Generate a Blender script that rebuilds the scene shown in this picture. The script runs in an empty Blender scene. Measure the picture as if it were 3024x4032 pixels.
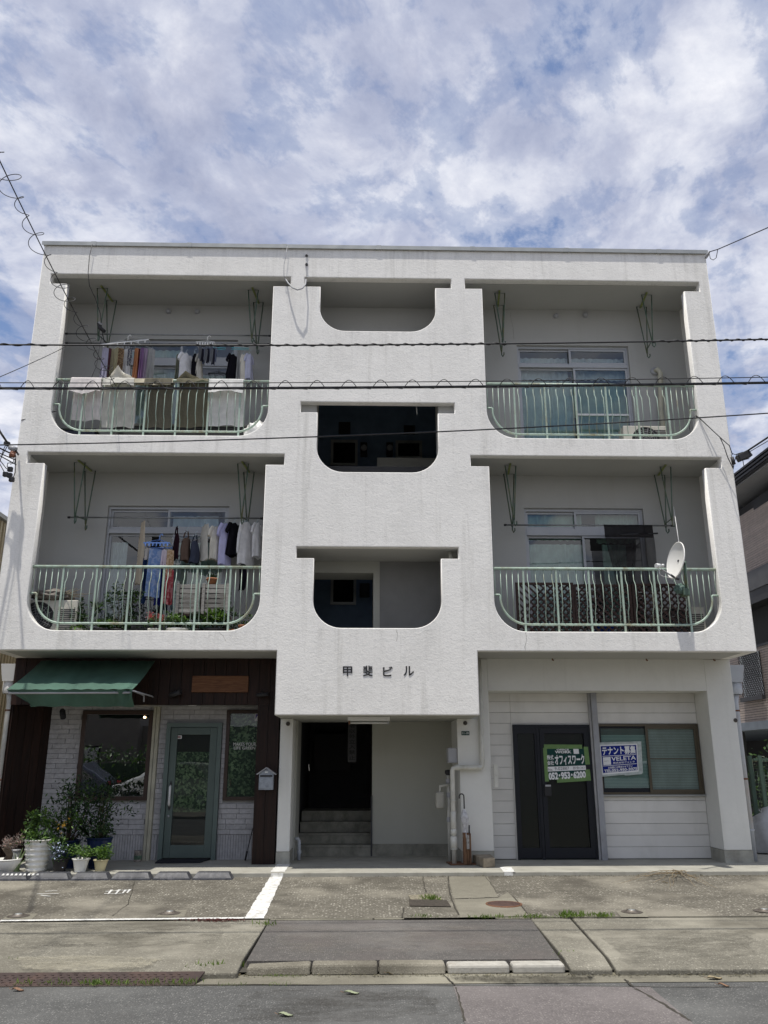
import bpy, bmesh, math, random
from mathutils import Vector, Matrix, noise as mnoise
random.seed(7)
rad = math.radians
SC = bpy.context.scene
COL = SC.collection

# ---------------------------------------------------------------- camera
CAM = Vector((-0.196, -12.0, 1.4))          # eye height of a person on the far side of the street
YAW, PITCH, ROLL, FPX = 0.0242876, 0.2933529, -0.000888, 3270.0   # measured from the photograph
def _axes():
    cy, sy, cp, sp = math.cos(YAW), math.sin(YAW), math.cos(PITCH), math.sin(PITCH)
    f = Vector((sy*cp, cy*cp, sp)); r = Vector((cy, -sy, 0)); u = r.cross(f)
    cr, sr = math.cos(ROLL), math.sin(ROLL)
    return cr*r+sr*u, -sr*r+cr*u, f
RR, UU, WW = _axes()
cd = bpy.data.cameras.new('camera'); cam = bpy.data.objects.new('camera', cd); COL.objects.link(cam)
cd.sensor_fit = 'HORIZONTAL'; cd.sensor_width = 36.0; cd.lens = FPX/3024*36.0
cd.clip_start = 0.1; cd.clip_end = 800
m = Matrix((RR, UU, -WW)).transposed().to_4x4(); m.translation = CAM; cam.matrix_world = m
SC.camera = cam

# ---------------------------------------------------------------- sun, sky, exposure
SUN_DIR = Vector((-0.13, -0.215, 1.0)).normalized()      # towards the sun
sd = bpy.data.lights.new('sun', 'SUN'); sd.energy = 3.9; sd.angle = rad(0.8); sd.color = (1.0, 0.955, 0.88)
sun = bpy.data.objects.new('sun', sd); COL.objects.link(sun)
sun.rotation_euler = SUN_DIR.to_track_quat('Z', 'Y').to_euler(); sun.location = (0, 0, 30)
SC.view_settings.view_transform = 'Standard'; SC.view_settings.look = 'None'
SC.view_settings.exposure = 0.19; SC.view_settings.gamma = 1.0; SC.view_settings.use_curve_mapping = False

class NT:
    """tiny node-tree helper"""
    def __init__(s, tree): s.t = tree; s.n = tree.nodes; s.l = tree.links
    def add(s, ty, **kw):
        nd = s.n.new(ty)
        for k, v in kw.items():
            if k.startswith('i_'): s.set(nd, k[2:], v)
            else: setattr(nd, k, v)
        return nd
    def set(s, nd, key, v):
        key = int(key) if key.isdigit() else key.replace('_', ' ')
        sock = nd.inputs[key]
        if hasattr(v, 'is_output') or isinstance(v, bpy.types.NodeSocket): s.l.new(v, sock)
        else: sock.default_value = v
    def math(s, op, a, b=None, clamp=False):
        nd = s.n.new('ShaderNodeMath'); nd.operation = op; nd.use_clamp = clamp
        for i, v in enumerate((a, b)):
            if v is None: continue
            if isinstance(v, bpy.types.NodeSocket): s.l.new(v, nd.inputs[i])
            else: nd.inputs[i].default_value = v
        return nd.outputs[0]
    def ramp(s, fac, stops, interp='LINEAR'):
        nd = s.n.new('ShaderNodeValToRGB'); nd.color_ramp.interpolation = interp
        e = nd.color_ramp.elements
        while len(e) < len(stops): e.new(0.5)
        for el, (p, c) in zip(e, stops):
            el.position = p; el.color = (c[0], c[1], c[2], 1) if hasattr(c, '__len__') else (c, c, c, 1)
        s.l.new(fac, nd.inputs[0]); return nd.outputs[0]
    def mix(s, fac, a, b, mode='MIX'):
        nd = s.n.new('ShaderNodeMix'); nd.data_type = 'RGBA'; nd.blend_type = mode
        for sock, v in ((nd.inputs[0], fac), (nd.inputs[6], a), (nd.inputs[7], b)):
            if isinstance(v, bpy.types.NodeSocket): s.l.new(v, sock)
            elif hasattr(v, '__len__'): sock.default_value = (v[0], v[1], v[2], 1)
            else: sock.default_value = v
        return nd.outputs[2]
    def noise(s, vec, scale, detail=4, rough=.55, dist=0.0):
        nd = s.n.new('ShaderNodeTexNoise'); nd.inputs['Scale'].default_value = scale
        nd.inputs['Detail'].default_value = detail; nd.inputs['Roughness'].default_value = rough
        nd.inputs['Distortion'].default_value = dist
        if vec is not None: s.l.new(vec, nd.inputs['Vector'])
        return nd.outputs[0]
    def mapping(s, vec, scale=(1, 1, 1), loc=(0, 0, 0), rot=(0, 0, 0)):
        nd = s.n.new('ShaderNodeMapping'); nd.inputs['Scale'].default_value = scale
        nd.inputs['Location'].default_value = loc; nd.inputs['Rotation'].default_value = rot
        s.l.new(vec, nd.inputs['Vector']); return nd.outputs[0]

world = bpy.data.worlds.new('World'); SC.world = world; world.use_nodes = True
def build_world():
    nt = NT(world.node_tree); nt.n.clear()
    out = nt.add('ShaderNodeOutputWorld'); bg = nt.add('ShaderNodeBackground'); bg.inputs['Strength'].default_value = 0.1
    nt.l.new(bg.outputs[0], out.inputs[0])
    sky = nt.add('ShaderNodeTexSky'); sky.sky_type = 'NISHITA'; sky.sun_disc = False
    sky.sun_elevation = math.asin(SUN_DIR.z); sky.sun_rotation = math.atan2(SUN_DIR.x, SUN_DIR.y)
    sky.air_density = 1.0; sky.dust_density = 0.6; sky.ozone_density = 1.6
    tc = nt.add('ShaderNodeTexCoord'); d = tc.outputs['Generated']
    sp = nt.add('ShaderNodeSeparateXYZ'); nt.l.new(d, sp.inputs[0])
    z = nt.math('ADD', nt.math('MAXIMUM', sp.outputs[2], 0.0), 0.16)
    cb = nt.add('ShaderNodeCombineXYZ')                       # a cloud sheet overhead, seen in perspective
    nt.l.new(nt.math('DIVIDE', sp.outputs[0], z), cb.inputs[0]); nt.l.new(nt.math('DIVIDE', sp.outputs[1], z), cb.inputs[1])
    v = nt.mapping(cb.outputs[0], scale=(1.0, 1.0, 1.0), loc=(3.15, 1.9, 0), rot=(0, 0, rad(28)))
    n1 = nt.noise(nt.mapping(v, scale=(1.7, 1.3, 1)), 2.5, 9, .60, .2)
    n2 = nt.noise(nt.mapping(v, scale=(1.5, 1.0, 1), loc=(5, 2, 0)), 7.5, 7, .62, .25)
    n3 = nt.noise(nt.mapping(v, loc=(1.7, 8, 0)), 0.75, 3, .5)
    cov = nt.math('ADD', nt.math('ADD', nt.math('MULTIPLY', n1, 0.50), nt.math('MULTIPLY', n2, 0.34)), nt.math('MULTIPLY', n3, 0.24))
    fac = nt.ramp(cov, [(0.44, 0.05), (0.51, 0.48), (0.562, 0.84), (0.65, 1.0)], 'EASE')
    shade = nt.noise(nt.mapping(v, loc=(9, 4, 2)), 4.2, 8, .62, .3)
    cc = nt.ramp(shade, [(0.32, (3.5, 3.8, 5.1)), (0.45, (5.0, 5.25, 6.4)), (0.55, (7.0, 7.15, 7.9)), (0.68, (9.1, 9.1, 9.4))])
    blue = nt.mix(1.0, sky.outputs[0], (0.80, 1.0, 1.16), 'MULTIPLY')
    blue = nt.mix(0.30, blue, (2.6, 3.2, 5.4))
    # the low cumulus beyond the roofs
    w = nt.noise(nt.mapping(d, scale=(1, 1, 1.6)), 4.5, 8, .55, .2)
    low = nt.math('SUBTRACT', 1.0, nt.math('MULTIPLY', sp.outputs[2], 2.3), True)
    cu = nt.ramp(nt.math('ADD', w, nt.math('MULTIPLY', low, 0.42)), [(0.66, 0.0), (0.74, 1.0)], 'EASE')
    cuc = nt.ramp(w, [(0.40, (5.6, 5.7, 6.6)), (0.62, (8.8, 8.8, 9.1))])
    c = nt.mix(fac, blue, cc); c = nt.mix(nt.math('MULTIPLY', cu, 0.9), c, cuc)
    nt.l.new(c, bg.inputs['Color'])
build_world()

# ---------------------------------------------------------------- measuring helpers (photograph pixel -> metre on a real plane)
def _ray(u, v): return WW*FPX + RR*(u-1512) - UU*(v-2016)
def P(u, v, y=0.0): d = _ray(u, v); return CAM + d*((y-CAM.y)/d.y)
def G(u, v, z=0.0): d = _ray(u, v); return CAM + d*((z-CAM.z)/d.z)
def XP(u, v, x): d = _ray(u, v); return CAM + d*((x-CAM.x)/d.x)

# ---------------------------------------------------------------- object helpers
ORG = {}
def tag(o, label=None, cat=None, group=None, kind=None):
    if label: o['label'] = label
    if cat: o['category'] = cat
    if group: o['group'] = group
    if kind: o['kind'] = kind
    return o
def thing(name, loc, label, cat, group=None, rz=0.0):
    o = bpy.data.objects.new(name, None); o.empty_display_size = 0.1; COL.objects.link(o)
    o.location = loc; o.rotation_euler = (0, 0, rz); ORG[o.name] = Vector(loc)
    return tag(o, label, cat, group)
def copy_tree(o, parent=None):
    c = o.copy(); COL.objects.link(c); c.parent = parent
    if o.name in ORG: ORG[c.name] = ORG[o.name]
    for ch in list(o.children): copy_tree(ch, c)
    return c
class MB:
    def __init__(s): s.v = []; s.f = []; s.sm = []
    def add(s, vs, fs, smooth=False):
        b = len(s.v); s.v += [Vector(x) for x in vs]
        for f in fs: s.f.append([i+b for i in f]); s.sm.append(smooth)
        return s
    def box(s, x0, x1, y0, y1, z0, z1):
        if x0 > x1: x0, x1 = x1, x0
        if y0 > y1: y0, y1 = y1, y0
        if z0 > z1: z0, z1 = z1, z0
        return s.add([(x0,y0,z0),(x1,y0,z0),(x1,y1,z0),(x0,y1,z0),(x0,y0,z1),(x1,y0,z1),(x1,y1,z1),(x0,y1,z1)],
                     [(0,3,2,1),(4,5,6,7),(0,1,5,4),(1,2,6,5),(2,3,7,6),(3,0,4,7)])
    def quad(s, a, b, c, d): return s.add([a, b, c, d], [(0, 1, 2, 3)])
    def poly(s, pts): return s.add(pts, [tuple(range(len(pts)))])
    def bar(s, a, b, w, h=None, up=(0, 0, 1)):
        a, b = Vector(a), Vector(b); h = h or w; d = (b-a).normalized(); up = Vector(up)
        if abs(d.dot(up)) > .99: up = Vector((0, 1, 0))
        x = d.cross(up).normalized()*w/2; y = x.cross(d).normalized()*h/2
        vs = [a-x-y, a+x-y, a+x+y, a-x+y, b-x-y, b+x-y, b+x+y, b-x+y]
        return s.add(vs, [(0,3,2,1),(4,5,6,7),(0,1,5,4),(1,2,6,5),(2,3,7,6),(3,0,4,7)])
    def tube(s, pts, r, n=8, close=False, caps=True):
        pts = [Vector(p) for p in pts]; N = len(pts); rs = r if hasattr(r, '__len__') else [r]*N
        vs = []; fs = []; px = None
        for i, p in enumerate(pts):
            if close: t = pts[(i+1) % N]-pts[i-1]
            else: t = (pts[min(i+1, N-1)]-pts[max(i-1, 0)])
            t = t.normalized() if t.length > 1e-9 else Vector((0, 0, 1))
            if px is None:
                up = Vector((0, 0, 1)) if abs(t.z) < .9 else Vector((0, 1, 0)); px = t.cross(up).normalized()
            else:
                px = (px - t*px.dot(t)); px = px.normalized() if px.length > 1e-6 else t.orthogonal().normalized()
            py = t.cross(px)
            for k in range(n):
                a = 2*math.pi*k/n; vs.append(p+(px*math.cos(a)+py*math.sin(a))*rs[i])
        for i in range(N if close else N-1):
            j = (i+1) % N
            for k in range(n):
                k2 = (k+1) % n; fs.append((i*n+k, i*n+k2, j*n+k2, j*n+k))
        s.add(vs, fs, True)
        if caps and not close:
            b = len(s.v)-len(vs); s.f.append([b+k for k in range(n)][::-1]); s.sm.append(False)
            s.f.append([b+(N-1)*n+k for k in range(n)]); s.sm.append(False)
        return s
    def lathe(s, prof, c=(0, 0, 0), n=20, axis='z', ripple=None):
        vs = []; fs = []; c = Vector(c)
        for (r, h) in prof:
            for k in range(n):
                a = 2*math.pi*k/n
                p = Vector((r*math.cos(a), r*math.sin(a), h))
                if axis == 'y': p = Vector((p.x, h, p.y))
                if axis == 'x': p = Vector((h, p.x, p.y))
                vs.append(c+p)
        for i in range(len(prof)-1):
            for k in range(n):
                k2 = (k+1) % n; fs.append((i*n+k, i*n+k2, (i+1)*n+k2, (i+1)*n+k))
        return s.add(vs, fs, True)
    def disc(s, c, r, n=20, axis='z', ry=None):
        c = Vector(c); pts = []
        for k in range(n):
            a = 2*math.pi*k/n; x, y = r*math.cos(a), (ry or r)*math.sin(a)
            pts.append(c+(Vector((x, y, 0)) if axis == 'z' else Vector((x, 0, y)) if axis == 'y' else Vector((0, x, y))))
        return s.poly(pts)
    def prism(s, pts, ext):
        """closed prism: outline pts (3-D) pushed along ext"""
        e = Vector(ext); n = len(pts); a = [Vector(p) for p in pts]; b = [p+e for p in a]
        fs = [tuple(range(n))[::-1], tuple(range(n, 2*n))]+[(i, (i+1) % n, n+(i+1) % n, n+i) for i in range(n)]
        return s.add(a+b, fs)
    def grid(s, fn, nu, nv, smooth=True):
        vs = [fn(i/nu, j/nv) for j in range(nv+1) for i in range(nu+1)]
        fs = [(j*(nu+1)+i, j*(nu+1)+i+1, (j+1)*(nu+1)+i+1, (j+1)*(nu+1)+i) for j in range(nv) for i in range(nu)]
        return s.add(vs, fs, smooth)
    def leaf(s, c, d, nrm, L, Wd):
        c = Vector(c); d = Vector(d).normalized(); x = d.cross(Vector(nrm)).normalized()*Wd/2; up = x.cross(d).normalized()*Wd*.18
        return s.add([c, c+d*L*.5-x+up, c+d*L, c+d*L*.5+x+up, c+d*L*.5], [(0, 4, 1), (1, 4, 2), (0, 3, 4), (4, 3, 2)])
    def build(s, name, mat, parent=None, loc=None, bevel=0.0, recalc=False):
        me = bpy.data.meshes.new(name)
        if parent is not None:
            org = ORG.get(parent.name, Vector((0, 0, 0)))
            o_loc = Vector((0, 0, 0))
        else:
            if loc is None:
                xs = [v.x for v in s.v]; ys = [v.y for v in s.v]; zs = [v.z for v in s.v]
                loc = Vector(((min(xs)+max(xs))/2, (min(ys)+max(ys))/2, min(zs)))
            org = Vector(loc); o_loc = org
        me.from_pydata([tuple(v-org) for v in s.v], [], s.f)
        me.polygons.foreach_set('use_smooth', s.sm)
        if recalc:
            bm = bmesh.new(); bm.from_mesh(me); bmesh.ops.recalc_face_normals(bm, faces=bm.faces); bm.to_mesh(me); bm.free()
        me.materials.append(mat); me.update()
        o = bpy.data.objects.new(name, me); COL.objects.link(o); o.location = o_loc
        if parent is not None: o.parent = parent; ORG[o.name] = org
        if bevel:
            md = o.modifiers.new('bevel', 'BEVEL'); md.width = bevel; md.segments = 2; md.limit_method = 'ANGLE'
        return o
def box(name, b, mat, parent=None, bevel=0.0): return MB().box(*b).build(name, mat, parent, bevel=bevel)
def arc(cx, cz, r, a0, a1, n=10):
    return [(cx+r*math.cos(rad(a0+(a1-a0)*i/n)), cz+r*math.sin(rad(a0+(a1-a0)*i/n))) for i in range(n+1)]
def plate(name, loops, y0, y1, mat, parent=None, bevel=0.0):
    """upright plate in XZ with holes, first loop outer; filled by a 2-D curve, turned to mesh"""
    cu = bpy.data.curves.new(name, 'CURVE'); cu.dimensions = '2D'; cu.fill_mode = 'BOTH'; cu.extrude = abs(y1-y0)/2-bevel
    cu.bevel_depth = bevel; cu.bevel_resolution = 2; cu.offset = -bevel
    for lp in loops:
        sp = cu.splines.new('POLY'); sp.points.add(len(lp)-1); sp.use_cyclic_u = True
        for p, (x, z) in zip(sp.points, lp): p.co = (x, z, 0, 1)
    tmp = bpy.data.objects.new('tmp', cu); COL.objects.link(tmp)
    dg = bpy.context.evaluated_depsgraph_get(); me = bpy.data.meshes.new_from_object(tmp.evaluated_get(dg))
    bpy.data.objects.remove(tmp); bpy.data.curves.remove(cu)
    org = ORG.get(parent.name, Vector((0, 0, 0))) if parent else Vector((0, 0, 0)); ym = (y0+y1)/2
    for v in me.vertices:
        x, z, e = v.co; v.co = Vector((x, ym-e, z))-org
    me.name = name; me.materials.clear(); me.materials.append(mat)
    o = bpy.data.objects.new(name, me); COL.objects.link(o)
    if parent is not None: o.parent = parent; ORG[o.name] = org
    return o
def text(name, body, x0, x1, z0, z1, y, mat, parent=None, ext=0.002, bold=0.0, shear=0.0, spacing=1.0, fit=True, xf=None):
    cjk = any('\u4e00' <= ch <= '\u9fff' for ch in body)
    cu = bpy.data.curves.new(name, 'FONT'); cu.body = body; cu.size = 1.0; cu.resolution_u = 3
    cu.offset = 0 if cjk else bold; cu.shear = shear; cu.space_character = spacing; cu.align_x = 'LEFT'
    tmp = bpy.data.objects.new('tmp', cu); COL.objects.link(tmp)
    dg = bpy.context.evaluated_depsgraph_get(); me = bpy.data.meshes.new_from_object(tmp.evaluated_get(dg))
    bpy.data.objects.remove(tmp); bpy.data.curves.remove(cu)
    xs = [v.co.x for v in me.vertices]; ys = [v.co.y for v in me.vertices]
    ax, bx, ay, by = min(xs), max(xs), min(ys), max(ys)
    org = ORG.get(parent.name, Vector((0, 0, 0))) if parent else Vector((0, 0, 0))
    bm = bmesh.new(); bm.from_mesh(me)
    if cjk and bold:            # thicker strokes: shifted copies, each a hair in front of the last
        g0 = bm.verts[:]+bm.edges[:]+bm.faces[:]
        for q_, (sx, sy) in enumerate(((1, 0), (-1, 0), (0, 1), (0, -1))):
            d_ = bmesh.ops.duplicate(bm, geom=g0)
            for g in d_['geom']:
                if isinstance(g, bmesh.types.BMVert): g.co.x += sx*bold; g.co.y += sy*bold; g.co.z += .1*(q_+1)
        ext_ = ext
    if ext:
        r = bmesh.ops.extrude_face_region(bm, geom=bm.faces[:])
        for g in r['geom']:
            if isinstance(g, bmesh.types.BMVert): g.co.z += 1.0
    for v in bm.verts:
        q = Vector((x0+(v.co.x-ax)/(bx-ax)*(x1-x0), y-(ext if v.co.z > .5 else 0)-(v.co.z % 1.0 if v.co.z < .95 else v.co.z-1.0)*.0008, z0+(v.co.y-ay)/(by-ay)*(z1-z0)))
        if xf: q = xf(q)
        v.co = q-org
    bmesh.ops.recalc_face_normals(bm, faces=bm.faces); bm.to_mesh(me); bm.free()
    me.name = name; me.materials.clear(); me.materials.append(mat)
    o = bpy.data.objects.new(name, me); COL.objects.link(o)
    if parent is not None: o.parent = parent; ORG[o.name] = org
    return o
# ---------------------------------------------------------------- materials
MATS = {}
def newmat(name):
    mt = bpy.data.materials.new(name); mt.use_nodes = True; nt = NT(mt.node_tree); nt.n.clear()
    out = nt.add('ShaderNodeOutputMaterial'); b = nt.add('ShaderNodeBsdfPrincipled'); nt.l.new(b.outputs[0], out.inputs[0])
    MATS[name] = mt; return mt, nt, b, out
def pos(nt): return nt.add('ShaderNodeNewGeometry').outputs['Position']
def bump(nt, b, h, strength=.4, dist=.01, prev=None):
    bn = nt.add('ShaderNodeBump'); bn.inputs['Strength'].default_value = strength; bn.inputs['Distance'].default_value = dist
    nt.l.new(h, bn.inputs['Height'])
    if prev is not None: nt.l.new(prev, bn.inputs['Normal'])
    nt.l.new(bn.outputs[0], b.inputs['Normal']); return bn.outputs[0]
def sc3(c, k): return tuple(min(1, x*k) for x in c)
def M(name, c, rough=.6, metal=0.0, var=.18, vs=4.0, bs=0.0, bscale=40.0, spec=.4, stretch=(1, 1, 1), dirt=None, dirt_amt=.5, rnd=0.0, sheen=0.0):
    """plain painted / cast / woven surface with uneven colour, optional relief, dirt and per-object variation"""
    if name in MATS: return MATS[name]
    mt, nt, b, out = newmat(name)
    p = nt.mapping(pos(nt), scale=stretch)
    n = nt.noise(p, vs, 6, .6)
    col = nt.mix(nt.ramp(n, [(0.3, 0.0), (0.7, 1.0)]), sc3(c, 1-var), sc3(c, 1+var))
    if dirt:
        dn = nt.noise(nt.mapping(pos(nt), scale=(1, 1, .45)), vs*.6+1.3, 7, .68)
        col = nt.mix(nt.math('MULTIPLY', nt.ramp(dn, [(0.5, 0.0), (0.68, 1.0)]), dirt_amt), col, dirt)
    if rnd:
        oi = nt.add('ShaderNodeObjectInfo')
        f = nt.math('ADD', nt.math('MULTIPLY', oi.outputs['Random'], 2*rnd), 1-rnd)
        cm = nt.add('ShaderNodeCombineColor')
        for i in range(3): nt.l.new(f, cm.inputs[i])
        col = nt.mix(1.0, col, cm.outputs[0], 'MULTIPLY')
    nt.l.new(col, b.inputs['Base Color'])
    rn = nt.math('ADD', nt.math('MULTIPLY', nt.math('SUBTRACT', n, .5), .25), rough, True); nt.l.new(rn, b.inputs['Roughness'])
    b.inputs['Metallic'].default_value = metal; b.inputs['Specular IOR Level'].default_value = spec
    if sheen: b.inputs['Sheen Weight'].default_value = sheen
    if bs: bump(nt, b, nt.noise(nt.mapping(pos(nt), scale=stretch), bscale, 4, .6), bs, .01)
    return mt

def stucco(name, c, bs=.5, stain=.3, fine=34.0, gamt=.22, bd=.013):
    mt, nt, b, out = newmat(name); p = pos(nt)
    big = nt.noise(p, .55, 5, .6); mid = nt.noise(p, 3.2, 6, .65)
    streak = nt.noise(nt.mapping(p, scale=(5.0, 5.0, .28)), 1.0, 6, .7)
    col = nt.mix(nt.ramp(big, [(0.3, 0), (0.7, 1)]), sc3(c, .95), sc3(c, 1.04))
    col = nt.mix(nt.math('MULTIPLY', nt.ramp(mid, [(0.45, 0), (0.75, 1)]), .12), col, (.42, .42, .40))
    col = nt.mix(nt.math('MULTIPLY', nt.ramp(streak, [(0.54, 0), (0.72, 1)]), stain*.7), col, (.36, .35, .31))
    blot = nt.noise(nt.mapping(p, loc=(3, 7, 1)), 1.4, 8, .7, .4)
    col = nt.mix(nt.math('MULTIPLY', nt.ramp(blot, [(0.52, 0), (0.60, 1)]), stain*.22), col, (.50, .49, .46))
    # dirt caught in the pits of the trowelled coat
    grain = nt.noise(nt.mapping(p, scale=(1, 1, 1.5)), fine, 5, .65, .6)
    col = nt.mix(nt.math('MULTIPLY', nt.ramp(grain, [(0.30, 1), (0.47, 0)]), gamt), col, (.33, .33, .32))
    nt.l.new(col, b.inputs['Base Color']); b.inputs['Roughness'].default_value = .9; b.inputs['Specular IOR Level'].default_value = .2
    g2 = nt.noise(nt.mapping(p, scale=(1, 1, 1.3)), fine*.38, 4, .6, .8)
    h = nt.math('ADD', grain, nt.math('MULTIPLY', g2, 1.2))
    bump(nt, b, h, bs, bd); return mt

def aggregate(name, base, stone, dark, scale=55.0, amt=.6, patch=.35, stainc=(.05, .045, .04), bs=.35):
    """asphalt or washed concrete: pale stones in a binder, worn patches, stains"""
    mt, nt, b, out = newmat(name); p = pos(nt)
    vo = nt.add('ShaderNodeTexVoronoi'); vo.inputs['Scale'].default_value = scale; nt.l.new(p, vo.inputs['Vector'])
    rnd = nt.add('ShaderNodeSeparateColor'); nt.l.new(vo.outputs['Color'], rnd.inputs[0])
    stones = nt.math('MULTIPLY', nt.ramp(vo.outputs['Distance'], [(0.18, 1), (0.42, 0)]), nt.ramp(rnd.outputs[0], [(0.45, 0), (0.8, 1)]))
    fine = nt.noise(p, scale*1.9, 3, .7); med = nt.noise(p, 9, 6, .7); big = nt.noise(p, 1.1, 6, .62)
    col = nt.mix(nt.ramp(fine, [(0.35, 0), (0.65, 1)]), dark, base)
    col = nt.mix(nt.math('MULTIPLY', stones, amt), col, stone)
    col = nt.mix(nt.math('MULTIPLY', nt.ramp(med, [(0.42, 0), (0.68, 1)]), .5), col, dark)
    col = nt.mix(nt.math('MULTIPLY', nt.ramp(big, [(0.48, 0), (0.64, 1)]), patch), col, stainc)
    lf = nt.noise(nt.mapping(p, loc=(4, 9, 0)), .8, 5, .6)
    col = nt.mix(nt.math('MULTIPLY', nt.ramp(lf, [(0.5, 0), (0.68, 1)]), patch*.8), col, sc3(base, 1.45))
    nt.l.new(col, b.inputs['Base Color']); b.inputs['Roughness'].default_value = .92; b.inputs['Specular IOR Level'].default_value = .25
    bump(nt, b, nt.math('ADD', fine, nt.math('MULTIPLY', stones, .6)), bs, .012); return mt

def wood(name, c1, c2, rough=.6, grain=(14, 14, .9), scale=2.2, rnd=.25):
    mt, nt, b, out = newmat(name)
    n = nt.noise(nt.mapping(pos(nt), scale=grain), scale, 8, .65, .8)
    col = nt.mix(nt.ramp(n, [(0.32, 0), (0.68, 1)]), c1, c2)
    oi = nt.add('ShaderNodeObjectInfo'); f = nt.math('ADD', nt.math('MULTIPLY', oi.outputs['Random'], 2*rnd), 1-rnd)
    cm = nt.add('ShaderNodeCombineColor')
    for i in range(3): nt.l.new(f, cm.inputs[i])
    col = nt.mix(1.0, col, cm.outputs[0], 'MULTIPLY')
    nt.l.new(col, b.inputs['Base Color']); b.inputs['Roughness'].default_value = rough; b.inputs['Specular IOR Level'].default_value = .25
    bump(nt, b, n, .35, .006); return mt

def glass(name, tint=(.75, .8, .8), refl=.10, rough=.0):
    mt = bpy.data.materials.new(name); mt.use_nodes = True; nt = NT(mt.node_tree); nt.n.clear(); MATS[name] = mt
    out = nt.add('ShaderNodeOutputMaterial'); tr = nt.add('ShaderNodeBsdfTransparent'); tr.inputs[0].default_value = (*tint, 1)
    gl = nt.add('ShaderNodeBsdfGlossy'); gl.inputs['Roughness'].default_value = rough; gl.inputs['Color'].default_value = (.95, .97, .97, 1)
    fr = nt.add('ShaderNodeFresnel'); fr.inputs['IOR'].default_value = 1.5
    wob = nt.add('ShaderNodeBump'); wob.inputs['Strength'].default_value = .05; wob.inputs['Distance'].default_value = .02
    nt.l.new(nt.noise(pos(nt), 1.6, 2, .5), wob.inputs['Height']); nt.l.new(wob.outputs[0], gl.inputs['Normal'])
    f = nt.math('ADD', nt.math('MULTIPLY', fr.outputs[0], 1.6), refl, True)
    mx = nt.add('ShaderNodeMixShader'); nt.l.new(f, mx.inputs[0]); nt.l.new(tr.outputs[0], mx.inputs[1]); nt.l.new(gl.outputs[0], mx.inputs[2])
    nt.l.new(mx.outputs[0], out.inputs[0]); return mt

def leafmat(name, c1, c2):
    mt, nt, b, out = newmat(name); n = nt.noise(pos(nt), 22, 4, .6)
    col = nt.mix(nt.ramp(n, [(0.35, 0), (0.65, 1)]), c1, c2)
    nt.l.new(col, b.inputs['Base Color']); b.inputs['Roughness'].default_value = .5; b.inputs['Specular IOR Level'].default_value = .35
    tl = nt.add('ShaderNodeBsdfTranslucent'); nt.l.new(nt.mix(1, col, (1.3, 1.4, .6), 'MULTIPLY'), tl.inputs[0])
    mx = nt.add('ShaderNodeMixShader'); mx.inputs[0].default_value = .25
    nt.l.new(b.outputs[0], mx.inputs[1]); nt.l.new(tl.outputs[0], mx.inputs[2]); nt.l.new(mx.outputs[0], out.inputs[0]); return mt

def filmmat(name):
    """leaf pattern printed on the window film"""
    mt, nt, b, out = newmat(name); p = pos(nt)
    vo = nt.add('ShaderNodeTexVoronoi'); vo.inputs['Scale'].default_value = 34; vo.inputs['Randomness'].default_value = 1
    wv = nt.add('ShaderNodeVectorMath'); wv.operation = 'ADD'
    no = nt.add('ShaderNodeTexNoise'); no.inputs['Scale'].default_value = 30; nt.l.new(p, no.inputs['Vector'])
    sv = nt.add('ShaderNodeVectorMath'); sv.operation = 'SCALE'; sv.inputs['Scale'].default_value = .05; nt.l.new(no.outputs['Color'], sv.inputs[0])
    nt.l.new(p, wv.inputs[0]); nt.l.new(sv.outputs[0], wv.inputs[1]); nt.l.new(wv.outputs[0], vo.inputs['Vector'])
    sp = nt.add('ShaderNodeSeparateColor'); nt.l.new(vo.outputs['Color'], sp.inputs[0])
    col = nt.ramp(sp.outputs[0], [(0.0, (.012, .03, .016)), (0.3, (.03, .07, .035)), (0.55, (.14, .22, .11)), (0.8, (.26, .35, .2)), (1.0, (.42, .5, .33))], 'CONSTANT')
    big = nt.noise(p, 3.5, 4, .6); col = nt.mix(nt.math('MULTIPLY', nt.ramp(big, [(.4, 0), (.65, 1)]), .6), col, (.015, .045, .025))
    nt.l.new(col, b.inputs['Base Color']); b.inputs['Roughness'].default_value = .5; return mt

def meshmat(name, c, open_=.4, sx=260):
    """fine sun-shade net"""
    mt = bpy.data.materials.new(name); mt.use_nodes = True; nt = NT(mt.node_tree); nt.n.clear(); MATS[name] = mt
    out = nt.add('ShaderNodeOutputMaterial'); d = nt.add('ShaderNodeBsdfDiffuse'); d.inputs[0].default_value = (*c, 1)
    tr = nt.add('ShaderNodeBsdfTransparent'); mx = nt.add('ShaderNodeMixShader')
    n = nt.noise(nt.mapping(pos(nt), scale=(1, 1, .3)), 7, 4, .6)
    f = nt.math('ADD', nt.math('MULTIPLY', n, .3), 1-open_-.15, True)
    nt.l.new(f, mx.inputs[0]); nt.l.new(tr.outputs[0], mx.inputs[1]); nt.l.new(d.outputs[0], mx.inputs[2]); nt.l.new(mx.outputs[0], out.inputs[0]); return mt

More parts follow.
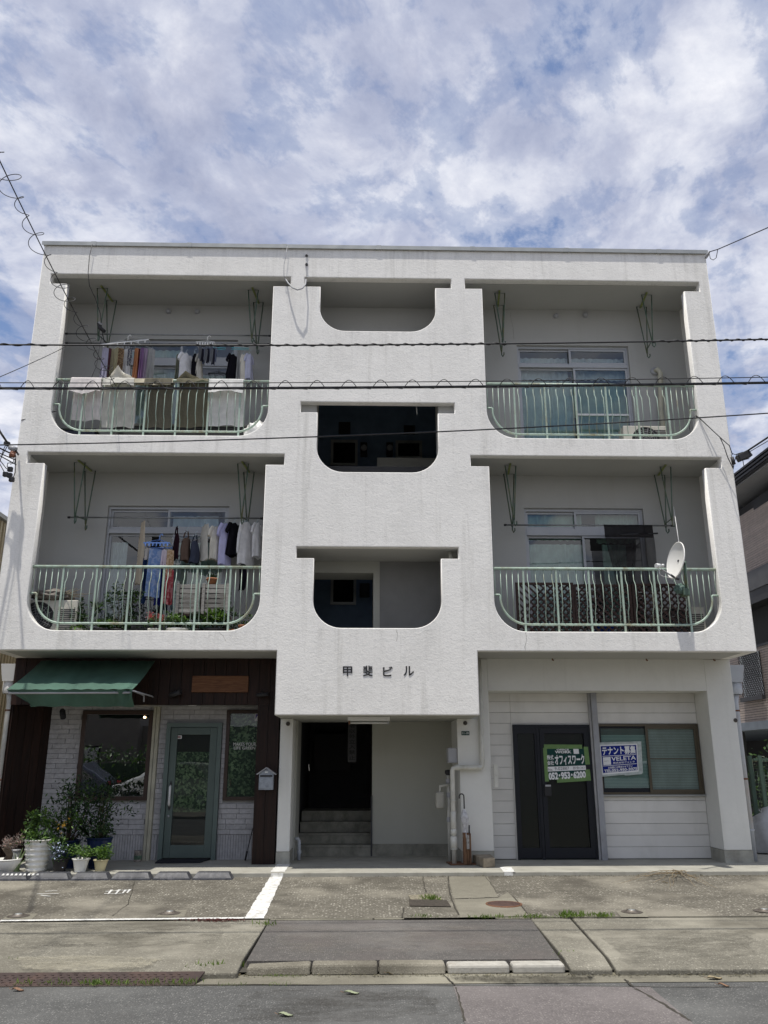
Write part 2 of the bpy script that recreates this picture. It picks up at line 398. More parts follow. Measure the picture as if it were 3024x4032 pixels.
def cloth(name, c, pattern=None, c2=None, pscale=30):
    mt, nt, b, out = newmat(name); p = pos(nt)
    n = nt.noise(p, 9, 4, .6); col = nt.mix(nt.ramp(n, [(.3, 0), (.7, 1)]), sc3(c, .86), sc3(c, 1.08))
    if pattern == 'print':
        q = nt.noise(p, pscale, 3, .6, .5); col = nt.mix(nt.ramp(q, [(.5, 0), (.53, 1)]), col, c2)
    if pattern == 'weave':
        w = nt.add('ShaderNodeTexWave'); w.inputs['Scale'].default_value = pscale; w.bands_direction = 'Z'; nt.l.new(p, w.inputs['Vector'])
        col = nt.mix(nt.math('MULTIPLY', w.outputs[1], .5), col, c2)
    nt.l.new(col, b.inputs['Base Color']); b.inputs['Roughness'].default_value = .95; b.inputs['Specular IOR Level'].default_value = .1
    tl = nt.add('ShaderNodeBsdfTranslucent'); nt.l.new(col, tl.inputs[0]); mx = nt.add('ShaderNodeMixShader'); mx.inputs[0].default_value = .28
    bump(nt, b, nt.noise(p, 12, 4, .6), .3, .015)
    nt.l.new(b.outputs[0], mx.inputs[1]); nt.l.new(tl.outputs[0], mx.inputs[2]); nt.l.new(mx.outputs[0], out.inputs[0]); return mt

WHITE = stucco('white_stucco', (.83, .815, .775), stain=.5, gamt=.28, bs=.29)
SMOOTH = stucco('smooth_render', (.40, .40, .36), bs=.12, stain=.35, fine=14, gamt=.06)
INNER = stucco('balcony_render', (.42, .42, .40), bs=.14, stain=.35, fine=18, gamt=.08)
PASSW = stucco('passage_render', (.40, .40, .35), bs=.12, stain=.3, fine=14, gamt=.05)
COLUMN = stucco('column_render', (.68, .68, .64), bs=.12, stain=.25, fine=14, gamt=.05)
PLINTH = M('concrete_plinth', (.34, .335, .29), .9, var=.2, vs=5, bs=.2, dirt=(.16, .15, .12), dirt_amt=.6)
SLAB = M('concrete_slab', (.33, .32, .275), .9, var=.16, vs=2.2, bs=.2, bscale=60, dirt=(.20, .19, .155), dirt_amt=.55)
STAIRM = M('stair_concrete', (.24, .235, .195), .9, var=.25, vs=6, bs=.2, dirt=(.10, .095, .075), dirt_amt=.7)
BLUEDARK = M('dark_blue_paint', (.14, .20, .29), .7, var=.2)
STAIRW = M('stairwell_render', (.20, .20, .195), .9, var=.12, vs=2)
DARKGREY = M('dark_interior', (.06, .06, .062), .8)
ALU = M('aluminium_frame', (.40, .41, .42), .5, .3, var=.08)
ALUG = M('grey_aluminium', (.34, .35, .34), .45, .5, var=.1)
BRONZE = M('bronze_aluminium', (.10, .085, .06), .45, .5, var=.1)
NAVY = M('navy_aluminium', (.003, .005, .010), .55, .0, var=.1)
GREEN = M('pale_green_rail_paint', (.36, .46, .385), .45, var=.10, vs=9, dirt=(.20, .15, .07), dirt_amt=.8, spec=.4)
GREEND = M('green_bracket_paint', (.075, .12, .09), .5, var=.2, vs=14, dirt=(.18, .15, .05), dirt_amt=.8)
YELG = M('weathered_green_yellow', (.22, .26, .08), .6, var=.3, vs=20)
STEEL = M('dull_steel_pole', (.24, .25, .25), .4, .7, var=.2, vs=12)
BLACK = M('black_rubber', (.02, .02, .022), .55, var=.2)
CABLE = M('black_cable_sheath', (.018, .018, .02), .5, var=.2)
WHITEPL = M('white_plastic', (.72, .72, .70), .4, var=.06)
GREYBOX = M('grey_box_paint', (.34, .345, .36), .5, var=.08)
PVC = M('cream_pvc_pipe', (.56, .555, .50), .45, var=.1, vs=6, dirt=(.30, .27, .20), dirt_amt=.4)
PIPEG = M('grey_downpipe', (.45, .48, .52), .45, var=.08, vs=3, dirt=(.34, .22, .14), dirt_amt=.5)
RUST = M('rusty_metal', (.16, .075, .04), .8, var=.35, vs=18)
CURT = cloth('curtain_pale', (.66, .78, .72)); CURTG = cloth('curtain_green', (.46, .62, .53)); CURTW = cloth('curtain_white', (.78, .82, .84))
GL = glass('window_glass', (.84, .92, .90), .03); GLD = glass('dark_glass', (.35, .38, .38), .05); GLS = glass('shop_glass', (.55, .58, .56), .40)
GLW = glass('wired_glass', (.25, .34, .27), -.03, .3)
GLF = glass('film_glass', (.85, .90, .86), -.02)
LEAFA = leafmat('leaf_mid', (.035, .075, .022), (.07, .13, .035))
LEAFB = leafmat('leaf_dark', (.012, .028, .014), (.03, .058, .026))
LEAFC = leafmat('leaf_bright', (.06, .13, .022), (.13, .22, .04))
GRASS = leafmat('weed_green', (.09, .15, .03), (.19, .27, .06))
BARK = M('bark', (.10, .075, .05), .9, var=.3, vs=30, bs=.4)
SOIL = M('soil', (.045, .035, .025), 1, var=.3, vs=40, bs=.4)
DKWOOD = wood('dark_stained_wood', (.009, .005, .0035), (.032, .014, .009), .55)
SIGNWOOD = wood('sign_board_wood', (.11, .045, .02), (.26, .12, .055), .55, grain=(1.5, 8, 18), scale=3)
GREYWOOD = wood('weathered_grey_wood', (.16, .15, .14), (.33, .32, .30), .9, grain=(2, 6, 22), scale=3)
LATT = wood('dark_lattice_wood', (.010, .005, .004), (.026, .012, .010), .5, grain=(4, 4, 4), scale=3)
BRK = M('painted_grey_brick', (.42, .415, .42), .8, var=.16, vs=16, bs=.6, bscale=26, rnd=.09)
JOINT = M('brick_joint', (.31, .31, .31), .9, var=.15, vs=12)
SIDING = M('cream_siding', (.63, .62, .585), .5, var=.06, vs=2.5, bs=.05, rnd=.03, dirt=(.45, .44, .40), dirt_amt=.3)
TEAL = M('teal_door_paint', (.088, .120, .108), .45, var=.08, vs=4)
TEALF = M('teal_frame_paint', (.105, .142, .130), .45, var=.08, vs=4)
BROWNF = M('dark_brown_frame', (.045, .026, .018), .45, var=.15)
AWN = M('green_awning_canvas', (.055, .115, .085), .85, var=.2, vs=3, bs=.12, bscale=14)
LINE = M('worn_white_paint', (.66, .66, .63), .8, var=.10, vs=22, dirt=(.30, .28, .24), dirt_amt=.8, bs=.2)
TILE = M('brown_tile_siding', (.58, .49, .44), .7, var=.12, vs=9, rnd=.08, bs=.2)
DKMETAL = M('dark_roof_metal', (.035, .035, .038), .5, var=.2)
SOFFIT = M('grey_soffit', (.36, .365, .37), .7, var=.06)
# ---------------------------------------------------------------- the apartment building
YB = 0.95                       # structural wall behind the balconies
FT = 0.15                       # thickness of the pierced front wall
W2 = 5.517; CW = 1.4445
B = thing('apartment_building', (0, 0, 0), 'three storey white stuccoed apartment block with rounded balcony openings', 'building')

def balcony_loop(side, zb, zs, zt, r=.46):
    a, b_, c, d = (1.716, 5.078, 1.436, 5.343)       # jambs and slot ends
    lp = [(c, zt), (c, zs), (a, zs)] + arc(a+r, zb+r, r, 180, 270) + arc(b_-r, zb+r, r, 270, 360) + [(b_, zs), (d, zs), (d, zt)]
    return lp if side > 0 else [(-x, z) for x, z in lp][::-1]
def centre_loop(zb, zs, zt, r=.42):
    a, c = .944, 1.207
    return [(-c, zt), (-c, zs), (-a, zs)] + arc(-a+r, zb+r, r, 180, 270) + arc(a-r, zb+r, r, 270, 360) + [(a, zs), (c, zs), (c, zt)]
Z2 = (3.225, 5.774, 5.953); Z3 = (6.244, 8.884, 9.065)
outer = [(-W2, 2.944), (-CW, 2.944), (-CW, 2.044), (CW, 2.044), (CW, 2.944), (W2, 2.944), (W2, 9.62), (-W2, 9.62)]
loops = [outer, balcony_loop(1, *Z2), balcony_loop(-1, *Z2), balcony_loop(1, *Z3), balcony_loop(-1, *Z3),
         centre_loop(3.27, 4.308, 4.484), centre_loop(5.663, 6.65, 6.829), centre_loop(8.078, 8.887, 9.06)]
plate('front_wall', loops, 0.0, FT, WHITE, B, bevel=.012)
mb = MB()                      # side and rear walls
for s in (-1, 1):
    mb.box(s*W2, s*(W2-.15), FT, 9.0, 2.944, 9.62)
    mb.box(s*(W2-.004), s*(W2-.15), 1.752, 9.0, 0.0, 2.94)
mb.box(-W2+.15, W2-.15, 8.85, 9.0, 0, 9.62)
mb.build('side_wall', WHITE, B)
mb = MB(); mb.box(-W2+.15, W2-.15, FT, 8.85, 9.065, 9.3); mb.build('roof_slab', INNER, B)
mb = MB(); mb.box(-W2-.03, W2+.03, -.035, FT+.03, 9.62, 9.655); mb.box(-W2-.03, W2+.03, -.035, -.03, 9.585, 9.62)
for s in (-1, 1): mb.box(s*(W2+.03), s*(W2-.18), FT+.03, 9.0, 9.62, 9.655)
mb.build('roof_coping', ALUG, B)
for k in range(7):             # joint covers of the metal coping
    x = -4.7+k*1.57; box('coping_joint', (x-.04, x+.04, -.04, FT+.035, 9.583, 9.659), ALUG, B)
# floor slabs
for s in (-1, 1):
    for z0, z1 in ((2.944, 3.10), (5.953, 6.12)):
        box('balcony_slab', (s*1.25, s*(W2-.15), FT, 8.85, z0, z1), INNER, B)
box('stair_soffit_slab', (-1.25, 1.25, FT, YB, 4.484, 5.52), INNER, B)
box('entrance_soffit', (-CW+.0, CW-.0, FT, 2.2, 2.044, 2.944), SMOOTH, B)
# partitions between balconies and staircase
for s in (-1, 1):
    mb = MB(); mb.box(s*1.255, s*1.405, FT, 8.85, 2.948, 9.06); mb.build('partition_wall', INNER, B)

# back wall of the balconies with the window openings
OPEN = {}
def opening(key, uL, uR, vt, zf):
    a = P(uL, vt, YB); b_ = P(uR, vt, YB); OPEN[key] = (a.x, b_.x, zf, (a.z+b_.z)/2)
opening('3L', 492, 937, 1336, 6.16); opening('3R', 2034, 2472, 1360, 6.16)
opening('2L', 427, 903, 1992, 3.14); opening('2R', 2063, 2531, 2001, 3.14)
def rect(x0, x1, z0, z1): return [(x0, z0), (x0, z1), (x1, z1), (x1, z0)]
for side, f3, f2 in ((-1, '3L', '2L'), (1, '3R', '2R')):
    xa, xb = sorted((side*1.405, side*(W2-.15)))
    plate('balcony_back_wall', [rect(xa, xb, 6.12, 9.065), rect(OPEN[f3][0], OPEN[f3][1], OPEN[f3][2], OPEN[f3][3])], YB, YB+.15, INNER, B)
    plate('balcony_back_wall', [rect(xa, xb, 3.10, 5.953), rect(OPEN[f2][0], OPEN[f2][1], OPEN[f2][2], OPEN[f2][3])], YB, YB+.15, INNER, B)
print('OPEN', {k: [round(q, 3) for q in v] for k, v in OPEN.items()})
# central bay interior -------------------------------------------------------
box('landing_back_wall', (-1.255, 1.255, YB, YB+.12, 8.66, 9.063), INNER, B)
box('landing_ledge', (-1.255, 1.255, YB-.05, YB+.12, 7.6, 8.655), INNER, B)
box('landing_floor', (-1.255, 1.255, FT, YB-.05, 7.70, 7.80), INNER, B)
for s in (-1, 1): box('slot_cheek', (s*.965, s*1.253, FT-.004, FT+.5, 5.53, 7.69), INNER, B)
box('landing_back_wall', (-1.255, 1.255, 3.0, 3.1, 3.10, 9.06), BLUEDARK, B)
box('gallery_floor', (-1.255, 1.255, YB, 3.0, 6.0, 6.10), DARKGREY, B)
box('stair_flank', (.02, 1.25, 1.9, 2.0, 6.1, P(1500, 1802, 1.9).z), SMOOTH, B)
# kitchen windows and meters on the gallery wall
def gallery_window(u0, u1, v0, v1, y=3.0):
    a, b_ = P(u0, v1, y), P(u1, v0, y)
    f = MB(); t = .05
    f.box(a.x-t, b_.x+t, y-.04, y-.002, b_.z, b_.z+t); f.box(a.x-t, b_.x+t, y-.04, y-.002, a.z-t, a.z)
    f.box(a.x-t, a.x, y-.04, y-.002, a.z, b_.z); f.box(b_.x, b_.x+t, y-.04, y-.002, a.z, b_.z)
    w = f.build('gallery_window', ALUG, B); box('pane', (a.x, b_.x, y-.02, y-.003, a.z, b_.z), GLD, w)
    box('window_back', (a.x, b_.x, y-.0025, y-.0015, a.z, b_.z), BLACK, w)
gallery_window(1312, 1398, 1744, 1825); gallery_window(1568, 1651, 1747, 1798)
for u0, u1, v0, v1 in ((1333, 1380, 1665, 1711), (1590, 1633, 1678, 1711)):
    a, b_ = P(u0, v1, 3.0), P(u1, v0, 3.0); box('fan_opening', (a.x, b_.x, 2.96, 2.998, a.z, b_.z), BLACK, B)
for u0, u1, v0, v1 in ((1419, 1446, 1750, 1801), (1521, 1547, 1750, 1801)):
    a, b_ = P(u0, v1, 3.0), P(u1, v0, 3.0); mt_ = box('electric_meter', (a.x, b_.x, 2.88, 2.998, a.z, b_.z), BLACK, B, bevel=.01)
    MB().lathe([(.0, 0), (.06, 0), (.055, -.05), (0, -.06)], ((a.x+b_.x)/2, 2.88, b_.z-.12), 12, 'y').build('meter_dial', GREYBOX, mt_)
# first landing seen through the lowest opening
a = P(1470, 2217, 1.0); b_ = P(1495, 2217, 1.0)
box('stair_wall_edge', (a.x, b_.x, YB, 2.2, 3.1, 4.483), SMOOTH, B)
box('stair_wall', (b_.x, 1.254, YB-.01, YB+.17, 3.1, 4.482), STAIRW, B)
box('stair_beam', (-1.254, a.x, YB, 1.48, 4.30, 4.483), SMOOTH, B)
box('stair_beam', (-1.254, a.x, YB, 1.48, 4.4835, 5.9), SMOOTH, B)
gallery_window(1312, 1392, 2284, 2371, 3.0)
a = P(1438, 2330, 2.95); box('electric_meter', (a.x-.1, a.x+.08, 2.9, 2.998, a.z-.1, a.z+.15), BLACK, B, bevel=.01)
MB().tube([(1.12, .3, 4.28), (1.12, .3, 4.484)], .035, 10).build('drain_stub', PVC, B)
box('landing_floor', (-1.255, 1.255, FT, 3.0, 2.95, 3.09), PLINTH, B)

# ground floor: columns, walls ------------------------------------------------
def column(x0, x1, y0, y1, z1, name='column'):
    c = box(name, (x0, x1, y0, y1, .17, z1), COLUMN, B, bevel=.01)
    box('plinth', (x0-.004, x1+.004, y0-.004, y1, -.02, .168), PLINTH, c); return c
column(-1.445, -1.255, YB, 1.5, 2.042)
box('passage_wall', (-1.34, -1.225, 1.5, 2.3, .0, 2.042), SMOOTH, B)
column(1.245, 1.716, YB, 2.3, 2.942)
column(5.10, W2-.001, YB, 1.75, 2.942)
a = P(1925, 2719, YB)
box('lintel_beam', (1.716, 5.10, YB, 1.75, a.z, 2.943), COLUMN, B)
ZL = a.z
# passage: right-hand wall, stairs, darkness beyond
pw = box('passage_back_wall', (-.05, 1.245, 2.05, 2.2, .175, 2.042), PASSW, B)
box('plinth', (-.046, 1.245, 2.04, 2.2, -.02, .173), STAIRM, pw)
for k in range(4):
    box('stair_step', (-1.225, -.055, 2.05+.28*k, 2.05+.28*(k+1)+.6, -.02+.155*k+(.01 if k else 0), .155*(k+1)+.005), STAIRM, B)
    box('stair_nosing', (-1.225, -.055, 2.035+.28*k, 2.05+.28*k, .155*(k+1)-.025, .155*(k+1)+.006), STAIRM, B)
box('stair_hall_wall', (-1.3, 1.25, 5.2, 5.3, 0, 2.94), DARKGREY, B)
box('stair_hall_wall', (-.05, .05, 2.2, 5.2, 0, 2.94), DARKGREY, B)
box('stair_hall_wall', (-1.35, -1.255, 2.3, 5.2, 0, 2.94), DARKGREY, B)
box('notice_cabinet', (-1.15, -.45, 4.9, 5.19, 1.25, 1.95), BLACK, B)
box('post_cap', (-.07, -.045, 2.02, 2.045, -.01, .9), DARKGREY, B)

# ---------------------------------------------------------------- windows of the flats
def flat_window(key, vt_lo, vt_hi, um_top, um_low, curtain, lowpane2=None, extra=None):
    x0, x1, zf, zt = OPEN[key]; y = YB+.05
    zl, zh = P(um_low, vt_lo, y).z, P(um_top, vt_hi, y).z          # transom rail bottom / top
    w = MB(); t = .035
    w.box(x0, x0+t, y, YB+.12, zf, zt); w.box(x1-t, x1, y, YB+.12, zf, zt)
    w.box(x0+t, x1-t, y, YB+.12, zt-t-.01, zt); w.box(x0+t, x1-t, y, YB+.12, zf, zf+t)
    w.box(x0+t, x1-t, y-.01, YB+.12, zl, zh)
    win = w.build('window', ALU, B); win['label'] = 'sliding balcony window with silver frame'
    mt_, ml = P(um_top, vt_hi, y).x, P(um_low, vt_lo, y).x
    def sash(a, b_, c, d, yy, st=.035):
        s = MB(); s.box(a, a+st, yy, yy+.03, c, d); s.box(b_-st, b_, yy, yy+.03, c, d)
        s.box(a+st, b_-st, yy, yy+.03, d-st, d); s.box(a+st, b_-st, yy, yy+.03, c, c+st*1.3)
        so = s.build('sash', ALU, win); so2 = MB().quad((a+st, yy+.015, c+st), (b_-st, yy+.015, c+st), (b_-st, yy+.015, d-st), (a+st, yy+.015, d-st)).build('pane', GL, win)
    sash(x0+t, mt_+.02, zh+.002, zt-t-.012, y+.045); sash(mt_-.02, x1-t, zh+.002, zt-t-.012, y+.01)
    sash(x0+t, ml+.025, zf+t+.002, zl-.002, y+.045); sash(ml-.025, x1-t, zf+t+.002, zl-.002, y+.01)
    for (a, b_, c, d, cm, seed) in curtain:
        xa, xb = x0+(x1-x0)*a, x0+(x1-x0)*b_; za, zb = zf+(zt-zf)*c, zf+(zt-zf)*d; rr = random.Random(seed); ph = rr.random()*6
        n = max(6, int((xb-xa)/.11))
        def fn(i, j, xa=xa, xb=xb, za=za, zb=zb, n=n, ph=ph):
            x = xa+(xb-xa)*i; am = .022*(.55+.45*math.sin(i*9+ph)); 
            return (x, YB+.20+am*math.sin(i*n*6.283+ph+.5*math.sin(j*3+i*5)), za+(zb-za)*j+.012*math.sin(i*n*6.283+ph)*(1-j))
        MB().grid(fn, n*8, 6).build('curtain', cm, win)
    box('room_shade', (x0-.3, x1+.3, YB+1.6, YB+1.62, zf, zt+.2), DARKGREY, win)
    return win, zl, zh
flat_window('3R', 1448, 1436, 2247, 2262, [(0, .47, .74, .93, CURTW, 1), (.5, .99, .74, .93, CURTW, 2), (0, .5, .0, .73, CURT, 3), (.5, 1, .42, .70, CURTG, 4), (.52, 1, .0, .43, CURTG, 5)])
flat_window('2R', 2109, 2083, 2269, 2298, [(0, .5, .78, .97, CURTG, 6), (.62, .98, .76, .97, CURTG, 7), (0, .5, 0, .75, CURT, 8), (.66, .86, 0, .75, CURTG, 9)])
flat_window('2L', 2101, 2084, 662, 687, [(.52, .9, .78, .95, CURTW, 10), (.0, .16, .0, .75, CURTW, 11), (.55, 1, .05, .75, CURT, 12)])
flat_window('3L', 1440, 1414, 712, 715, [(.02, .5, .3, .95, CURT, 13), (.5, .98, .05, .74, CURT, 14)])
# white mid rail of the sliding door, third floor right
x0, x1, zf, zt = OPEN['3R']; zz = P(2380, 1628, YB).z
box('window_rail', ((x0+x1)/2+.02, x1-.075, YB+.045, YB+.058, zz-.02, zz+.015), WHITEPL, B)
# pairs of round vent caps above the windows, stains below them
for u, v in ((664, 1228), (777, 1229), (2188, 1246), (2304, 1243)):
    p = P(u, v, YB); o_ = MB().lathe([(0, -.06), (.035, -.06), (.045, -.03), (.045, 0)], p, 14, 'y').build('vent_cap', GREYBOX, B)

# ---------------------------------------------------------------- balcony railings
def railing(side, key):
    z0 = {3: 6.244, 2: 3.225}[key]
    if key == 3: zt, zb = P(2350, 1513, .05).z, P(2350, 1710, .05).z
    else: zt, zb = P(2350, 2239, .05).z, P(2350, 2459, .05).z
    xc = 3.397; y = .075
    r = MB()
    r.tube([(1.717-xc, y, zt), (5.077-xc, y, zt)], .023, 10)
    # lower rail follows the rounded opening
    ins = .10; a, b_ = 1.716+ins-xc, 5.078-ins-xc; rr = .40; zst = zb+.44
    pts = [(a-ins+.003, zst), (a-.012, zst), (a, zst-.012)]+[(x, z) for x, z in arc(a+rr, zb+rr, rr, 180, 270, 10)]+[(x, z) for x, z in arc(b_-rr, zb+rr, rr, 270, 360, 10)]+[(b_, zst-.012), (b_+.012, zst), (b_+ins-.003, zst)]
    r.tube([(x, y, z) for x, z in pts], .017, 8)
    ro = r.build('railing', GREEN, B)
    root_x = side*xc
    def fix(o): o.location.x = 0
    dx = root_x
    for v in ro.data.vertices: v.co.x += dx
    # posts
    px = [-1.225+.49*k for k in range(6)]
    if 'post' not in RP: 
        pass
    for x in px:
        MB().box(dx+x-.0135, dx+x+.0135, y-.0135, y+.0135, z0-.01, zt-.02).build('post', GREEN, ro)
    p = .1225; xs = []
    for k in range(5):
        for q in range(4): xs.append(px[k]+p*(q+.5))
    for x in xs:                # kinked balusters: the middle stands out over the street
        k = .065; n = 6
        pts = [(x, y, zt-.02), (x, y, zt-.165), (x, y-k, zt-.255), (x, y-k, zb+.27), (x, y, zb+.18), (x, y, zb)]
        pts = [(dx+a_, b2, c_) for a_, b2, c_ in pts]
        if pts[0][0] is not None: MB().tube(pts, .0064, n).build('baluster', GREEN, ro)
    for s in (-1, 1):           # plain ones above the curve
        for q in range(5):
            x = s*(1.225+.075+.088*q)
            if abs(x) > b_+.02 and q < 4: continue
            t = (abs(x)-(b_-rr))/rr
            zlow = zb if t < 0 else (zb+rr-math.sqrt(max(0, 1-min(1, t)**2))*rr)
            if abs(x) >= b_: zlow = zst
            MB().tube([(dx+x, y, zlow), (dx+x, y, zt-.02)], .0065, 6).build('baluster', GREEN, ro)
    return ro, zt, zb
RP = {}
RZ = {}
for side in (-1, 1):
    for key in (3, 2):
        ro, zt, zb = railing(side, key); RZ[key] = (zt, zb)
print('RZ', RZ)

# rain streaks below the ledges
def streakmat():
    mt = bpy.data.materials.new('rain_streak'); mt.use_nodes = True; nt = NT(mt.node_tree); nt.n.clear(); out = nt.add('ShaderNodeOutputMaterial')
    d = nt.add('ShaderNodeBsdfDiffuse'); d.inputs[0].default_value = (.25, .245, .22, 1); tr = nt.add('ShaderNodeBsdfTransparent'); mx = nt.add('ShaderNodeMixShader')
    tc = nt.add('ShaderNodeTexCoord'); sp = nt.add('ShaderNodeSeparateXYZ'); nt.l.new(tc.outputs['Generated'], sp.inputs[0])
    a = nt.noise(nt.mapping(pos(nt), scale=(9, 1, .35)), 1.0, 7, .72); b = nt.noise(pos(nt), 3.0, 4, .6)
    f = nt.math('MULTIPLY', nt.ramp(a, [(.47, 0), (.66, 1)]), nt.math('POWER', nt.math('MAXIMUM', sp.outputs[2], 0.0), 1.3))
    f = nt.math('MULTIPLY', f, nt.ramp(b, [(.35, .2), (.6, 1)]))
    nt.l.new(nt.math('MULTIPLY', f, .12), mx.inputs[0]); nt.l.new(tr.outputs[0], mx.inputs[1]); nt.l.new(d.outputs[0], mx.inputs[2]); nt.l.new(mx.outputs[0], out.inputs[0]); return mt
SM = streakmat()
for x0, x1, z1, dz in ((-5.0, -1.8, 6.235, .27), (1.8, 5.0, 6.235, .27), (-5.0, -1.8, 3.216, .26), (1.8, 5.0, 3.216, .26), (-.9, .9, 8.07, 1.0), (-.9, .9, 5.655, 1.0), (-.9, .9, 3.262, .9), (-5.5, 5.5, 9.58, .5), (-1.42, -1.0, 8.88, 2.4), (1.0, 1.42, 8.88, 2.2)):
    tag(MB().quad((x0, -.002, z1-dz), (x1, -.002, z1-dz), (x1, -.002, z1), (x0, -.002, z1)).build('rain_streaks', SM, B), kind='stuff')
# hairline cracks in the render
CRK = M('render_crack', (.30, .29, .26), .9)
for si, pts in enumerate(([(2070, 2488), (2074, 2520), (2066, 2550), (2071, 2562)], [(861, 2488), (880, 2505), (893, 2530)], [(1560, 2478), (1566, 2500), (1561, 2530)], [(2012, 1226), (2010, 1250), (2020, 1290), (2026, 1345)], [(1216, 3010), (1217, 3040)], [(1640, 1600), (1644, 1640)])):
    rr = random.Random(si); yy = YB-.002 if si == 3 else -.002; q = []
    for (u0, v0), (u1, v1) in zip(pts, pts[1:]):
        for k in range(6): q.append(P(u0+(u1-u0)*k/6+rr.gauss(0, .8), v0+(v1-v0)*k/6, yy))
    w = .004; m_ = len(q); MB().add([p_+Vector((-w*rr.uniform(.3, 1), 0, 0)) for p_ in q]+[p_+Vector((w*rr.uniform(.3, 1), 0, 0)) for p_ in q], [(i, m_+i, m_+i+1, i+1) for i in range(m_-1)]).build('hairline_crack', CRK, B)

# ---------------------------------------------------------------- lettering on the front
sg = thing('building_name_lettering', (0, -.03, 2.5), 'black raised characters spelling the name of the block above the entrance', 'sign')
for ch, (x0, x1, y0, y1) in zip('甲斐ビル', ((581, 641, 206, 268), (713, 774, 201, 268), (842, 906, 205, 269), (977, 1044, 203, 266))):
    a, b_ = P(1000+x0/1.659, 2500+y1/1.659, -.012), P(1000+x1/1.659, 2500+y0/1.659, -.012)
    text('character', ch, a.x, b_.x, a.z, b_.z, -.001, BLACK, sg, ext=.006, bold=.016)
# ---------------------------------------------------------------- flower shop on the left
SY = 1.6
def S1(x, y, yy=SY): return P(x/1.4426, 2500+y/1.4426, yy)
ZH = P(500, 2775, YB).z                       # underside of the timber header
SHOP = box('shop_front', (-5.13, -1.50, SY+.012, SY+.17, .0, 2.94), JOINT, B)
# painted bricks, left out where the window, door and post stand
w1 = (S1(350, 935).x-.03, S1(868, 430).x+.02, S1(600, 940).z, S1(600, 430).z)
w1 = (-4.62, w1[1], w1[2], w1[3])
a, b_ = S1(943, 500), S1(888, 1278); dr = (S1(925, 900).x, S1(1245, 900).x, 0.0, a.z)
a2 = S1(1263, 940); w2 = (S1(1278, 700).x, -1.60, a2.z, S1(1292, 427).z)
p1 = (S1(895, 500).x-.14, S1(895, 500).x+.0, 0, 2.9)
p1 = (P(611, 2775, SY).x, P(636, 2775, SY).x, 0, 2.9)
bm_ = MB().box(-.5, .5, -.5, .5, -.5, .5)
bsrc = None; nb = 0; holes = [w1, dr, w2, p1]
rw, rh = .30, .074; z = .36; row = 0; rr = random.Random(3)
while z < 2.26:
    x = -5.12-(rw/2 if row % 2 else 0)-rr.random()*.05
    while x < -1.78:
        L = rw*rr.uniform(.75, 1.2); xa, xb = max(x, -5.12)+.003, min(x+L, -1.72)-.003; x += L
        segs = [(xa, xb)]
        for h in holes:
            if z+rh*.9 > h[2]-.0 and z < h[3]+.0:
                ns = []
                for q0, q1 in segs:
                    if q1 <= h[0] or q0 >= h[1]: ns.append((q0, q1)); continue
                    if q0 < h[0]: ns.append((q0, h[0]-.004))
                    if q1 > h[1]: ns.append((h[1]+.004, q1))
                segs = ns
        for q0, q1 in segs:
            if q1-q0 < .03: continue
            if bsrc is None:
                bsrc = bm_.build('brick', BRK, SHOP); bo = bsrc
            else: bo = bsrc.copy(); COL.objects.link(bo)
            pr = rr.uniform(.0, .007)
            bo.location = ((q0+q1)/2, SY+.006-pr/2, z+rh/2-.002); bo.scale = (q1-q0, .016+pr, rh-.007); nb += 1
    z += rh; row += 1
print('bricks', nb)
mb = MB(); x = -5.12                          # narrow upright tiles of the base course
while x < -1.72:
    if not any(h[2] < .3 and h[0]-.02 < x+.02 < h[1]+.02 for h in holes): mb.box(x, x+.034, SY-.004, SY+.012, .0, .35)
    x += .04
tag(mb.build('base_tiles', BRK, SHOP), kind='stuff')

# display window
def frame(mbx, x0, x1, z0, z1, t, y0, y1):
    mbx.box(x0, x0+t, y0, y1, z0, z1); mbx.box(x1-t, x1, y0, y1, z0, z1); mbx.box(x0+t, x1-t, y0, y1, z1-t, z1); mbx.box(x0+t, x1-t, y0, y1, z0, z0+t); return mbx
wd = frame(MB(), *w1, .06, SY-.04, SY+.06).build('display_window', BROWNF, B)
MB().quad((w1[0]+.06, SY+.0, w1[2]+.06), (w1[1]-.06, SY+.0, w1[2]+.06), (w1[1]-.06, SY+.0, w1[3]-.06), (w1[0]+.06, SY+.0, w1[3]-.06)).build('pane', GLS, wd)
box('window_back', (w1[0], w1[1], SY+.005, SY+.01, w1[2], w1[3]), DARKGREY, wd)
wd = frame(MB(), *w2, .055, SY-.04, SY+.06).build('shop_window', BROWNF, B)
FILM = filmmat('leaf_print_film')
MB().quad((w2[0]+.055, SY+.0, w2[2]+.055), (w2[1], SY, w2[2]+.055), (w2[1], SY, w2[3]-.05), (w2[0]+.055, SY, w2[3]-.05)).build('leaf_film', FILM, wd)
MB().quad((w2[0]+.055, SY-.01, w2[2]+.055), (w2[1], SY-.01, w2[2]+.055), (w2[1], SY-.01, w2[3]-.05), (w2[0]+.055, SY-.01, w2[3]-.05)).build('pane', GLF, wd)
for body, y0, y1, x0, x1 in (('MAKES YOUR', 611, 630, 1325, 1455), ('LIFE GREEN', 634, 651, 1328, 1450)):
    a, b_ = S1(x0, y1, SY-.014), S1(x1, y0, SY-.014)
    text('window_lettering', body, a.x, b_.x, a.z, b_.z, SY-.013, WHITEPL, wd, ext=0, bold=.0)
a = S1(1446, 488, SY-.02); b_ = S1(1468, 447, SY-.02)
box('sticker', (a.x, b_.x, SY-.022, SY-.018, a.z, b_.z), WHITEPL, wd)
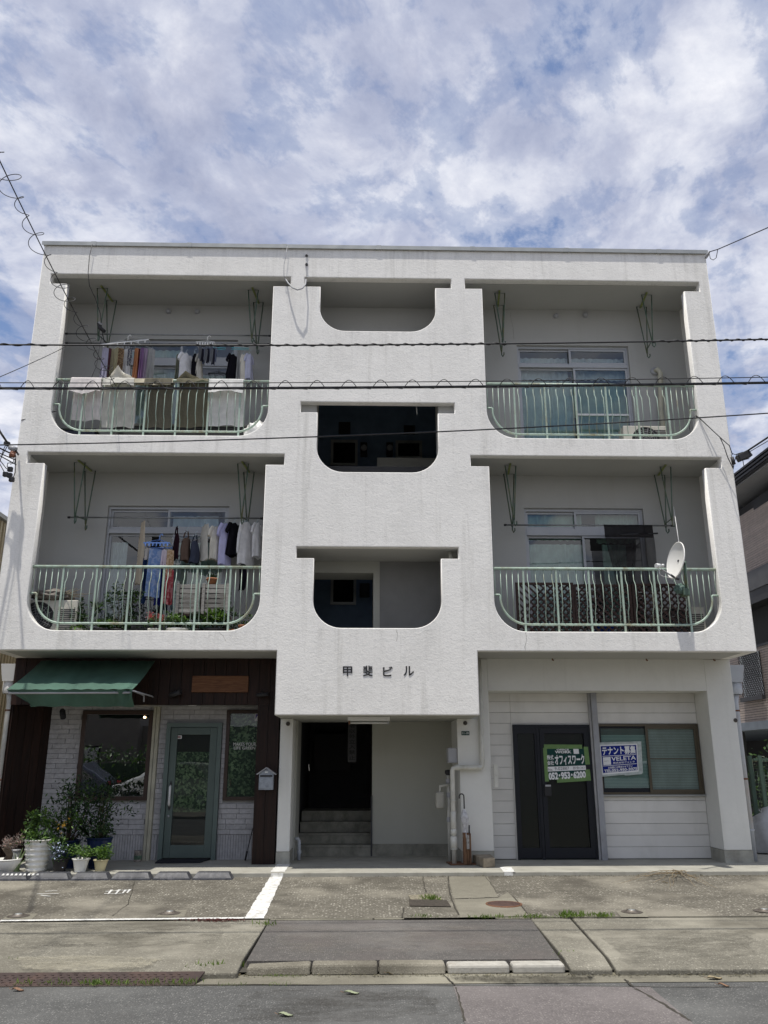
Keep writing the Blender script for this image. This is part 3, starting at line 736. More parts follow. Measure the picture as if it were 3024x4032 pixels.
MB().prism([(a.x+.012, SY-.0225, a.z+.02), (b_.x, SY-.0225, b_.z-.01), (a.x+.012, SY-.0225, b_.z-.01)], (0, -.002, 0)).build('sticker_print', M('sticker_purple', (.10, .08, .25)), wd)
# door
x0, x1, z1 = dr[0], dr[1], dr[3]
df = MB(); t = .065
df.box(x0, x0+t, SY-.07, SY+.05, .0, z1); df.box(x1-t, x1, SY-.07, SY+.05, .0, z1); df.box(x0+t, x1-t, SY-.07, SY+.05, z1-t, z1)
door = df.build('shop_door', TEALF, B); door['label'] = 'muted teal glazed shop door'
l0, l1, lz0, lz1 = x0+t+.006, x1-t-.006, .03, z1-t-.006
g0, g1 = l0+.105, l1-.11; gz0, gz1 = P(750, 3327, SY).z, P(750, 2893, SY).z
lf = MB(); y0, y1 = SY-.045, SY+.0
lf.box(l0, g0, y0, y1, lz0, lz1); lf.box(g1, l1, y0, y1, lz0, lz1); lf.box(g0, g1, y0, y1, gz1, lz1); lf.box(g0, g1, y0, y1, lz0, gz0)
leaf = lf.build('door_leaf', TEAL, door, bevel=.004)
MB().quad((g0, SY-.02, gz0), (g1, SY-.02, gz0), (g1, SY-.02, gz1), (g0, SY-.02, gz1)).build('pane', GLF, door)
zf0, zf1 = P(750, 3198, SY).z, P(750, 2961, SY).z
MB().quad((g0, SY-.008, zf0), (g1, SY-.008, zf0), (g1, SY-.008, zf1), (g0, SY-.008, zf1)).build('leaf_film', FILM, door)
MB().quad((g0, SY-.002, gz0), (g1, SY-.002, gz0), (g1, SY-.002, gz1), (g0, SY-.002, gz1)).build('door_back', BLACK, door)
a = S1(957, 860, SY-.05); hx = (l0+g0)/2
hz0, hz1 = P(660, 2500+960/1.4426, SY).z, P(660, 2500+865/1.4426, SY).z
MB().tube([(hx, SY-.045, hz1+.03), (hx, SY-.09, hz1), (hx+.004, SY-.105, (hz0+hz1)/2), (hx, SY-.09, hz0), (hx, SY-.045, hz0-.03)], [.012, .019, .015, .019, .012], 10).build('door_handle', WHITEPL, door)
for zz in (hz1+.05, hz0-.05): MB().prism([(hx-.02, SY-.05, zz), (hx, SY-.05, zz+.05), (hx+.02, SY-.05, zz), (hx, SY-.05, zz-.05)], (0, .004, 0)).build('handle_plate', BLACK, door)
MB().lathe([(0, -.012), (.016, -.012), (.018, 0)], (hx-.005, SY-.045, P(658, 3213, SY).z), 12, 'y').build('lock', GREYBOX, door)
a, b_ = S1(1003, 590, SY-.024), S1(1033, 571, SY-.024); st = box('sticker', (a.x, b_.x, SY-.026, SY-.022, a.z, b_.z), WHITEPL, door)
box('sticker_print', (a.x+.012, b_.x-.015, SY-.0265, SY-.026, a.z+.015, b_.z-.012), M('sticker_red', (.3, .12, .12)), door)
# twin beige post between window and door
box('wall_post', (p1[0], p1[0]+(p1[1]-p1[0])*.42, SY-.06, SY+.01, 0, 2.94), M('beige_post_paint', (.40, .385, .30), .6, dirt=(.25, .23, .17)), B)
box('wall_post', (p1[0]+(p1[1]-p1[0])*.52, p1[1], SY-.075, SY+.01, 0, 2.94), MATS['beige_post_paint'], B)
# timber header, corner column, side lining made of boards
n = 24; hx0, hx1 = -W2+.0, -1.452
xs = [hx0+(hx1-hx0)*i/n for i in range(n+1)]
fas = box('timber_fascia', (hx0, hx1, YB+.02, YB+.12, ZH, 2.94), DKWOOD, B)
for i in range(n): box('plank', (xs[i]+.003, xs[i+1]-.003, YB-.005+.004*(i % 2), YB+.019, ZH, 2.938), DKWOOD, fas)
box('shop_soffit', (hx0+.02, hx1, YB+.12, SY+.01, ZH+.01, ZH+.05), M('shop_soffit_paint', (.30, .30, .29)), B)
cw = box('timber_column', (-1.79, -1.47, YB+.02, YB+.2, .0, ZH), DKWOOD, B)
for i in range(2):
    xa = -1.797+i*.165; box('plank', (xa+.002, xa+.163, YB-.004, YB+.019, .0, ZH-.002), DKWOOD, cw)
sl = box('timber_side_lining', (-W2+.0, -W2+.04, YB+.02, SY+.1, .0, ZH), DKWOOD, B)
n = 5
for i in range(n):              # splayed boards from the corner to the shop front
    xa = -W2+.012+(.39)*i/n; xb = -W2+.012+(.39)*(i+1)/n; ya = YB-.004+(SY-YB)*i/n; yb = YB-.004+(SY-YB)*(i+1)/n
    MB().prism([(xa, ya, 0), (xb-.003, yb-.004, 0), (xb-.003, yb+.02, 0), (xa, ya+.02, 0)], (0, 0, ZH)).build('plank', DKWOOD, sl)
# blank wooden name board
a, b_ = P(753.5, 2725, .9), P(979, 2661, .9)
tag(box('wooden_board', (a.x, b_.x, .905, .942, a.z, b_.z), SIGNWOOD, bevel=.004), 'blank reddish brown wooden board on the dark timber above the teal door', 'board')
# awning
AY = -.15
a, b_ = P(26, 2715, AY), P(521, 2713.5, AY); c, d = Vector((a.x+.02, YB-.02, 2.90)), Vector((b_.x+.02, YB-.02, 2.90))
aw = thing('awning', ((a.x+b_.x)/2, YB, 2.5), 'green canvas awning over the shop display window', 'awning')
rr = random.Random(5)
def can(i, j):
    p = a.lerp(b_, i).lerp(c.lerp(d, i), j); p.z += .010*math.sin(i*23)*math.sin(j*3.1)-.025*math.sin(j*3.14159)+.004*math.sin(i*61+j*4); return p
MB().grid(can, 60, 14).build('canopy', AWN, aw)
zb = P(300, 2779, AY).z
def val(i, j):
    x = a.x+(b_.x-a.x)*i; lim = min(1.0, .35+(i/.16)*.65) if i < .16 else 1.0
    f = .014*math.sin(i*40)*j+.02*j*math.sin(i*9+1)
    if i > .84: f += .03*math.sin((i-.84)*70)*(1-j*.3)
    return (x+.34*j*max(0, 1-i*6)*1.0, AY-.005+f+.17*j+.03*max(0, i-.85)*6*math.sin(j*6+i*40), a.z+(zb-a.z)*j+.006*math.sin(i*31)*j)
MB().grid(val, 110, 8).build('valance', AWN, aw)
MB().tube([a+Vector((.02, .03, -.045)), b_+Vector((-.02, .03, -.045))], .016, 8).build('front_bar', GREYBOX, aw)
for i, p0 in ((0, a), (1, b_)):
    q = c if i == 0 else d
    MB().tube([p0+Vector((-.0, .03, -.02)), (p0.x+.03, YB-.1, p0.z-.02), (p0.x+.03, YB-.02, p0.z-.03)], .011, 8).build('arm', GREYBOX, aw)
a2, b2 = P(521, 2719, AY+.1), P(567, 2739, .72)
MB().bar(a2, b2, .013).bar(b2, b2+Vector((0, .02, -.09)), .016).build('arm', GREYBOX, aw)
# small spotlights
def spot(name, u, v, y, label, aim=(-.5, -.3, -.2), r=.045, L=.16):
    p = P(u, v, y); t = thing(name, p, label, 'spotlight'); dd = Vector(aim).normalized()*L
    MB().tube([p-dd*.5, p-dd*.3, p+dd*.5], [r*.7, r, r], 12).build('lamp_head', BLACK, t)
    MB().tube([p, p+Vector((0, .05, .06))], .01, 6).build('mount', BLACK, t); return t
spot('spotlight', 247, 2810, 1.35, 'small black spotlight by the top left corner of the display window', (.35, -.5, -.75))
spot('spotlight', 690, 2731, .84, 'dark spotlight on the timber fascia left of the wooden board', (.75, -.3, .2), .04, .2)
spot('spotlight', 1033, 2735, .84, 'dark spotlight at the top of the timber corner column', (.8, -.3, .05), .03, .2)
# lamp inside the display window
p = P(569, 2824, SY-.02); em = bpy.data.materials.new('warm_bulb'); em.use_nodes = True; nn = em.node_tree.nodes['Principled BSDF']
nn.inputs['Emission Color'].default_value = (1, .72, .4, 1); nn.inputs['Emission Strength'].default_value = 6
tag(MB().lathe([(0, -.018), (.014, -.012), (.018, 0), (.012, .012), (0, .016)], p, 12, 'y').build('window_lamp', em), 'small warm lit lamp in the top right corner of the display window', 'lamp')
p = P(753, 2767, 1.05); dl = MB().lathe([(0, 0), (.06, 0), (.065, .012)], Vector((p.x, 1.15, ZH-.004)), 16).build('downlight', WHITEPL)
tag(dl, 'white round downlight under the timber fascia', 'lamp')
# house-shaped letter box
a, b_ = P(1018, 3110, .84), P(1077, 3046, .84); mx = (a.x+b_.x)/2
lb = thing('letter_box', (mx, .9, a.z), 'grey house shaped metal letter box on the dark timber column', 'letter box')
LBM = M('galvanised_letterbox', (.30, .33, .37), .4, .6, var=.25, vs=20)
zr = P(1047, 3023, .84).z
MB().prism([(a.x, .84, a.z), (b_.x, .84, a.z), (b_.x, .84, b_.z), (mx, .84, zr-.02), (a.x, .84, b_.z)], (0, .10, 0)).build('body', LBM, lb)
MB().bar((a.x-.035, .88, b_.z-.012), (mx, .88, zr), .14, .014).build('roof', GREYBOX, lb); MB().bar((b_.x+.035, .88, b_.z-.012), (mx, .88, zr), .14, .014).build('roof', GREYBOX, lb)
box('flap', (a.x+.015, b_.x-.015, .828, .839, b_.z-.045, b_.z-.02), BLACK, lb); box('front_panel', (a.x+.015, b_.x-.015, .832, .839, a.z+.02, b_.z-.055), LBM, lb, bevel=.004)
box('name_slip', (mx-.02, mx+.02, .832, .8395, b_.z+.01, b_.z+.03), WHITEPL, lb)
# stick, mat, tin
a, b_ = P(968, 3385, 1.45), P(996, 3250, 1.5)
st = thing('cane', (a.x, 1.4, 0), 'thin black stick leaning against the timber column', 'stick')
MB().tube([(a.x, 1.38, .01), (a.x+.02, 1.4, .14)], .014, 8).build('tip', BLACK, st); MB().tube([(a.x+.02, 1.4, .14), (b_.x+.05, 1.55, b_.z+.2)], .006, 6).build('shaft', BLACK, st)
mbm = MB(); c4 = [G(610, 3401, 0), G(786, 3399, 0), G(830, 3385, 0), G(632, 3385, 0)]
mbm.prism([Vector((q.x, q.y, .004)) for q in c4], (0, 0, .014)); tag(mbm.build('door_mat', M('dark_mat', (.012, .014, .02), .95, bs=.4, bscale=120)), 'dark rubber door mat in front of the teal door', 'mat')
p = G(541, 3393, 0); tn = thing('tin_can', (p.x, p.y, 0), 'old painted tin standing by the base of the shop wall', 'tin')
MB().lathe([(.055, 0), (.058, .02), (.055, .04), (.055, .13), (.06, .145), (.055, .15)], (p.x, p.y, .003), 18).build('can_body', M('tin_label', (.28, .25, .22), .5, .3, var=.6, vs=25), tn)
MB().lathe([(.056, .03), (.0565, .03), (.0565, .085)], (p.x, p.y, .003), 18).build('label_band', M('tin_green', (.12, .2, .14), .6, var=.5, vs=30), tn)

# ---------------------------------------------------------------- potted plants before the shop
def foliage(c, rx, rz, n, L, mats, parent, seed, ry=None, lo=-1.0, droop=.0, up=.35, core=.0, name='foliage'):
    rr = random.Random(seed); ry = ry or rx; mbs = [MB() for _ in mats]; c = Vector(c)
    clumps = [Vector((rr.gauss(0, .48)*rx, rr.gauss(0, .48)*ry, rr.uniform(-.85, .9)*rz)) for _ in range(max(5, n//38))]
    for i in range(n):
        k = clumps[rr.randrange(len(clumps))]; q = k+Vector((rr.gauss(0, .22)*rx, rr.gauss(0, .22)*ry, rr.gauss(0, .20)*rz))
        if q.z < lo*rz: q.z = lo*rz+rr.random()*.05
        d = Vector((rr.gauss(0, 1), rr.gauss(0, 1), rr.gauss(up, .7)-droop)); nn_ = Vector((rr.gauss(0, .6), rr.gauss(-.2, .6), 1))
        l = L*rr.uniform(.6, 1.3); mbs[0 if rr.random() < .62 else -1].leaf(c+q, d, nn_, l, l*.42)
    for mbx, mt_ in zip(mbs, mats):
        if mbx.v: mbx.build(name, mt_, parent)
    return clumps
def stems(base, c, clumps, parent, seed, r=.008, mat=None):
    rr = random.Random(seed); mb_ = MB(); base = Vector(base); c = Vector(c)
    for k in clumps[:14]:
        e = c+k; m1 = base.lerp(e, .5)+Vector((rr.gauss(0, .02), rr.gauss(0, .02), .02)); mb_.tube([base+Vector((rr.gauss(0, .01), rr.gauss(0, .01), 0)), m1, e], [r, r*.7, r*.35], 5)
    mb_.build('stem', mat or BARK, parent)
def pot(name, u, v, z, wpx, hpx, label, mat, prof='taper', cat='plant pot', group=None, rim=.01, y=None):
    p = G(u, v, z) if y is None else Vector((P(u, v, y).x, y, z))
    sc = (p-CAM).dot(WW)/FPX; w, h = wpx*sc, hpx*sc*1.0
    t = thing(name, (p.x, p.y, z), label, cat, group); r1 = w/2; r0 = r1*(.68 if prof != 'bowl' else .5)
    pr = [(0.001, 0), (r0, 0)]
    N = 14 if prof != 'rib' else 48
    for i in range(N+1):
        f = i/N; r = r0+(r1-r0)*(f if prof != 'bowl' else math.sin(f*1.57))
        if prof == 'rib': r += .007*math.sin(f*2*math.pi*6)
        pr.append((r, h*f))
    pr += [(r1+rim, h), (r1+rim, h+.015), (r1-.012, h+.015), (r1-.02, h-.03)]
    MB().lathe(pr, (p.x, p.y, z+.004), 28).build('pot', mat, t)
    MB().disc((p.x, p.y, z+h-.02), r1-.015, 20).build('soil', SOIL, t)
    return t, p, w, h
POTW = M('white_plastic_pot', (.80, .79, .74), .5, var=.06, vs=6, dirt=(.45, .40, .28), dirt_amt=.4)
POTN = M('navy_pot', (.008, .02, .07), .35, var=.15); POTB = M('black_pot', (.018, .016, .018), .6); POTY = M('cream_pot', (.55, .49, .30), .5, dirt=(.35, .30, .15))
t, p, w, h = pot('potted_ivy', 140, 3440, .0, 110, 112, 'bushy ivy in the large ribbed white pot beside the dark timber wall', POTW, 'rib', 'potted plant', y=.30)
foliage((p.x+.05, p.y, h+.14), .28, .2, 1000, .06, [LEAFA, LEAFB, LEAFC], t, 11, lo=-.95)
foliage((p.x+.02, p.y-.02, h+.28), .18, .16, 260, .05, [LEAFC, LEAFA], t, 12)
fl = MB(); rr = random.Random(2)
for q in range(14): fl.leaf((p.x+.32+rr.gauss(0, .03), p.y-.02+rr.gauss(0, .02), h+.25+rr.gauss(0, .04)), (rr.gauss(0, 1), -1, rr.gauss(0, 1)), (0, 0, 1), .05, .03)
tag(fl.build('flower', M('yellow_flower', (.65, .38, .05)), t), kind='stuff')
t, p, w, h = pot('potted_shrub', 258, 3415, .0, 95, 98, 'tall loose shrub in a navy pot behind the ribbed white pot', POTN, 'taper', 'potted plant', y=.62)
k = foliage((p.x+.02, p.y, h+.36), .36, .44, 1250, .065, [LEAFB, LEAFA], t, 21, ry=.3, up=.3); stems((p.x, p.y, h-.03), (p.x+.02, p.y, h+.36), k, t, 22, .012)
MB().tube([(p.x-.02, p.y, h-.03), (p.x+.01, p.y, h+.35), (p.x-.05, p.y, h+.7)], [.016, .012, .006], 7).build('trunk', BARK, t)
t, p, w, h = pot('potted_olive', 383, 3412, .0, 98, 108, 'round leafy shrub in a navy pot left of the small cream pot', POTN, 'taper', 'potted plant', y=.60)
k = foliage((p.x-.02, p.y, h+.24), .27, .28, 1050, .062, [LEAFB, LEAFA], t, 31, ry=.28, up=.6); stems((p.x, p.y, h-.03), (p.x-.02, p.y, h+.24), k, t, 32)
k = foliage((p.x+.05, p.y, h+.58), .12, .12, 150, .045, [LEAFB, LEAFA], t, 33, up=1); stems((p.x+.02, p.y, h), (p.x+.05, p.y, h+.58), k, t, 34, .005)
big = MB(); rr = random.Random(8)
for q in range(7):
    ang = 2.2+q*.35; big.leaf((p.x-.10, p.y-.12, h+.02), (math.cos(ang)*1, -.5, .7+rr.gauss(0, .2)), (0, -.3, 1), .28, .07)
big.build('long_leaves', LEAFB, t)
t, p, w, h = pot('potted_blue_flowers', 233, 3436, .0, 62, 44, 'pale blue flowers in a small black pot between the white pots', POTB, 'taper', 'potted plant', y=.20)
foliage((p.x, p.y, h+.08), .12, .12, 420, .045, [LEAFA, LEAFB], t, 41)
fl = MB(); rr = random.Random(3)
for q in range(80): fl.leaf((p.x-.01+rr.gauss(0, .05), p.y-.06+rr.gauss(0, .04), h+.12+rr.gauss(0, .055)), (rr.gauss(0, 1), -1, rr.gauss(0, 1)), (0, 0, 1), .03, .022)
tag(fl.build('flower', M('pale_blue_petals', (.36, .42, .56)), t), kind='stuff')
t, p, w, h = pot('potted_fern', 315, 3432, .0, 62, 44, 'small white pot of bright green ferny plant', POTW, 'taper', 'potted plant', y=.20, rim=.014)
foliage((p.x-.0, p.y, h+.07), .17, .085, 620, .045, [LEAFC, LEAFA], t, 51, up=.5, lo=-.6)
t, p, w, h = pot('potted_moss_plant', 394, 3430, .0, 53, 38, 'small cream pot with bright green leaning plant, rightmost of the pots', POTY, 'taper', 'potted plant', y=.24)
foliage((p.x+.04, p.y, h+.08), .12, .11, 460, .045, [LEAFC, LEAFA], t, 61, up=.6, lo=-.6)
t, p, w, h = pot('bonsai_bowl', 20, 3442, .0, 105, 46, 'gnarled grey bonsai stump in a wide white bowl at the left end', POTW, 'bowl', 'potted plant', y=.12)
MB().tube([(p.x, p.y, h-.02), (p.x+.03, p.y, h+.07), (p.x-.02, p.y, h+.14), (p.x+.02, p.y, h+.22)], [.06, .045, .055, .03], 9).build('trunk', BARK, t)
foliage((p.x+.01, p.y, h+.22), .13, .09, 700, .03, [M('dry_grey_twigs', (.20, .17, .15), .9, var=.4, vs=30), M('dry_pink_twigs', (.28, .18, .15), .9, var=.3, vs=30)], t, 71)
t = thing('aloe_plant', (P(75, 3420, .2).x, .2, 0), 'long pale green sword leaves beside the ribbed white pot', 'plant'); ax = P(70, 3430, .2).x
for q, (dx, hh) in enumerate(((.06, .42), (.02, .36), (-.02, .28), (.10, .25))):
    mb_ = MB(); n = 7
    mb_.grid(lambda i, j, dx=dx, hh=hh: (ax+dx*j*j*2.2+(i-.5)*.045*(1-j*.85), .2-.03*q, .0+hh*j*(1-.15*j)), 2, n); mb_.build('leaf', M('sword_leaf', (.20, .26, .12), .5, var=.35, vs=25), t)
t = thing('glass_jar', (P(60, 3410, .3).x, .3, 0), 'clear plastic tub behind the sword leaves', 'tub'); jx = P(58, 3400, .32).x
MB().lathe([(.05, 0), (.06, .02), (.062, .24), (.055, .25)], (jx, .32, .0), 16).build('tub_wall', M('cloudy_plastic', (.4, .42, .4), .25), t)
MB().lathe([(.0, .27), (.064, .27), (.066, .25), (.05, .245)], (jx, .32, .0), 16).build('lid', GREYBOX, t)

# ---------------------------------------------------------------- entrance things
a, b_ = P(1369, 2846, .4), P(1534.6, 2822, .4)
lt = thing('fluorescent_fitting', ((a.x+b_.x)/2, .42, 2.044), 'white fluorescent light fitting under the entrance soffit', 'light fitting')
box('housing', (a.x, b_.x, .36, .48, 1.985, 2.041), WHITEPL, lt, bevel=.004)
MB().tube([(a.x+.03, .42, 1.955), (b_.x-.03, .42, 1.955)], .014, 10).build('tube', M('unlit_tube', (.55, .56, .54), .3), lt)
for xx in (a.x+.012, b_.x-.032): box('socket', (xx, xx+.02, .39, .45, 1.935, 1.984), RUST if xx < 0 else GREYBOX, lt)
# vertical notice
a, b_ = P(1369, 3001, 2.6), P(1404, 2830, 2.6)
nb_ = thing('vertical_notice', ((a.x+b_.x)/2, 2.6, a.z), 'dim vertical strip notice hanging in the dark stairwell', 'sign')
box('strip', (a.x, b_.x, 2.6, 2.612, a.z, 2.9), M('dim_notice_grey', (.07, .07, .075)), nb_)
cz = b_.z-.03; s_ = (P(1369, 2868, 2.6).z-P(1369, 2994, 2.6).z)/6
for i, ch in enumerate('者以外立入禁止'):
    z1 = P(1369, 2868, 2.6).z-s_*(i-1); text('character', ch, a.x+.02, b_.x-.02, z1-s_*.88, z1-.01, 2.598, BLACK, nb_, ext=0, bold=.02)
# pipework right of the passage
pz = P(1850, 3022, .83).z; xv = P(1896, 2900, .86).x; xl = P(1785, 3200, .84).x; yp = .86; r = .034
pp = thing('drain_pipe', (xl, yp, 0), 'cream drain pipe with an elbow running across the entrance column', 'pipe')
MB().tube([(xv, yp, 2.94), (xv, yp, pz+.05), (xv-.012, yp, pz+.015), (xv-.05, yp, pz), (xl+.05, yp, pz), (xl+.012, yp, pz-.015), (xl, yp, pz-.05), (xl, yp, .0)], r, 12).build('pipe_run', PVC, pp)
for z0, z1, k in ((.98, .99, 1.5), (.86, .875, 1.35), (.48, .72, 1.22), (.40, .48, 1.32), (.22, .38, 1.5), (.20, .22, 1.6)):
    MB().lathe([(r, z0), (r*k, z0+.004), (r*k, z1-.004), (r, z1)], (xl, yp, 0), 14).build('coupling', PVC, pp)
for x in (xl+.06, xv-.07): MB().lathe([(r*1.2, 0), (r*1.2, .05)], (x, yp, pz), 14, 'x').build('coupling', PVC, pp)
x2 = P(1766, 3200, 1.3).x; g2 = thing('gas_pipe', (x2, 1.2, 0), 'thin cream gas riser with meter behind the drain pipe', 'pipe')
MB().tube([(x2, 1.25, 0), (x2, 1.25, 1.25)], .024, 10).build('riser', PVC, g2)
MB().lathe([(0, 1.30), (.045, 1.29), (.05, 1.25), (.03, 1.22)], (x2, 1.25, 0), 12).build('cap', BLACK, g2)
box('gas_meter', (x2-.20, x2-.07, 1.15, 1.32, .74, .98), M('meter_cream', (.38, .37, .32), .5), g2, bevel=.03)
MB().tube([(x2-.13, 1.2, .98), (x2-.13, 1.2, 1.06), (x2, 1.22, 1.08)], .02, 8).build('inlet', PVC, g2)
for zz in (.9, .55, 1.1): MB().lathe([(.032, zz), (.036, zz+.01), (.036, zz+.06), (.032, zz+.07)], (x2, 1.25, 0), 12).build('coupling', GREYBOX, g2)
a, b_ = P(1764, 3004, .98), P(1802, 2945, .98)
bx = thing('junction_box', (a.x, 1.0, a.z), 'small grey junction box left of the entrance column', 'box')
box('case', (a.x, b_.x-.005, .96, 1.2, a.z, b_.z), GREYBOX, bx, bevel=.006); box('lid', (a.x+.008, b_.x-.012, .952, .959, a.z+.01, b_.z-.01), GREYBOX, bx, bevel=.003)
a, b_ = P(1803, 3013, .93), P(1884, 2836, .93)
box('column_casing', (a.x, b_.x, .915, YB-.002, a.z, 2.042), COLUMN, B, bevel=.005)
a, b_ = P(1817, 2895, .91), P(1848, 2879, .91)
np_ = thing('number_plate', ((a.x+b_.x)/2, .912, a.z), 'small dark green address plate with white numbers on the entrance column', 'address plate')
box('plate', (a.x, b_.x, .906, .913, a.z, b_.z), M('plate_green', (.01, .05, .04), .4), np_); text('numbers', '11-18', a.x+.012, b_.x-.012, a.z+.015, b_.z-.015, .9055, WHITEPL, np_, ext=0, bold=.01)
for u, v, y, lab in ((1134, 2850, YB, 'on the left entrance column'), (1832, 2847, .913, 'above the address plate'), (2896, 2836, YB, 'on the right corner column')):
    p = P(u, v, y); o = thing('vent_disc', p, 'dark oval vent cover '+lab, 'vent cover')
    MB().lathe([(0, -.012), (.026, -.012), (.032, -.006), (.032, 0)], p, 16, 'y').build('cover', M('vent_brown', (.09, .08, .065), .6), o); MB().lathe([(.010, -.0125), (.014, -.015), (.018, -.0125)], p, 12, 'y').build('ring', BLACK, o)
# umbrella in a narrow stand
ux = P(1838, 3300, .80).x
stn = thing('umbrella_stand', (ux, .8, 0), 'narrow rusty brown stand made of old boards before the entrance column', 'stand')
zs = P(1838, 3278, .8).z
RW = wood('rusty_brown_board', (.06, .025, .015), (.22, .13, .07), .8, grain=(8, 8, 1.2), scale=4)
for x0_, x1_ in ((-.055, -.012), (-.004, .022), (.028, .055)): box('board', (ux+x0_, ux+x1_, .76, .785, .012, zs+(.0 if x0_ < 0 else -.01)), RW, stn)
box('back_board', (ux-.055, ux+.055, .83, .85, .012, zs-.005), RW, stn); box('side_board', (ux-.054, ux-.04, .786, .829, .012, zs-.01), RW, stn); box('side_board', (ux+.04, ux+.054, .786, .829, .012, zs-.01), RW, stn)
box('rag', (ux-.01, ux+.03, .75, .76, zs-.22, zs-.03), M('grey_rag', (.3, .29, .27), .9, var=.4, vs=30), stn, bevel=.004)
pl = [G(u, v, 0) for u, v in ((1757, 3397), (1775, 3408), (1875, 3406), (1862, 3394))]
MB().prism([Vector((q.x, q.y, .003)) for q in pl], (0, 0, .014)).build('base_plate', RUST, stn)
um = thing('umbrella', (ux, .8, .3), 'closed clear plastic umbrella with a black crook handle in the stand', 'umbrella')
zt, zh = P(1827, 3170, .8).z, P(1822, 3127, .8).z; ex = ux-.02
hk = [(ex-.005, .8, zt-.05), (ex-.006, .8, zh-.03)]+[(ex-.040+.034*math.cos(rad(q)), .8, zh-.03+.034*math.sin(rad(q))) for q in range(0, 181, 20)]+[(ex-.074, .8, zh-.06)]
MB().tube(hk, .009, 8).build('handle', BLACK, um)
mb_ = MB(); n = 16; m_ = 26
def umf(i, j):
    ang = i*6.2832; z = zs-.12+(zt-.06-(zs-.12))*j; r = (.022+.026*math.sin(j*9+1)*.5+.02*math.sin(j*3.14))*(1+.28*math.sin(ang*5+j*14))
    return (ex+.01-.02*j+r*math.cos(ang), .8+r*math.sin(ang), z)
mb_.grid(umf, n, m_).build('canopy', M('milky_plastic', (.52, .52, .53), .3, var=.35, vs=22), um)
MB().tube([(ex+.055, .8, zs-.1), (ex+.06, .8, zs+.10)], .011, 7).build('second_stick', BLACK, stn)
# stone block
blk = thing('stone_block', (P(1900, 3390, .75).x, .75, 0), 'rough concrete kerb block lying beside the entrance column', 'stone block')
c4 = [G(1855, 3398, 0), G(1905, 3418, 0), G(1950, 3415, 0), G(1918, 3388, 0)]
mb_ = MB(); rr = random.Random(4)
hb = .155; e_ = [Vector((q.x, q.y, .002)) for q in c4]; e_[0].z = .002
mb_.prism(e_, (0, 0, hb*.8)); ob = mb_.build('block', M('rough_block', (.27, .23, .17), .95, var=.35, vs=10, bs=.6, bscale=30), blk, recalc=True, bevel=.012)
# short drain elbow left
px_ = P(1175, 3370, 1.55).x
el = thing('drain_elbow', (px_, 1.5, 0), 'short grey pipe elbow by the left foot of the passage', 'pipe')
MB().tube([(px_-.05, 1.5, .30), (px_-.01, 1.5, .30), (px_+.01, 1.5, .27), (px_+.012, 1.5, .0)], .026, 10).build('elbow', PIPEG, el); MB().lathe([(.03, .09), (.034, .1), (.034, .13), (.03, .14)], (px_+.012, 1.5, 0), 12).build('coupling', PIPEG, el)

# ---------------------------------------------------------------- vacant office on the right
OY = 1.45
def S3(x, y, yy=OY): return P(1874+x/1.4426, 2500+y/1.4426, yy)
off = box('office_front', (1.716, 5.12, OY+.03, OY+.18, 0, ZL+.1), M('siding_gap', (.26, .26, .25)), B)
bh = .1655
xl0, xl1 = 1.73, S3(212, 900).x; xr0, xr1 = S3(712, 1100).x, S3(1302, 800).x
xr1 = 5.095
zd = S3(400, 510).z; zw0, zw1 = S3(1000, 905).z, S3(1000, 508).z
xp0, xp1 = S3(680, 900).x, S3(712, 900).x; xd0, xd1 = S3(215, 900).x+.02, S3(655, 900).x
def boards(x0, x1, z0, z1):
    z = z0; i = 0
    while z < z1-.01:
        ze = min(z+bh, z1); MB().box(x0, x1, OY+.002*(i % 2)-.001, OY+.03, z+.0025, ze-.0015).build('siding_board', SIDING, off, bevel=.003); z = ze; i += 1
boards(xl0, xd0-.02, .01, ZL); boards(xd0-.0175, xp0-.003, zd+.02, ZL); boards(xp1+.003, xr1, .01, zw0-.03); boards(xp1+.003, xr1, zw1+.01, ZL)
tr = MB(); tr.box(xd0-.02, xd0-.003, OY-.02, OY+.02, 0, zd+.02); tr.box(xd0-.003, xp0, OY-.02, OY+.02, zd+.003, zd+.018); tr.build('door_trim', SIDING, off)
box('steel_post', (xp0, xp1, OY-.12, OY+.02, 0, ZL), M('grey_blue_post', (.31, .32, .34), .55, .2, var=.12, dirt=(.20, .19, .18), dirt_amt=.6), B)
box('steel_post', (xp0-.03, xp0-.002, OY-.06, OY+.02, 0, ZL), M('grey_trim', (.40, .40, .40), .5), B)
# dark aluminium door with side light
dr2 = MB(); y0, y1 = OY-.045, OY+.02; xs0, xs1 = xd0, xp0-.035; xm0, xm1 = S3(357, 900).x, S3(393, 900).x
dr2.box(xs0, xs0+.035, y0, y1, 0.0, zd); dr2.box(xs1-.03, xs1, y0, y1, 0, zd); dr2.box(xs0+.035, xs1-.03, y0, y1, zd-.045, zd); dr2.box(xm0, xm0+.045, y0, y1, 0, zd-.045)
od = dr2.build('office_door', NAVY, B); od['label'] = 'black aluminium door with narrow side light'
sl_ = MB(); zg0, zg1 = S3(500, 1208).z, S3(500, 560).z
sl_.box(xs0+.035, xs0+.07, y0+.01, y1, 0.02, zd-.045); sl_.box(xm0-.03, xm0-.001, y0+.01, y1, .02, zd-.045); sl_.box(xs0+.07, xm0-.03, y0+.01, y1, .02, zg0); sl_.box(xs0+.07, xm0-.03, y0+.01, y1, zg1, zd-.045)
sl_.build('side_light', NAVY, od)
MB().quad((xs0+.07, OY-.01, zg0), (xm0-.03, OY-.01, zg0), (xm0-.03, OY-.01, zg1), (xs0+.07, OY-.01, zg1)).build('pane', GLW, od)
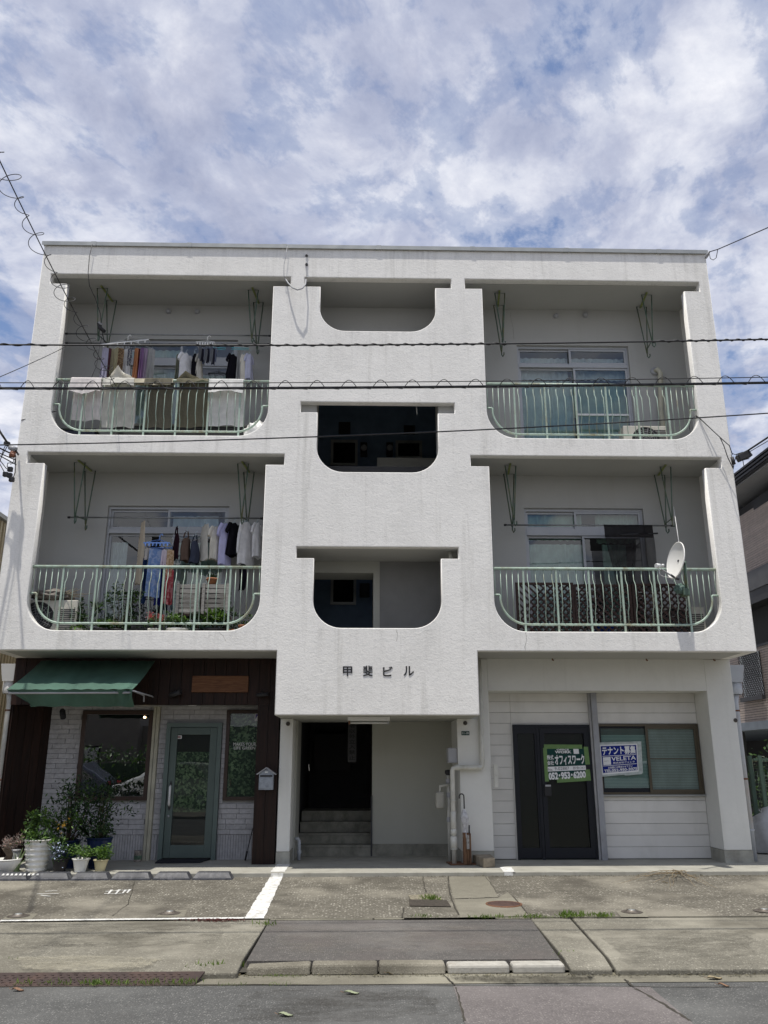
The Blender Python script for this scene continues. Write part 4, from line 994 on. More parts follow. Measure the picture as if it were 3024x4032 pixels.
lf = MB(); a0, a1 = xm0+.05, xs1-.034; b0, b1 = a0+.07, a1-.07
lf.box(a0, b0, y0-.006, y1, .02, zd-.05); lf.box(b1, a1, y0-.006, y1, .02, zd-.05); lf.box(b0, b1, y0-.006, y1, .02, zg0); lf.box(b0, b1, y0-.006, y1, zg1, zd-.05)
lf.build('door_leaf', NAVY, od)
MB().quad((b0, OY-.012, zg0), (b1, OY-.012, zg0), (b1, OY-.012, zg1), (b0, OY-.012, zg1)).build('pane', GLW, od)
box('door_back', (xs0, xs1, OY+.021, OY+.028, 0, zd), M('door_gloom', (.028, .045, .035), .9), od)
a, b_ = S3(390, 915, OY-.06), S3(425, 849, OY-.06); hd = box('door_handle', (a.x, b_.x, OY-.085, OY-.05, a.z, b_.z), BLACK, od, bevel=.006)
box('knob', (a.x+.012, b_.x-.008, OY-.10, OY-.085, b_.z-.03, b_.z-.005), ALU, od)
# window of the office
wn = MB(); x0, x1 = xp1+.004, xr1-.01; frame(wn, x0, x1, zw0, zw1, .03, OY-.03, OY+.03); ow = wn.build('office_window', BRONZE, B)
xm = S3(978, 700).x
s_ = MB(); frame(s_, x0+.03, xm+.02, zw0+.03, zw1-.03, .028, OY+.002, OY+.018); s_.box(x0+.058, xm-.008, OY+.002, OY+.018, zw0+.058, zw0+.09); s_.build('sash', NAVY, ow)
MB().quad((x0+.05, OY+.008, zw0+.08), (xm, OY+.008, zw0+.08), (xm, OY+.008, zw1-.05), (x0+.05, OY+.008, zw1-.05)).build('pane', GL, ow)
s_ = MB(); frame(s_, xm-.015, x1-.03, zw0+.03, zw1-.03, .04, OY-.022, OY-.002); s_.build('screen_sash', BRONZE, ow)
MB().quad((xm+.02, OY-.012, zw0+.06), (x1-.06, OY-.012, zw0+.06), (x1-.06, OY-.012, zw1-.06), (xm+.02, OY-.012, zw1-.06)).build('insect_screen', meshmat('insect_screen', (.10, .10, .09), .62), ow)
zm = (zw0+zw1)/2+.01; box('screen_rail', (xm+.025, x1-.07, OY-.02, OY-.008, zm-.012, zm), BRONZE, ow)
BL = M('blind_green', (.36, .50, .46), .6, var=.06)
n = 40; zt_ = zw1-.16; bl = MB()
for i in range(n):
    z = zw0+.03+(zt_-zw0-.03)*i/n; bl.box(x0+.03, xm+.0, OY+.0225, OY+.0245, z+.002, z+(zt_-zw0-.03)/n-.003)
for i in range(n): 
    z = zw0+.03+(zw1-.06-zw0-.03)*i/n; bl.box(xm+.005, x1-.03, OY+.0225, OY+.0245, z+.002, z+(zw1-zw0-.09)/n-.003)
tag(bl.build('blind_slats', BL, ow), kind='stuff')
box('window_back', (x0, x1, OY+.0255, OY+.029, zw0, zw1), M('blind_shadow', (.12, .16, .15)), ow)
box('window_sill', (x0-.01, x1+.01, OY-.06, OY-.003, zw0-.028, zw0-.004), ALUG, ow)
# posters --------------------------------------------------------------
def quadmap(c00, c10, c11, c01):
    return lambda s, t: (c00*(1-s)*(1-t)+c10*s*(1-t)+c11*s*t+c01*(1-s)*t)
PWHITE = M('poster_white', (.72, .73, .74), .5, var=.04); PGREEN = M('poster_dark_green', (.012, .05, .045), .8, spec=.15, var=.1); TAPE = M('green_tape', (.125, .225, .075), .6, var=.15, vs=20)
PBLUE = M('poster_blue', (.010, .022, .20), .8, spec=.15, var=.08); CTAPE = M('clear_tape', (.42, .47, .46), .35, var=.2, vs=20); INK = M('pencil_ink', (.10, .11, .12))
def poster(name, label, corners, y):
    pt = [S3(x, yv, y) for x, yv in corners]   # bl, br, tr, tl
    c = sum(pt, Vector())/4; t = thing(name, (c.x, y, pt[0].z), label, 'poster')
    f = quadmap(*pt)
    def patch(nm, s0, s1, t0, t1, mat, lay, wob=0):
        q = [f(s0, t0), f(s1, t0), f(s1, t1), f(s0, t1)]; 
        for v in q: v.y = y-.0012*lay
        return MB().prism(q, (0, .001, 0)).build(nm, mat, t, recalc=True)
    def tx(body, s0, s1, t0, t1, mat, lay, bold=.0, nm='lettering'):
        def xf(q): v = f(q.x, q.z); return Vector((v.x, y-.0012*lay-.0003+q.y, v.z))
        return text(nm, body, s0, s1, t0, t1, 0, mat, t, ext=0, bold=bold, xf=xf)
    return t, patch, tx
t, patch, tx = poster('rental_poster', 'dark green rental poster fixed with green tape on the black office door', [(412, 825), (630, 812), (612, 645), (400, 645)], OY-.055)
patch('sheet', 0, 1, 0, 1, PGREEN, 1)
patch('tape', -.06, .96, 1.0-.01, 1.13, TAPE, 3); patch('tape', -.09, .01, -.04, 1.02, TAPE, 2); patch('tape', 1.0, 1.12, .45, 1.06, TAPE, 2); patch('tape', .22, 1.08, -.10, .06, TAPE, 1.5); patch('tape', .98, 1.1, -.1, .28, TAPE, 2.5)
tx('OFFICE', .27, .60, .93, .985, PWHITE, 3, .03); tx('WORK', .22, .66, .84, .925, PWHITE, 3, .04)
patch('white_square', .72, .86, .82, .985, PWHITE, 3)
tx('株式', .0, .17, .64, .79, PWHITE, 3, .02); tx('会社', .0, .17, .47, .61, PWHITE, 3, .02); tx('オフィスワーク', .20, .99, .46, .80, PWHITE, 3, .035)
patch('white_strip', 0, 1, .27, .42, PWHITE, 3); tx('No.', .01, .13, .29, .37, INK, 4, .01); tx('9-02887', .18, .56, .30, .40, INK, 4); tx('飲食OK!', .66, .97, .30, .40, INK, 4)
tx('052･953･6200', .01, .98, .0, .24, PWHITE, 3, .05)
t, patch, tx = poster('tenant_wanted_poster', 'blue and white tenant wanted poster taped inside clear plastic on the office window', [(722, 785), (918, 768), (910, 625), (708, 632)], OY-.03)
patch('plastic_cover', -.10, 1.15, -.13, 1.14, CTAPE, .5); patch('sheet', -.03, 1.03, -.06, 1.05, PWHITE, 1.5); patch('blue_field', 0, 1, 0, 1, PBLUE, 2.5); patch('tape', .62, 1.12, -.17, -.06, CTAPE, 3)
tx('テナント募集', .03, .97, .66, .97, PWHITE, 4, .035); patch('rule', .02, .98, .61, .63, PWHITE, 4); patch('logo_box', .03, .25, .29, .58, PWHITE, 4); tx('VELETA', .27, .97, .42, .58, PWHITE, 4, .02)
tx('VELETA', .05, .2, .42, .45, INK, 5); tx('株式会社ヴェレタ', .31, .93, .31, .38, PWHITE, 4, .02); patch('rule', .02, .98, .25, .27, PWHITE, 4)
tx('お気軽にお問合わせ下さい', .16, .86, .14, .22, PWHITE, 4, .02); tx('TEL052-950-3075', .04, .99, .01, .12, PWHITE, 4, .03)
# conduit cover on the column
a, b_ = S3(90, 867, YB-.03), S3(123, 737, YB-.03)
cb_ = thing('meter_cover', (a.x, .93, a.z), 'cream plastic cable cover beside the siding', 'cable cover'); zc = (a.z+b_.z)/2+.01
box('cover', (a.x+.04, b_.x, .905, YB-.002, zc, b_.z), PVC, cb_, bevel=.004); box('cover', (a.x+.04, b_.x, .90, YB-.002, a.z, zc-.004), PVC, cb_, bevel=.004)
for u, v in ((2175, 2596), (2545, 2597), (2811, 2600)):
    q = P(u, v, YB-.05); MB().tube([(q.x, YB-.05, 2.944), (q.x, YB-.05, 2.925), (q.x+.02, YB-.06, 2.915)], .012, 7).build('bolt_stub', RUST, B)
# downpipes at both corners
for s in (-1, 1):
    xx = s*(W2+.11); yy = 1.15
    dp = thing('downpipe', (xx, yy, 0), 'grey downpipe with square hopper at the %s corner of the block' % ('right' if s > 0 else 'left'), 'downpipe')
    hp = MB(); hp.prism([(xx-.085, yy-.14, 2.60), (xx+.085, yy-.14, 2.60), (xx+.12, yy-.17, 2.86), (xx-.12, yy-.17, 2.86)], (0, .24, 0)); hp.build('hopper', PIPEG if s > 0 else WHITEPL, dp, recalc=True)
    MB().lathe([(.09, 2.42), (.105, 2.46), (.105, 2.60), (.07, 2.61)], (xx, yy-.02, 0), 16).build('collar', PIPEG if s > 0 else WHITEPL, dp)
    MB().tube([(xx, yy-.02, 2.46), (xx-s*.02, yy, 2.30), (xx-s*.02, yy, .0)], .052, 14).build('pipe', PIPEG if s > 0 else M('white_downpipe', (.66, .67, .64), .4, dirt=(.4, .3, .2)), dp)
    for z in (2.16, 1.15, .42): MB().lathe([(.054, z), (.060, z+.003), (.060, z+.022), (.054, z+.025)], (xx-s*.02, yy, 0), 14).build('bracket', RUST if z > 1 else PIPEG, dp)
# ---------------------------------------------------------------- pole hangers under the balcony ceilings
def bracket(x, zc, lab):
    t = thing('pole_hanger', (x, .55, zc), lab, 'pole hanger', 'green wire pole hangers under the balcony ceilings')
    MB().bar((x-.02, .32, zc-.02), (x+.03, .82, zc-.02), .03, .012).build('ceiling_bar', YELG, t)
    for y, dx in ((.37, -.01), (.76, .03)):
        xx = x+dx; r = .0105; top = zc-.035
        MB().tube([(xx+.012, y, zc-.93), (xx-.085, y, top), (xx+.085, y, top), (xx+.02, y, zc-.93)], r, 6).build('wire_frame', GREEND, t)
        MB().tube([(xx+.016, y, zc-.88), (xx+.016, y, zc-.99), (xx+.03, y-.02, zc-1.03), (xx+.05, y-.03, zc-1.0), (xx+.05, y-.03, zc-.96)], r, 6).build('hook', GREEND, t)
    MB().bar((x+.0, .37, zc-.90), (x+.045, .76, zc-.86), .012).build('link_arm', GREEND, t)
    return t
for u, v, lv, lab in ((343, 1840, 2, 'left pole hanger, second floor left balcony'), (969, 1840, 2, 'right pole hanger, second floor left balcony'), (2005, 1840, 2, 'left pole hanger, second floor right balcony'), (2612, 1840, 2, 'pole hanger above the satellite dish'),
                  (416, 1145, 3, 'left pole hanger, top left balcony'), (1002, 1145, 3, 'right pole hanger, top left balcony'), (1969, 1150, 3, 'left pole hanger, top right balcony'), (2547, 1155, 3, 'right pole hanger, top right balcony')):
    zc = 5.953 if lv == 2 else 9.065; bracket(G(u, v, zc).x, zc, lab)
YP = .62
def pole(u0, u1, v0, v1, lab, y=YP, r=.013):
    a, b_ = P(u0, v0, y), P(u1, v1, y); t = thing('laundry_pole', (a+b_)/2, lab, 'laundry pole')
    MB().tube([a, b_], r, 8).build('pole', STEEL, t)
    for q in (a, b_): MB().tube([q-Vector((.02, 0, 0)), q+Vector((.02, 0, 0))], r*1.4, 8).build('end_cap', BLACK, t)
    return a, b_
pa, pb = pole(272, 1030, 2037, 2041, 'grey laundry pole with a row of shirts, second floor left balcony')
pole(1989, 2645, 2067, 2070, 'grey laundry pole holding the dark sun net, second floor right balcony')
qa, qb = pole(262, 1062, 1314, 1322, 'upper laundry pole in the top left balcony', .45)
pole(262, 1058, 1351, 1356, 'lower laundry pole in the top left balcony', .75)

# ---------------------------------------------------------------- clothes
CL = {}
def cm(key, c, **k):
    if key not in CL: CL[key] = cloth('cloth_'+key, c, **k)
    return CL[key]
def garment(name, kind, u0, u1, v0, v1, y, mat, label, rot=55, cat='shirt', group='washing hanging on the left balconies', seed=0, thick=.05):
    """kind: tee, tank, pants, sheet; hangs with its shoulders across the pole, turned by rot"""
    vm, um = (v0+v1)/2, (u0+u1)/2; a, b_ = P(u0, vm, y), P(u1, vm, y); b_.z = P(um, v0, y).z; h = b_.z-P(um, v1, y).z; app = b_.x-a.x; cx = (a.x+b_.x)/2
    rr = random.Random(seed+int(u0)); w = app/max(.45, math.cos(rad(rot)))*(.95 if kind == 'sheet' else .84); ph = rr.random()*6
    t = thing(name, (cx, y, b_.z), label, cat, group, rz=0)
    c, s_ = math.cos(rad(rot)), math.sin(rad(rot)); side = 1 if rr.random() < .7 else -1
    def tr(x, yy, z): return Vector((cx+x*c-yy*s_, y+x*s_*side+yy*c, b_.z+z))
    mb_ = MB(); n, m_ = 26, 16
    def body(i, j, W=w*.34, D=thick, z0=0, z1=-h, xo=0, flare=.14, top=.55):
        ang = i*6.28318; f = j
        ww = W*(top+(1-top)*min(1, f*6))*(1+flare*f)+W*.03*math.sin(f*7+ph)
        dd = D*(.35+.65*min(1, f*3))*(1+.2*f)
        fold = 1+.16*f*math.sin(ang*5+ph+f*2)+.10*math.sin(ang*9+f*5+ph)*f
        z = z0+(z1-z0)*f
        if kind != 'pants' and f < .12: z -= (.028*abs(math.cos(ang)))*(1-f/.12)*1.2
        if f > .95: z += .014*math.sin(ang*3+ph)
        return tr(xo+ww*math.cos(ang)*fold+.012*math.sin(f*5+ph), dd*math.sin(ang)*fold, z)
    if kind in ('tee', 'long'):
        mb_.grid(lambda i, j: body(i, j), n, m_)
        L = .30*h if kind == 'tee' else .72*h
        for sg in (-1, 1):
            def slv(i, j, sg=sg):
                ang = i*6.28318; r = w*(.15-.02*j) if kind == 'tee' else w*(.13-.05*j)
                r *= 1+.12*math.sin(ang*3+j*6+ph); out = w*.26+w*(.26 if kind == 'tee' else .16)*math.sin(j*1.5)
                return tr(sg*(out)+r*math.cos(ang)*.75, r*math.sin(ang)*.55, -.05*h-L*j+r*.3*math.cos(ang)*sg)
            mb_.grid(slv, 12, 7)
    elif kind == 'tank':
        mb_.grid(lambda i, j: body(i, j, z0=-.20*h, top=.9), n, m_)
        for sg in (-1, 1): mb_.tube([tr(sg*w*.10, 0, 0), tr(sg*w*.16, .008, -.1*h), tr(sg*w*.24, .01, -.24*h)], .011, 5)
    elif kind == 'pants':
        for sg in (-1, 1): mb_.grid(lambda i, j, sg=sg: body(i, j, W=w*.24, D=thick*.9, xo=sg*w*.2*(1-.25*j), flare=-.25, top=.9), 18, m_)
    elif kind == 'sheet':
        def sh(i, j):
            f = math.sin(i*12+ph+j*1.5)*.6+math.sin(i*27+ph*2)*.25
            return tr((i-.5)*w*1.12*(.85+.15*j)+.01*f, thick*.8*f*(.3+j), -h*j-(.012*math.sin(i*6+ph) if j > .9 else 0)-.03*abs(i-.5)*(1-j))
        mb_.grid(sh, 28, 14)
    mb_.build('fabric', mat, t)
    if kind in ('tee', 'long', 'tank'):
        top = tr(0, 0, -.01)
        MB().tube([tr(-w*.27, 0, -.035), tr(0, 0, .015), tr(w*.27, 0, -.035)], .006, 5).build('hanger_bar', HANG, t)
        MB().tube([top+Vector((0, 0, .015)), top+Vector((0, 0, .055)), top+Vector((.02, 0, .075)), top+Vector((.03, 0, .055))], .0035, 5).build('hanger_hook', HANG, t)
    return t
HANG = M('pale_hanger', (.45, .55, .58), .5)
def q6(x, y): return 400+x/2.37, 1950+y/2.37
def g6(name, kind, x0, x1, y0, y1, mat, label, **k):
    u0, v0 = q6(x0, y0); u1, v1 = q6(x1, y1); return garment(name, kind, u0, u1, v0, v1, k.pop('y', YP), mat, label, **k)
g6('trousers', 'pants', 325, 408, 245, 830, cm('beige', (.62, .54, .42)), 'long beige trousers pinned alone left of the blue pinch hanger', rot=60, cat='trousers')
g6('camisole', 'tank', 655, 735, 290, 600, cm('maroon', (.035, .014, .022)), 'dark maroon camisole right of the blue pinch hanger', cat='camisole')
g6('camisole', 'tank', 742, 835, 335, 615, cm('brown', (.16, .11, .085)), 'brown camisole between the maroon and slate ones', cat='camisole')
g6('camisole', 'tank', 828, 912, 370, 635, cm('slate', (.065, .075, .11)), 'slate blue camisole beside the beige t-shirt', cat='camisole')
g6('t_shirt', 'tee', 908, 1010, 265, 612, cm('beigetee', (.68, .65, .58)), 'greyish beige t-shirt, left of the cream one', seed=1)
g6('t_shirt', 'tee', 1005, 1120, 288, 605, cm('creamtee', (.80, .76, .66)), 'cream t-shirt left of the lavender one', seed=2)
g6('t_shirt', 'tee', 1088, 1208, 258, 655, cm('lavender', (.62, .61, .86)), 'pale lavender t-shirt between the cream and black ones', seed=3)
g6('t_shirt', 'tee', 1170, 1296, 255, 570, cm('black', (.012, .011, .016)), 'black t-shirt hanging between lavender and white shirts', seed=4)
g6('long_shirt', 'long', 1262, 1432, 248, 655, cm('white', (.88, .87, .87)), 'long white shirt with long sleeves near the right end of the pole', seed=5)
g6('blouse', 'tee', 1402, 1496, 252, 580, cm('white', None), 'short white blouse, last on the right end of the pole', seed=6, cat='blouse')
g6('trousers', 'pants', 1268, 1362, 640, 885, cm('black', None), 'black trousers hanging low under the long white shirt', rot=35, cat='trousers')
# blue pinch hanger with its clothes
def pinch(u0, u1, v0, v1, y, mat, label, name='pinch_hanger', vtop=None, tilt=0):
    a, b_ = P(u0, v1, y), P(u1, v1, y); cx = (a.x+b_.x)/2; zt = P((u0+u1)/2, v0, y).z; z = a.z
    t = thing(name, (cx, y, z), label, 'pinch hanger'); d = .16
    fr = [Vector((a.x, y-d, z+tilt)), Vector((b_.x, y-d, z-tilt)), Vector((b_.x, y+d, z-tilt)), Vector((a.x, y+d, z+tilt))]
    MB().tube(fr, .011, 6, close=True).build('frame', mat, t)
    mb_ = MB()
    for k in (.33, .66): mb_.tube([fr[0].lerp(fr[1], k), fr[3].lerp(fr[2], k)], .006, 5)
    mb_.build('cross_bars', mat, t)
    mb_ = MB()
    for p in fr: mb_.tube([p, (cx, y, zt-.06)], .004, 4)
    mb_.tube([(cx, y, zt-.08), (cx, y, zt), (cx+.03, y, zt+.03), (cx+.05, y, zt)], .009, 6); mb_.build('hook', mat, t)
    mb_ = MB()
    for k in range(7):
        p = fr[0].lerp(fr[1], (k+.5)/7); mb_.box(p.x-.008, p.x+.008, p.y-.006, p.y+.006, p.z-.05, p.z)
    mb_.build('pegs', mat, t); return z
u0, v0 = q6(418, 378); u1, v1 = q6(655, 468)
pinch(u0, u1, v0, v1, YP, M('blue_plastic', (.20, .36, .80), .4), 'light blue square pinch hanger full of small clothes')
for x0, x1, ya, yb, key, c, lab, nm, cat, kd, kw in (
    (400, 480, 490, 600, 'silver', (.60, .56, .52), 'small pale underwear pinned at the left of the blue hanger', 'underwear', 'underwear', 'sheet', {}),
    (372, 425, 590, 1012, 'navy', (.014, .03, .09), 'long navy trousers below the pale underwear', 'trousers', 'trousers', 'pants', {}),
    (428, 548, 495, 950, 'skyblue', (.22, .34, .62), 'wide light blue cloth under the blue pinch hanger', 'wrap_cloth', 'cloth', 'sheet', dict(pattern='print', c2=(.36, .46, .68), pscale=16)),
    (508, 560, 495, 1025, 'deepblue', (.02, .03, .28), 'deep blue garment beside the light blue cloth', 'skirt', 'garment', 'sheet', {}),
    (552, 605, 505, 665, 'pinkwhite', (.78, .68, .74), 'pinkish white top on the blue pinch hanger', 'top', 'top', 'sheet', {}),
    (598, 668, 505, 765, 'floral', (.50, .33, .18), 'tan and orange flowery top at the right of the blue pinch hanger', 'top', 'top', 'sheet', dict(pattern='print', c2=(.72, .55, .38), pscale=40)),
    (590, 668, 690, 1018, 'red', (.50, .09, .10), 'red and pink garment hanging lowest beside the crates', 'dress', 'garment', 'sheet', dict(pattern='print', c2=(.62, .28, .28), pscale=18))):
    g6(nm, kd, x0, x1, ya, yb, cm(key, c, **kw), lab, rot=15 if kd == 'sheet' else 30, cat=cat, y=YP-.12 if x0 != 508 else YP+.04, thick=.035)
# top left balcony
def q5(x, y): return 150+x/1.746, 1250+y/1.746
def g5(name, kind, x0, x1, y0, y1, mat, label, **k):
    u0, v0 = q5(x0, y0); u1, v1 = q5(x1, y1); return garment(name, kind, u0, u1, v0, v1, k.pop('y', .45), mat, label, **k)
u0, v0 = q5(450, 130); u1, v1 = q5(775, 200)
pinch(u0, u1, v0, v1, .45, WHITEPL, 'large white pinch hanger in the top left balcony', tilt=-.05)
for i, (x0, x1, yb, key, c, lab, kw) in enumerate((
    (434, 476, 455, 'lilac', (.50, .48, .60), 'long pale lilac garment, leftmost on the white pinch hanger', {}), (474, 494, 440, 'wine', (.16, .07, .08), 'narrow wine red garment beside the lilac one', {}),
    (490, 520, 440, 'sand', (.50, .45, .30), 'sand coloured garment left of the leopard print', {}), (518, 548, 430, 'khaki', (.42, .38, .24), 'khaki garment touching the leopard print', {}),
    (545, 584, 400, 'leopard', (.42, .30, .17), 'leopard print top on the white pinch hanger', dict(pattern='print', c2=(.10, .05, .04), pscale=60)), (572, 642, 430, 'whitedress', (.78, .77, .76), 'white sleeveless dress in the middle of the pinch hanger', {}),
    (612, 650, 330, 'darkprint', (.08, .08, .12), 'dark flowery top behind the white dress', dict(pattern='print', c2=(.45, .45, .42), pscale=50)), (648, 684, 438, 'orange', (.58, .26, .13), 'orange garment right of the white dress', {}),
    (680, 694, 430, 'darkred', (.16, .03, .03), 'thin dark red garment beside the orange one', {}), (690, 722, 435, 'purple', (.22, .13, .25), 'purple garment between dark red and mauve', {}),
    (716, 748, 440, 'mauve', (.44, .34, .46), 'mauve garment near the right end of the white pinch hanger', {}), (742, 796, 435, 'greytop', (.42, .42, .41), 'wide grey garment at the right end of the white pinch hanger', {}))):
    g5('garment', 'sheet', x0, x1, 205+(i % 3)*4, yb, cm(key, c, **kw), lab, rot=20, cat='garment', y=.34+.05*(i % 3), thick=.03)
u0, v0 = q5(1100, 135); u1, v1 = q5(1222, 200)
pinch(u0, u1, v0, v1, .45, WHITEPL, 'small round white hanger with dark socks, top left balcony')
for i in range(9):
    x = 1104+i*13; g5('sock', 'sheet', x, x+20, 205+(i*7) % 11, 285+(i*17) % 40, cm(('sockgrey', 'sockdark', 'sockblue')[i % 3], ((.20, .21, .23), (.04, .04, .06), (.22, .25, .34))[i % 3]), ('grey', 'dark', 'bluish grey')[i % 3]+' sock at the '+('left', 'middle', 'right')[i//3]+' of the small white hanger', rot=10, cat='sock', group=('grey', 'dark', 'bluish')[i % 3]+' socks on the small white hanger', y=.38+.04*(i % 3), thick=.02)
for x0, x1, y0, y1, kd, key, c, lab in ((940, 968, 250, 440, 'sheet', 'greenish', (.26, .27, .20), 'narrow olive garment edge-on left of the white t-shirt'), (968, 1056, 245, 430, 'tee', 'white', None, 'white t-shirt left of the dark sock hanger'), (1052, 1088, 240, 430, 'tee', 'black', None, 'black t-shirt right behind the white one, top left balcony'),
    (1084, 1135, 248, 440, 'tee', 'beigetee', None, 'beige t-shirt below the sock hanger'), (1298, 1368, 250, 440, 'tee', 'black', None, 'black t-shirt at the right of the top left balcony'), (1362, 1400, 215, 440, 'sheet', 'greytop', None, 'pale grey garment between black and cream shirts'),
    (1390, 1428, 250, 440, 'tee', 'creamtee', None, 'cream t-shirt near the right jamb of the top left balcony'), (1420, 1478, 248, 430, 'tee', 'bluewhite', (.66, .67, .82), 'bluish white t-shirt, last on the right of the top left balcony')):
    g5('t_shirt' if kd == 'tee' else 'garment', kd, x0, x1, y0, y1, cm(key, c), lab, rot=50 if kd == 'tee' else 20, cat='shirt' if kd == 'tee' else 'garment', y=.55, seed=int(x0))
a, b_ = P(*q5(1205, 208), .5), P(*q5(1290, 210), .5); o = MB().tube([a, b_], .008, 5); o.tube([a+Vector((0, 0, -.03)), b_+Vector((0, 0, -.03))], .005, 5)
tag(o.build('empty_hanger', M('teal_plastic', (.10, .42, .48), .4)), 'short teal plastic hanger bar right of the sock hanger', 'hanger')
a, b_ = P(*q5(1330, 208), .5), P(*q5(1450, 212), .5); o = MB().tube([a, b_], .008, 5); o.tube([a+Vector((0, 0, -.03)), b_+Vector((0, 0, -.03))], .005, 5)
tag(o.build('empty_hanger', MATS['teal_plastic']), 'long teal hanger bar above the white shirts at the right', 'hanger')
# towels over the top rail of the upper left balcony
ZR = RZ[3][0]
def towel(xa, xb, yfront, yback, mat, lab, seed, y=.075, flip=None, cat='towel'):
    a, b_ = P(*q5(xa, 450), y).x, P(*q5(xb, 450), y).x; zf = P(*q5(xa, yfront), y).z; zb = P(*q5(xa, yback), y+.12).z
    t = thing('towel', ((a+b_)/2, y, ZR), lab, cat, 'towels over the top rail'); ph = seed*1.7
    l1 = ZR+.028-zf; l2 = ZR+.028-zb; L = l1+l2+.08
    def fn(i, j):
        s_ = j*L; x = a+(b_-a)*i+.02*math.sin(s_*6+ph)*(i-.5); f = .015*math.sin(i*11+ph)+.008*math.sin(i*23+ph*2)
        if s_ < l1: z = zf+s_+.022*math.sin(i*7+ph)*(1-s_/l1); yy = y-.034-.012-abs(f)*1.2*(1-s_/l1)-.03*(1-s_/l1)*math.sin(i*3.1+ph)**2
        elif s_ < l1+.08: k = (s_-l1)/.08; yy = y-.034+.068*k; z = ZR+.028+.008*math.sin(k*3.14)
        else: d = s_-l1-.08; z = ZR+.028-d+(.012*math.sin(i*8+ph) if j > .97 else 0); yy = y+.036+f*min(1, d*3)+.10*min(1, d*1.5)
        return (x, yy, z)
    MB().grid(fn, 36, 60).build('cloth', mat, t)
    if flip:
        fx0, fx1, fy = flip; fa, fb = P(*q5(fx0, 440), y).x, P(*q5(fx1, 440), y).x; zt = P(*q5((fx0+fx1)/2, fy), y).z
        def ff(i, j):
            w_ = (1-abs(i-.42)*1.7*j); return (fa+(fb-fa)*(i*(1-.35*j)+.12*j), y+.02+.09*math.sin(j*2.2+i*2)+.02*math.sin(i*9+j*4), ZR+.02+(zt-ZR)*j*max(.25, w_))
        MB().grid(ff, 16, 10).build('lifted_corner', mat, t)
WV = dict(pattern='weave', pscale=14)
towel(232, 440, 525, 705, cm('pinkwhitetowel', (.84, .79, .77)), 'pinkish white towel, leftmost on the top rail', 1)
towel(448, 668, 470, 752, cm('creamtowel', (.74, .72, .65)), 'cream towel with its corner blown up beside the drop wire', 2, flip=(455, 650, 322))
towel(735, 925, 470, 755, cm('olivetowel', (.20, .185, .14), c2=(.13, .12, .09), **WV), 'dark olive towel in the middle of the top rail', 3)
towel(600, 930, 468, 480, cm('tancloth', (.55, .50, .38)), 'flat tan cloth lying along the top rail', 4, y=.10, cat='cloth')
towel(960, 1172, 455, 752, cm('olive2', (.205, .19, .135), c2=(.14, .13, .09), **WV), 'olive towel with its left corner curling up', 5, flip=(928, 1120, 362))
towel(1175, 1418, 520, 742, cm('whitetowel', (.88, .87, .84)), 'bright white towel, rightmost on the top rail', 6)

# ---------------------------------------------------------------- things standing on the balconies
ACM = M('ac_casing_cream', (.52, .50, .44), .5, var=.08, dirt=(.3, .27, .2))
def ac(x0, y0, z0, w, lab, d=.27, h=.54, fan=.30):
    t = thing('air_conditioner', (x0+w/2, y0+d/2, z0), lab, 'air conditioner'); z0 += .06
    box('casing', (x0, x0+w, y0, y0+d, z0, z0+h), ACM, t, bevel=.012)
    cx, cz = x0+w*fan+.04, z0+h*.5; R = h*.42
    MB().lathe([(0, -.004), (R, -.004), (R+.01, -.012), (R+.018, -.002)], (cx, y0, cz), 30, 'y').build('fan_ring', BLACK, t)
    mb_ = MB()
    for k in range(1, 6): mb_.tube([(cx+R*k/6*math.cos(rad(q)), y0-.018, cz+R*k/6*math.sin(rad(q))) for q in range(0, 360, 18)], .0022, 4, close=True)
    for k in range(14): q = k*2*math.pi/14; mb_.tube([(cx, y0-.018, cz), (cx+R*math.cos(q), y0-.016, cz+R*math.sin(q))], .0022, 4)
    mb_.build('fan_grille', GREYBOX, t)
    mb_ = MB()
    for k in range(5):
        q = k*1.2566; mb_.add([(cx, y0-.008, cz), (cx+R*.85*math.cos(q), y0-.01, cz+R*.85*math.sin(q)), (cx+R*.85*math.cos(q+.7), y0-.006, cz+R*.85*math.sin(q+.7))], [(0, 1, 2)])
    mb_.build('fan_blades', DARKGREY, t)
    mb_ = MB()
    for k in range(12): mb_.box(x0+w*.66, x0+w*.96, y0-.006, y0-.001, z0+.08+k*.03, z0+.095+k*.03)
    mb_.build('louvres', DARKGREY, t)
    for s_ in (.12, .82): box('foot', (x0+w*s_, x0+w*s_+.05, y0-.02, y0+d+.02, z0-.06, z0-.001), DARKGREY, t)
    return t
ac(-5.28, .30, 3.10, .84, 'air conditioner with round fan at the left end, second floor left balcony', h=.56, fan=.26)
ac(4.02, .50, 6.12, .72, 'cream air conditioner half hidden behind the railing, top right balcony', fan=.44, h=.50)
ac(4.30, .55, 3.10, .74, 'cream air conditioner behind the dark lattice, second floor right balcony')
bg = thing('black_crate', (-4.9, .45, 6.12), 'black plastic box in the rounded corner of the top left balcony', 'box'); box('body', (-5.3, -4.45, .25, .6, 6.13, 6.42), M('navy_black_plastic', (.012, .014, .03), .4), bg, bevel=.02); box('lid', (-5.31, -4.44, .24, .61, 6.42, 6.45), M('dark_green_grey', (.05, .06, .055)), bg, bevel=.01)
dk = thing('storage_box', (-3.9, .6, 6.12), 'low dark storage chest behind the hanging towels', 'chest'); box('body', (-4.3, -2.1, .55, .9, 6.12, 6.62), M('chest_grey', (.05, .052, .055), .6), dk, bevel=.02); box('lid', (-4.32, -2.08, .53, .92, 6.62, 6.66), M('chest_lid', (.16, .17, .165), .5), dk, bevel=.01)
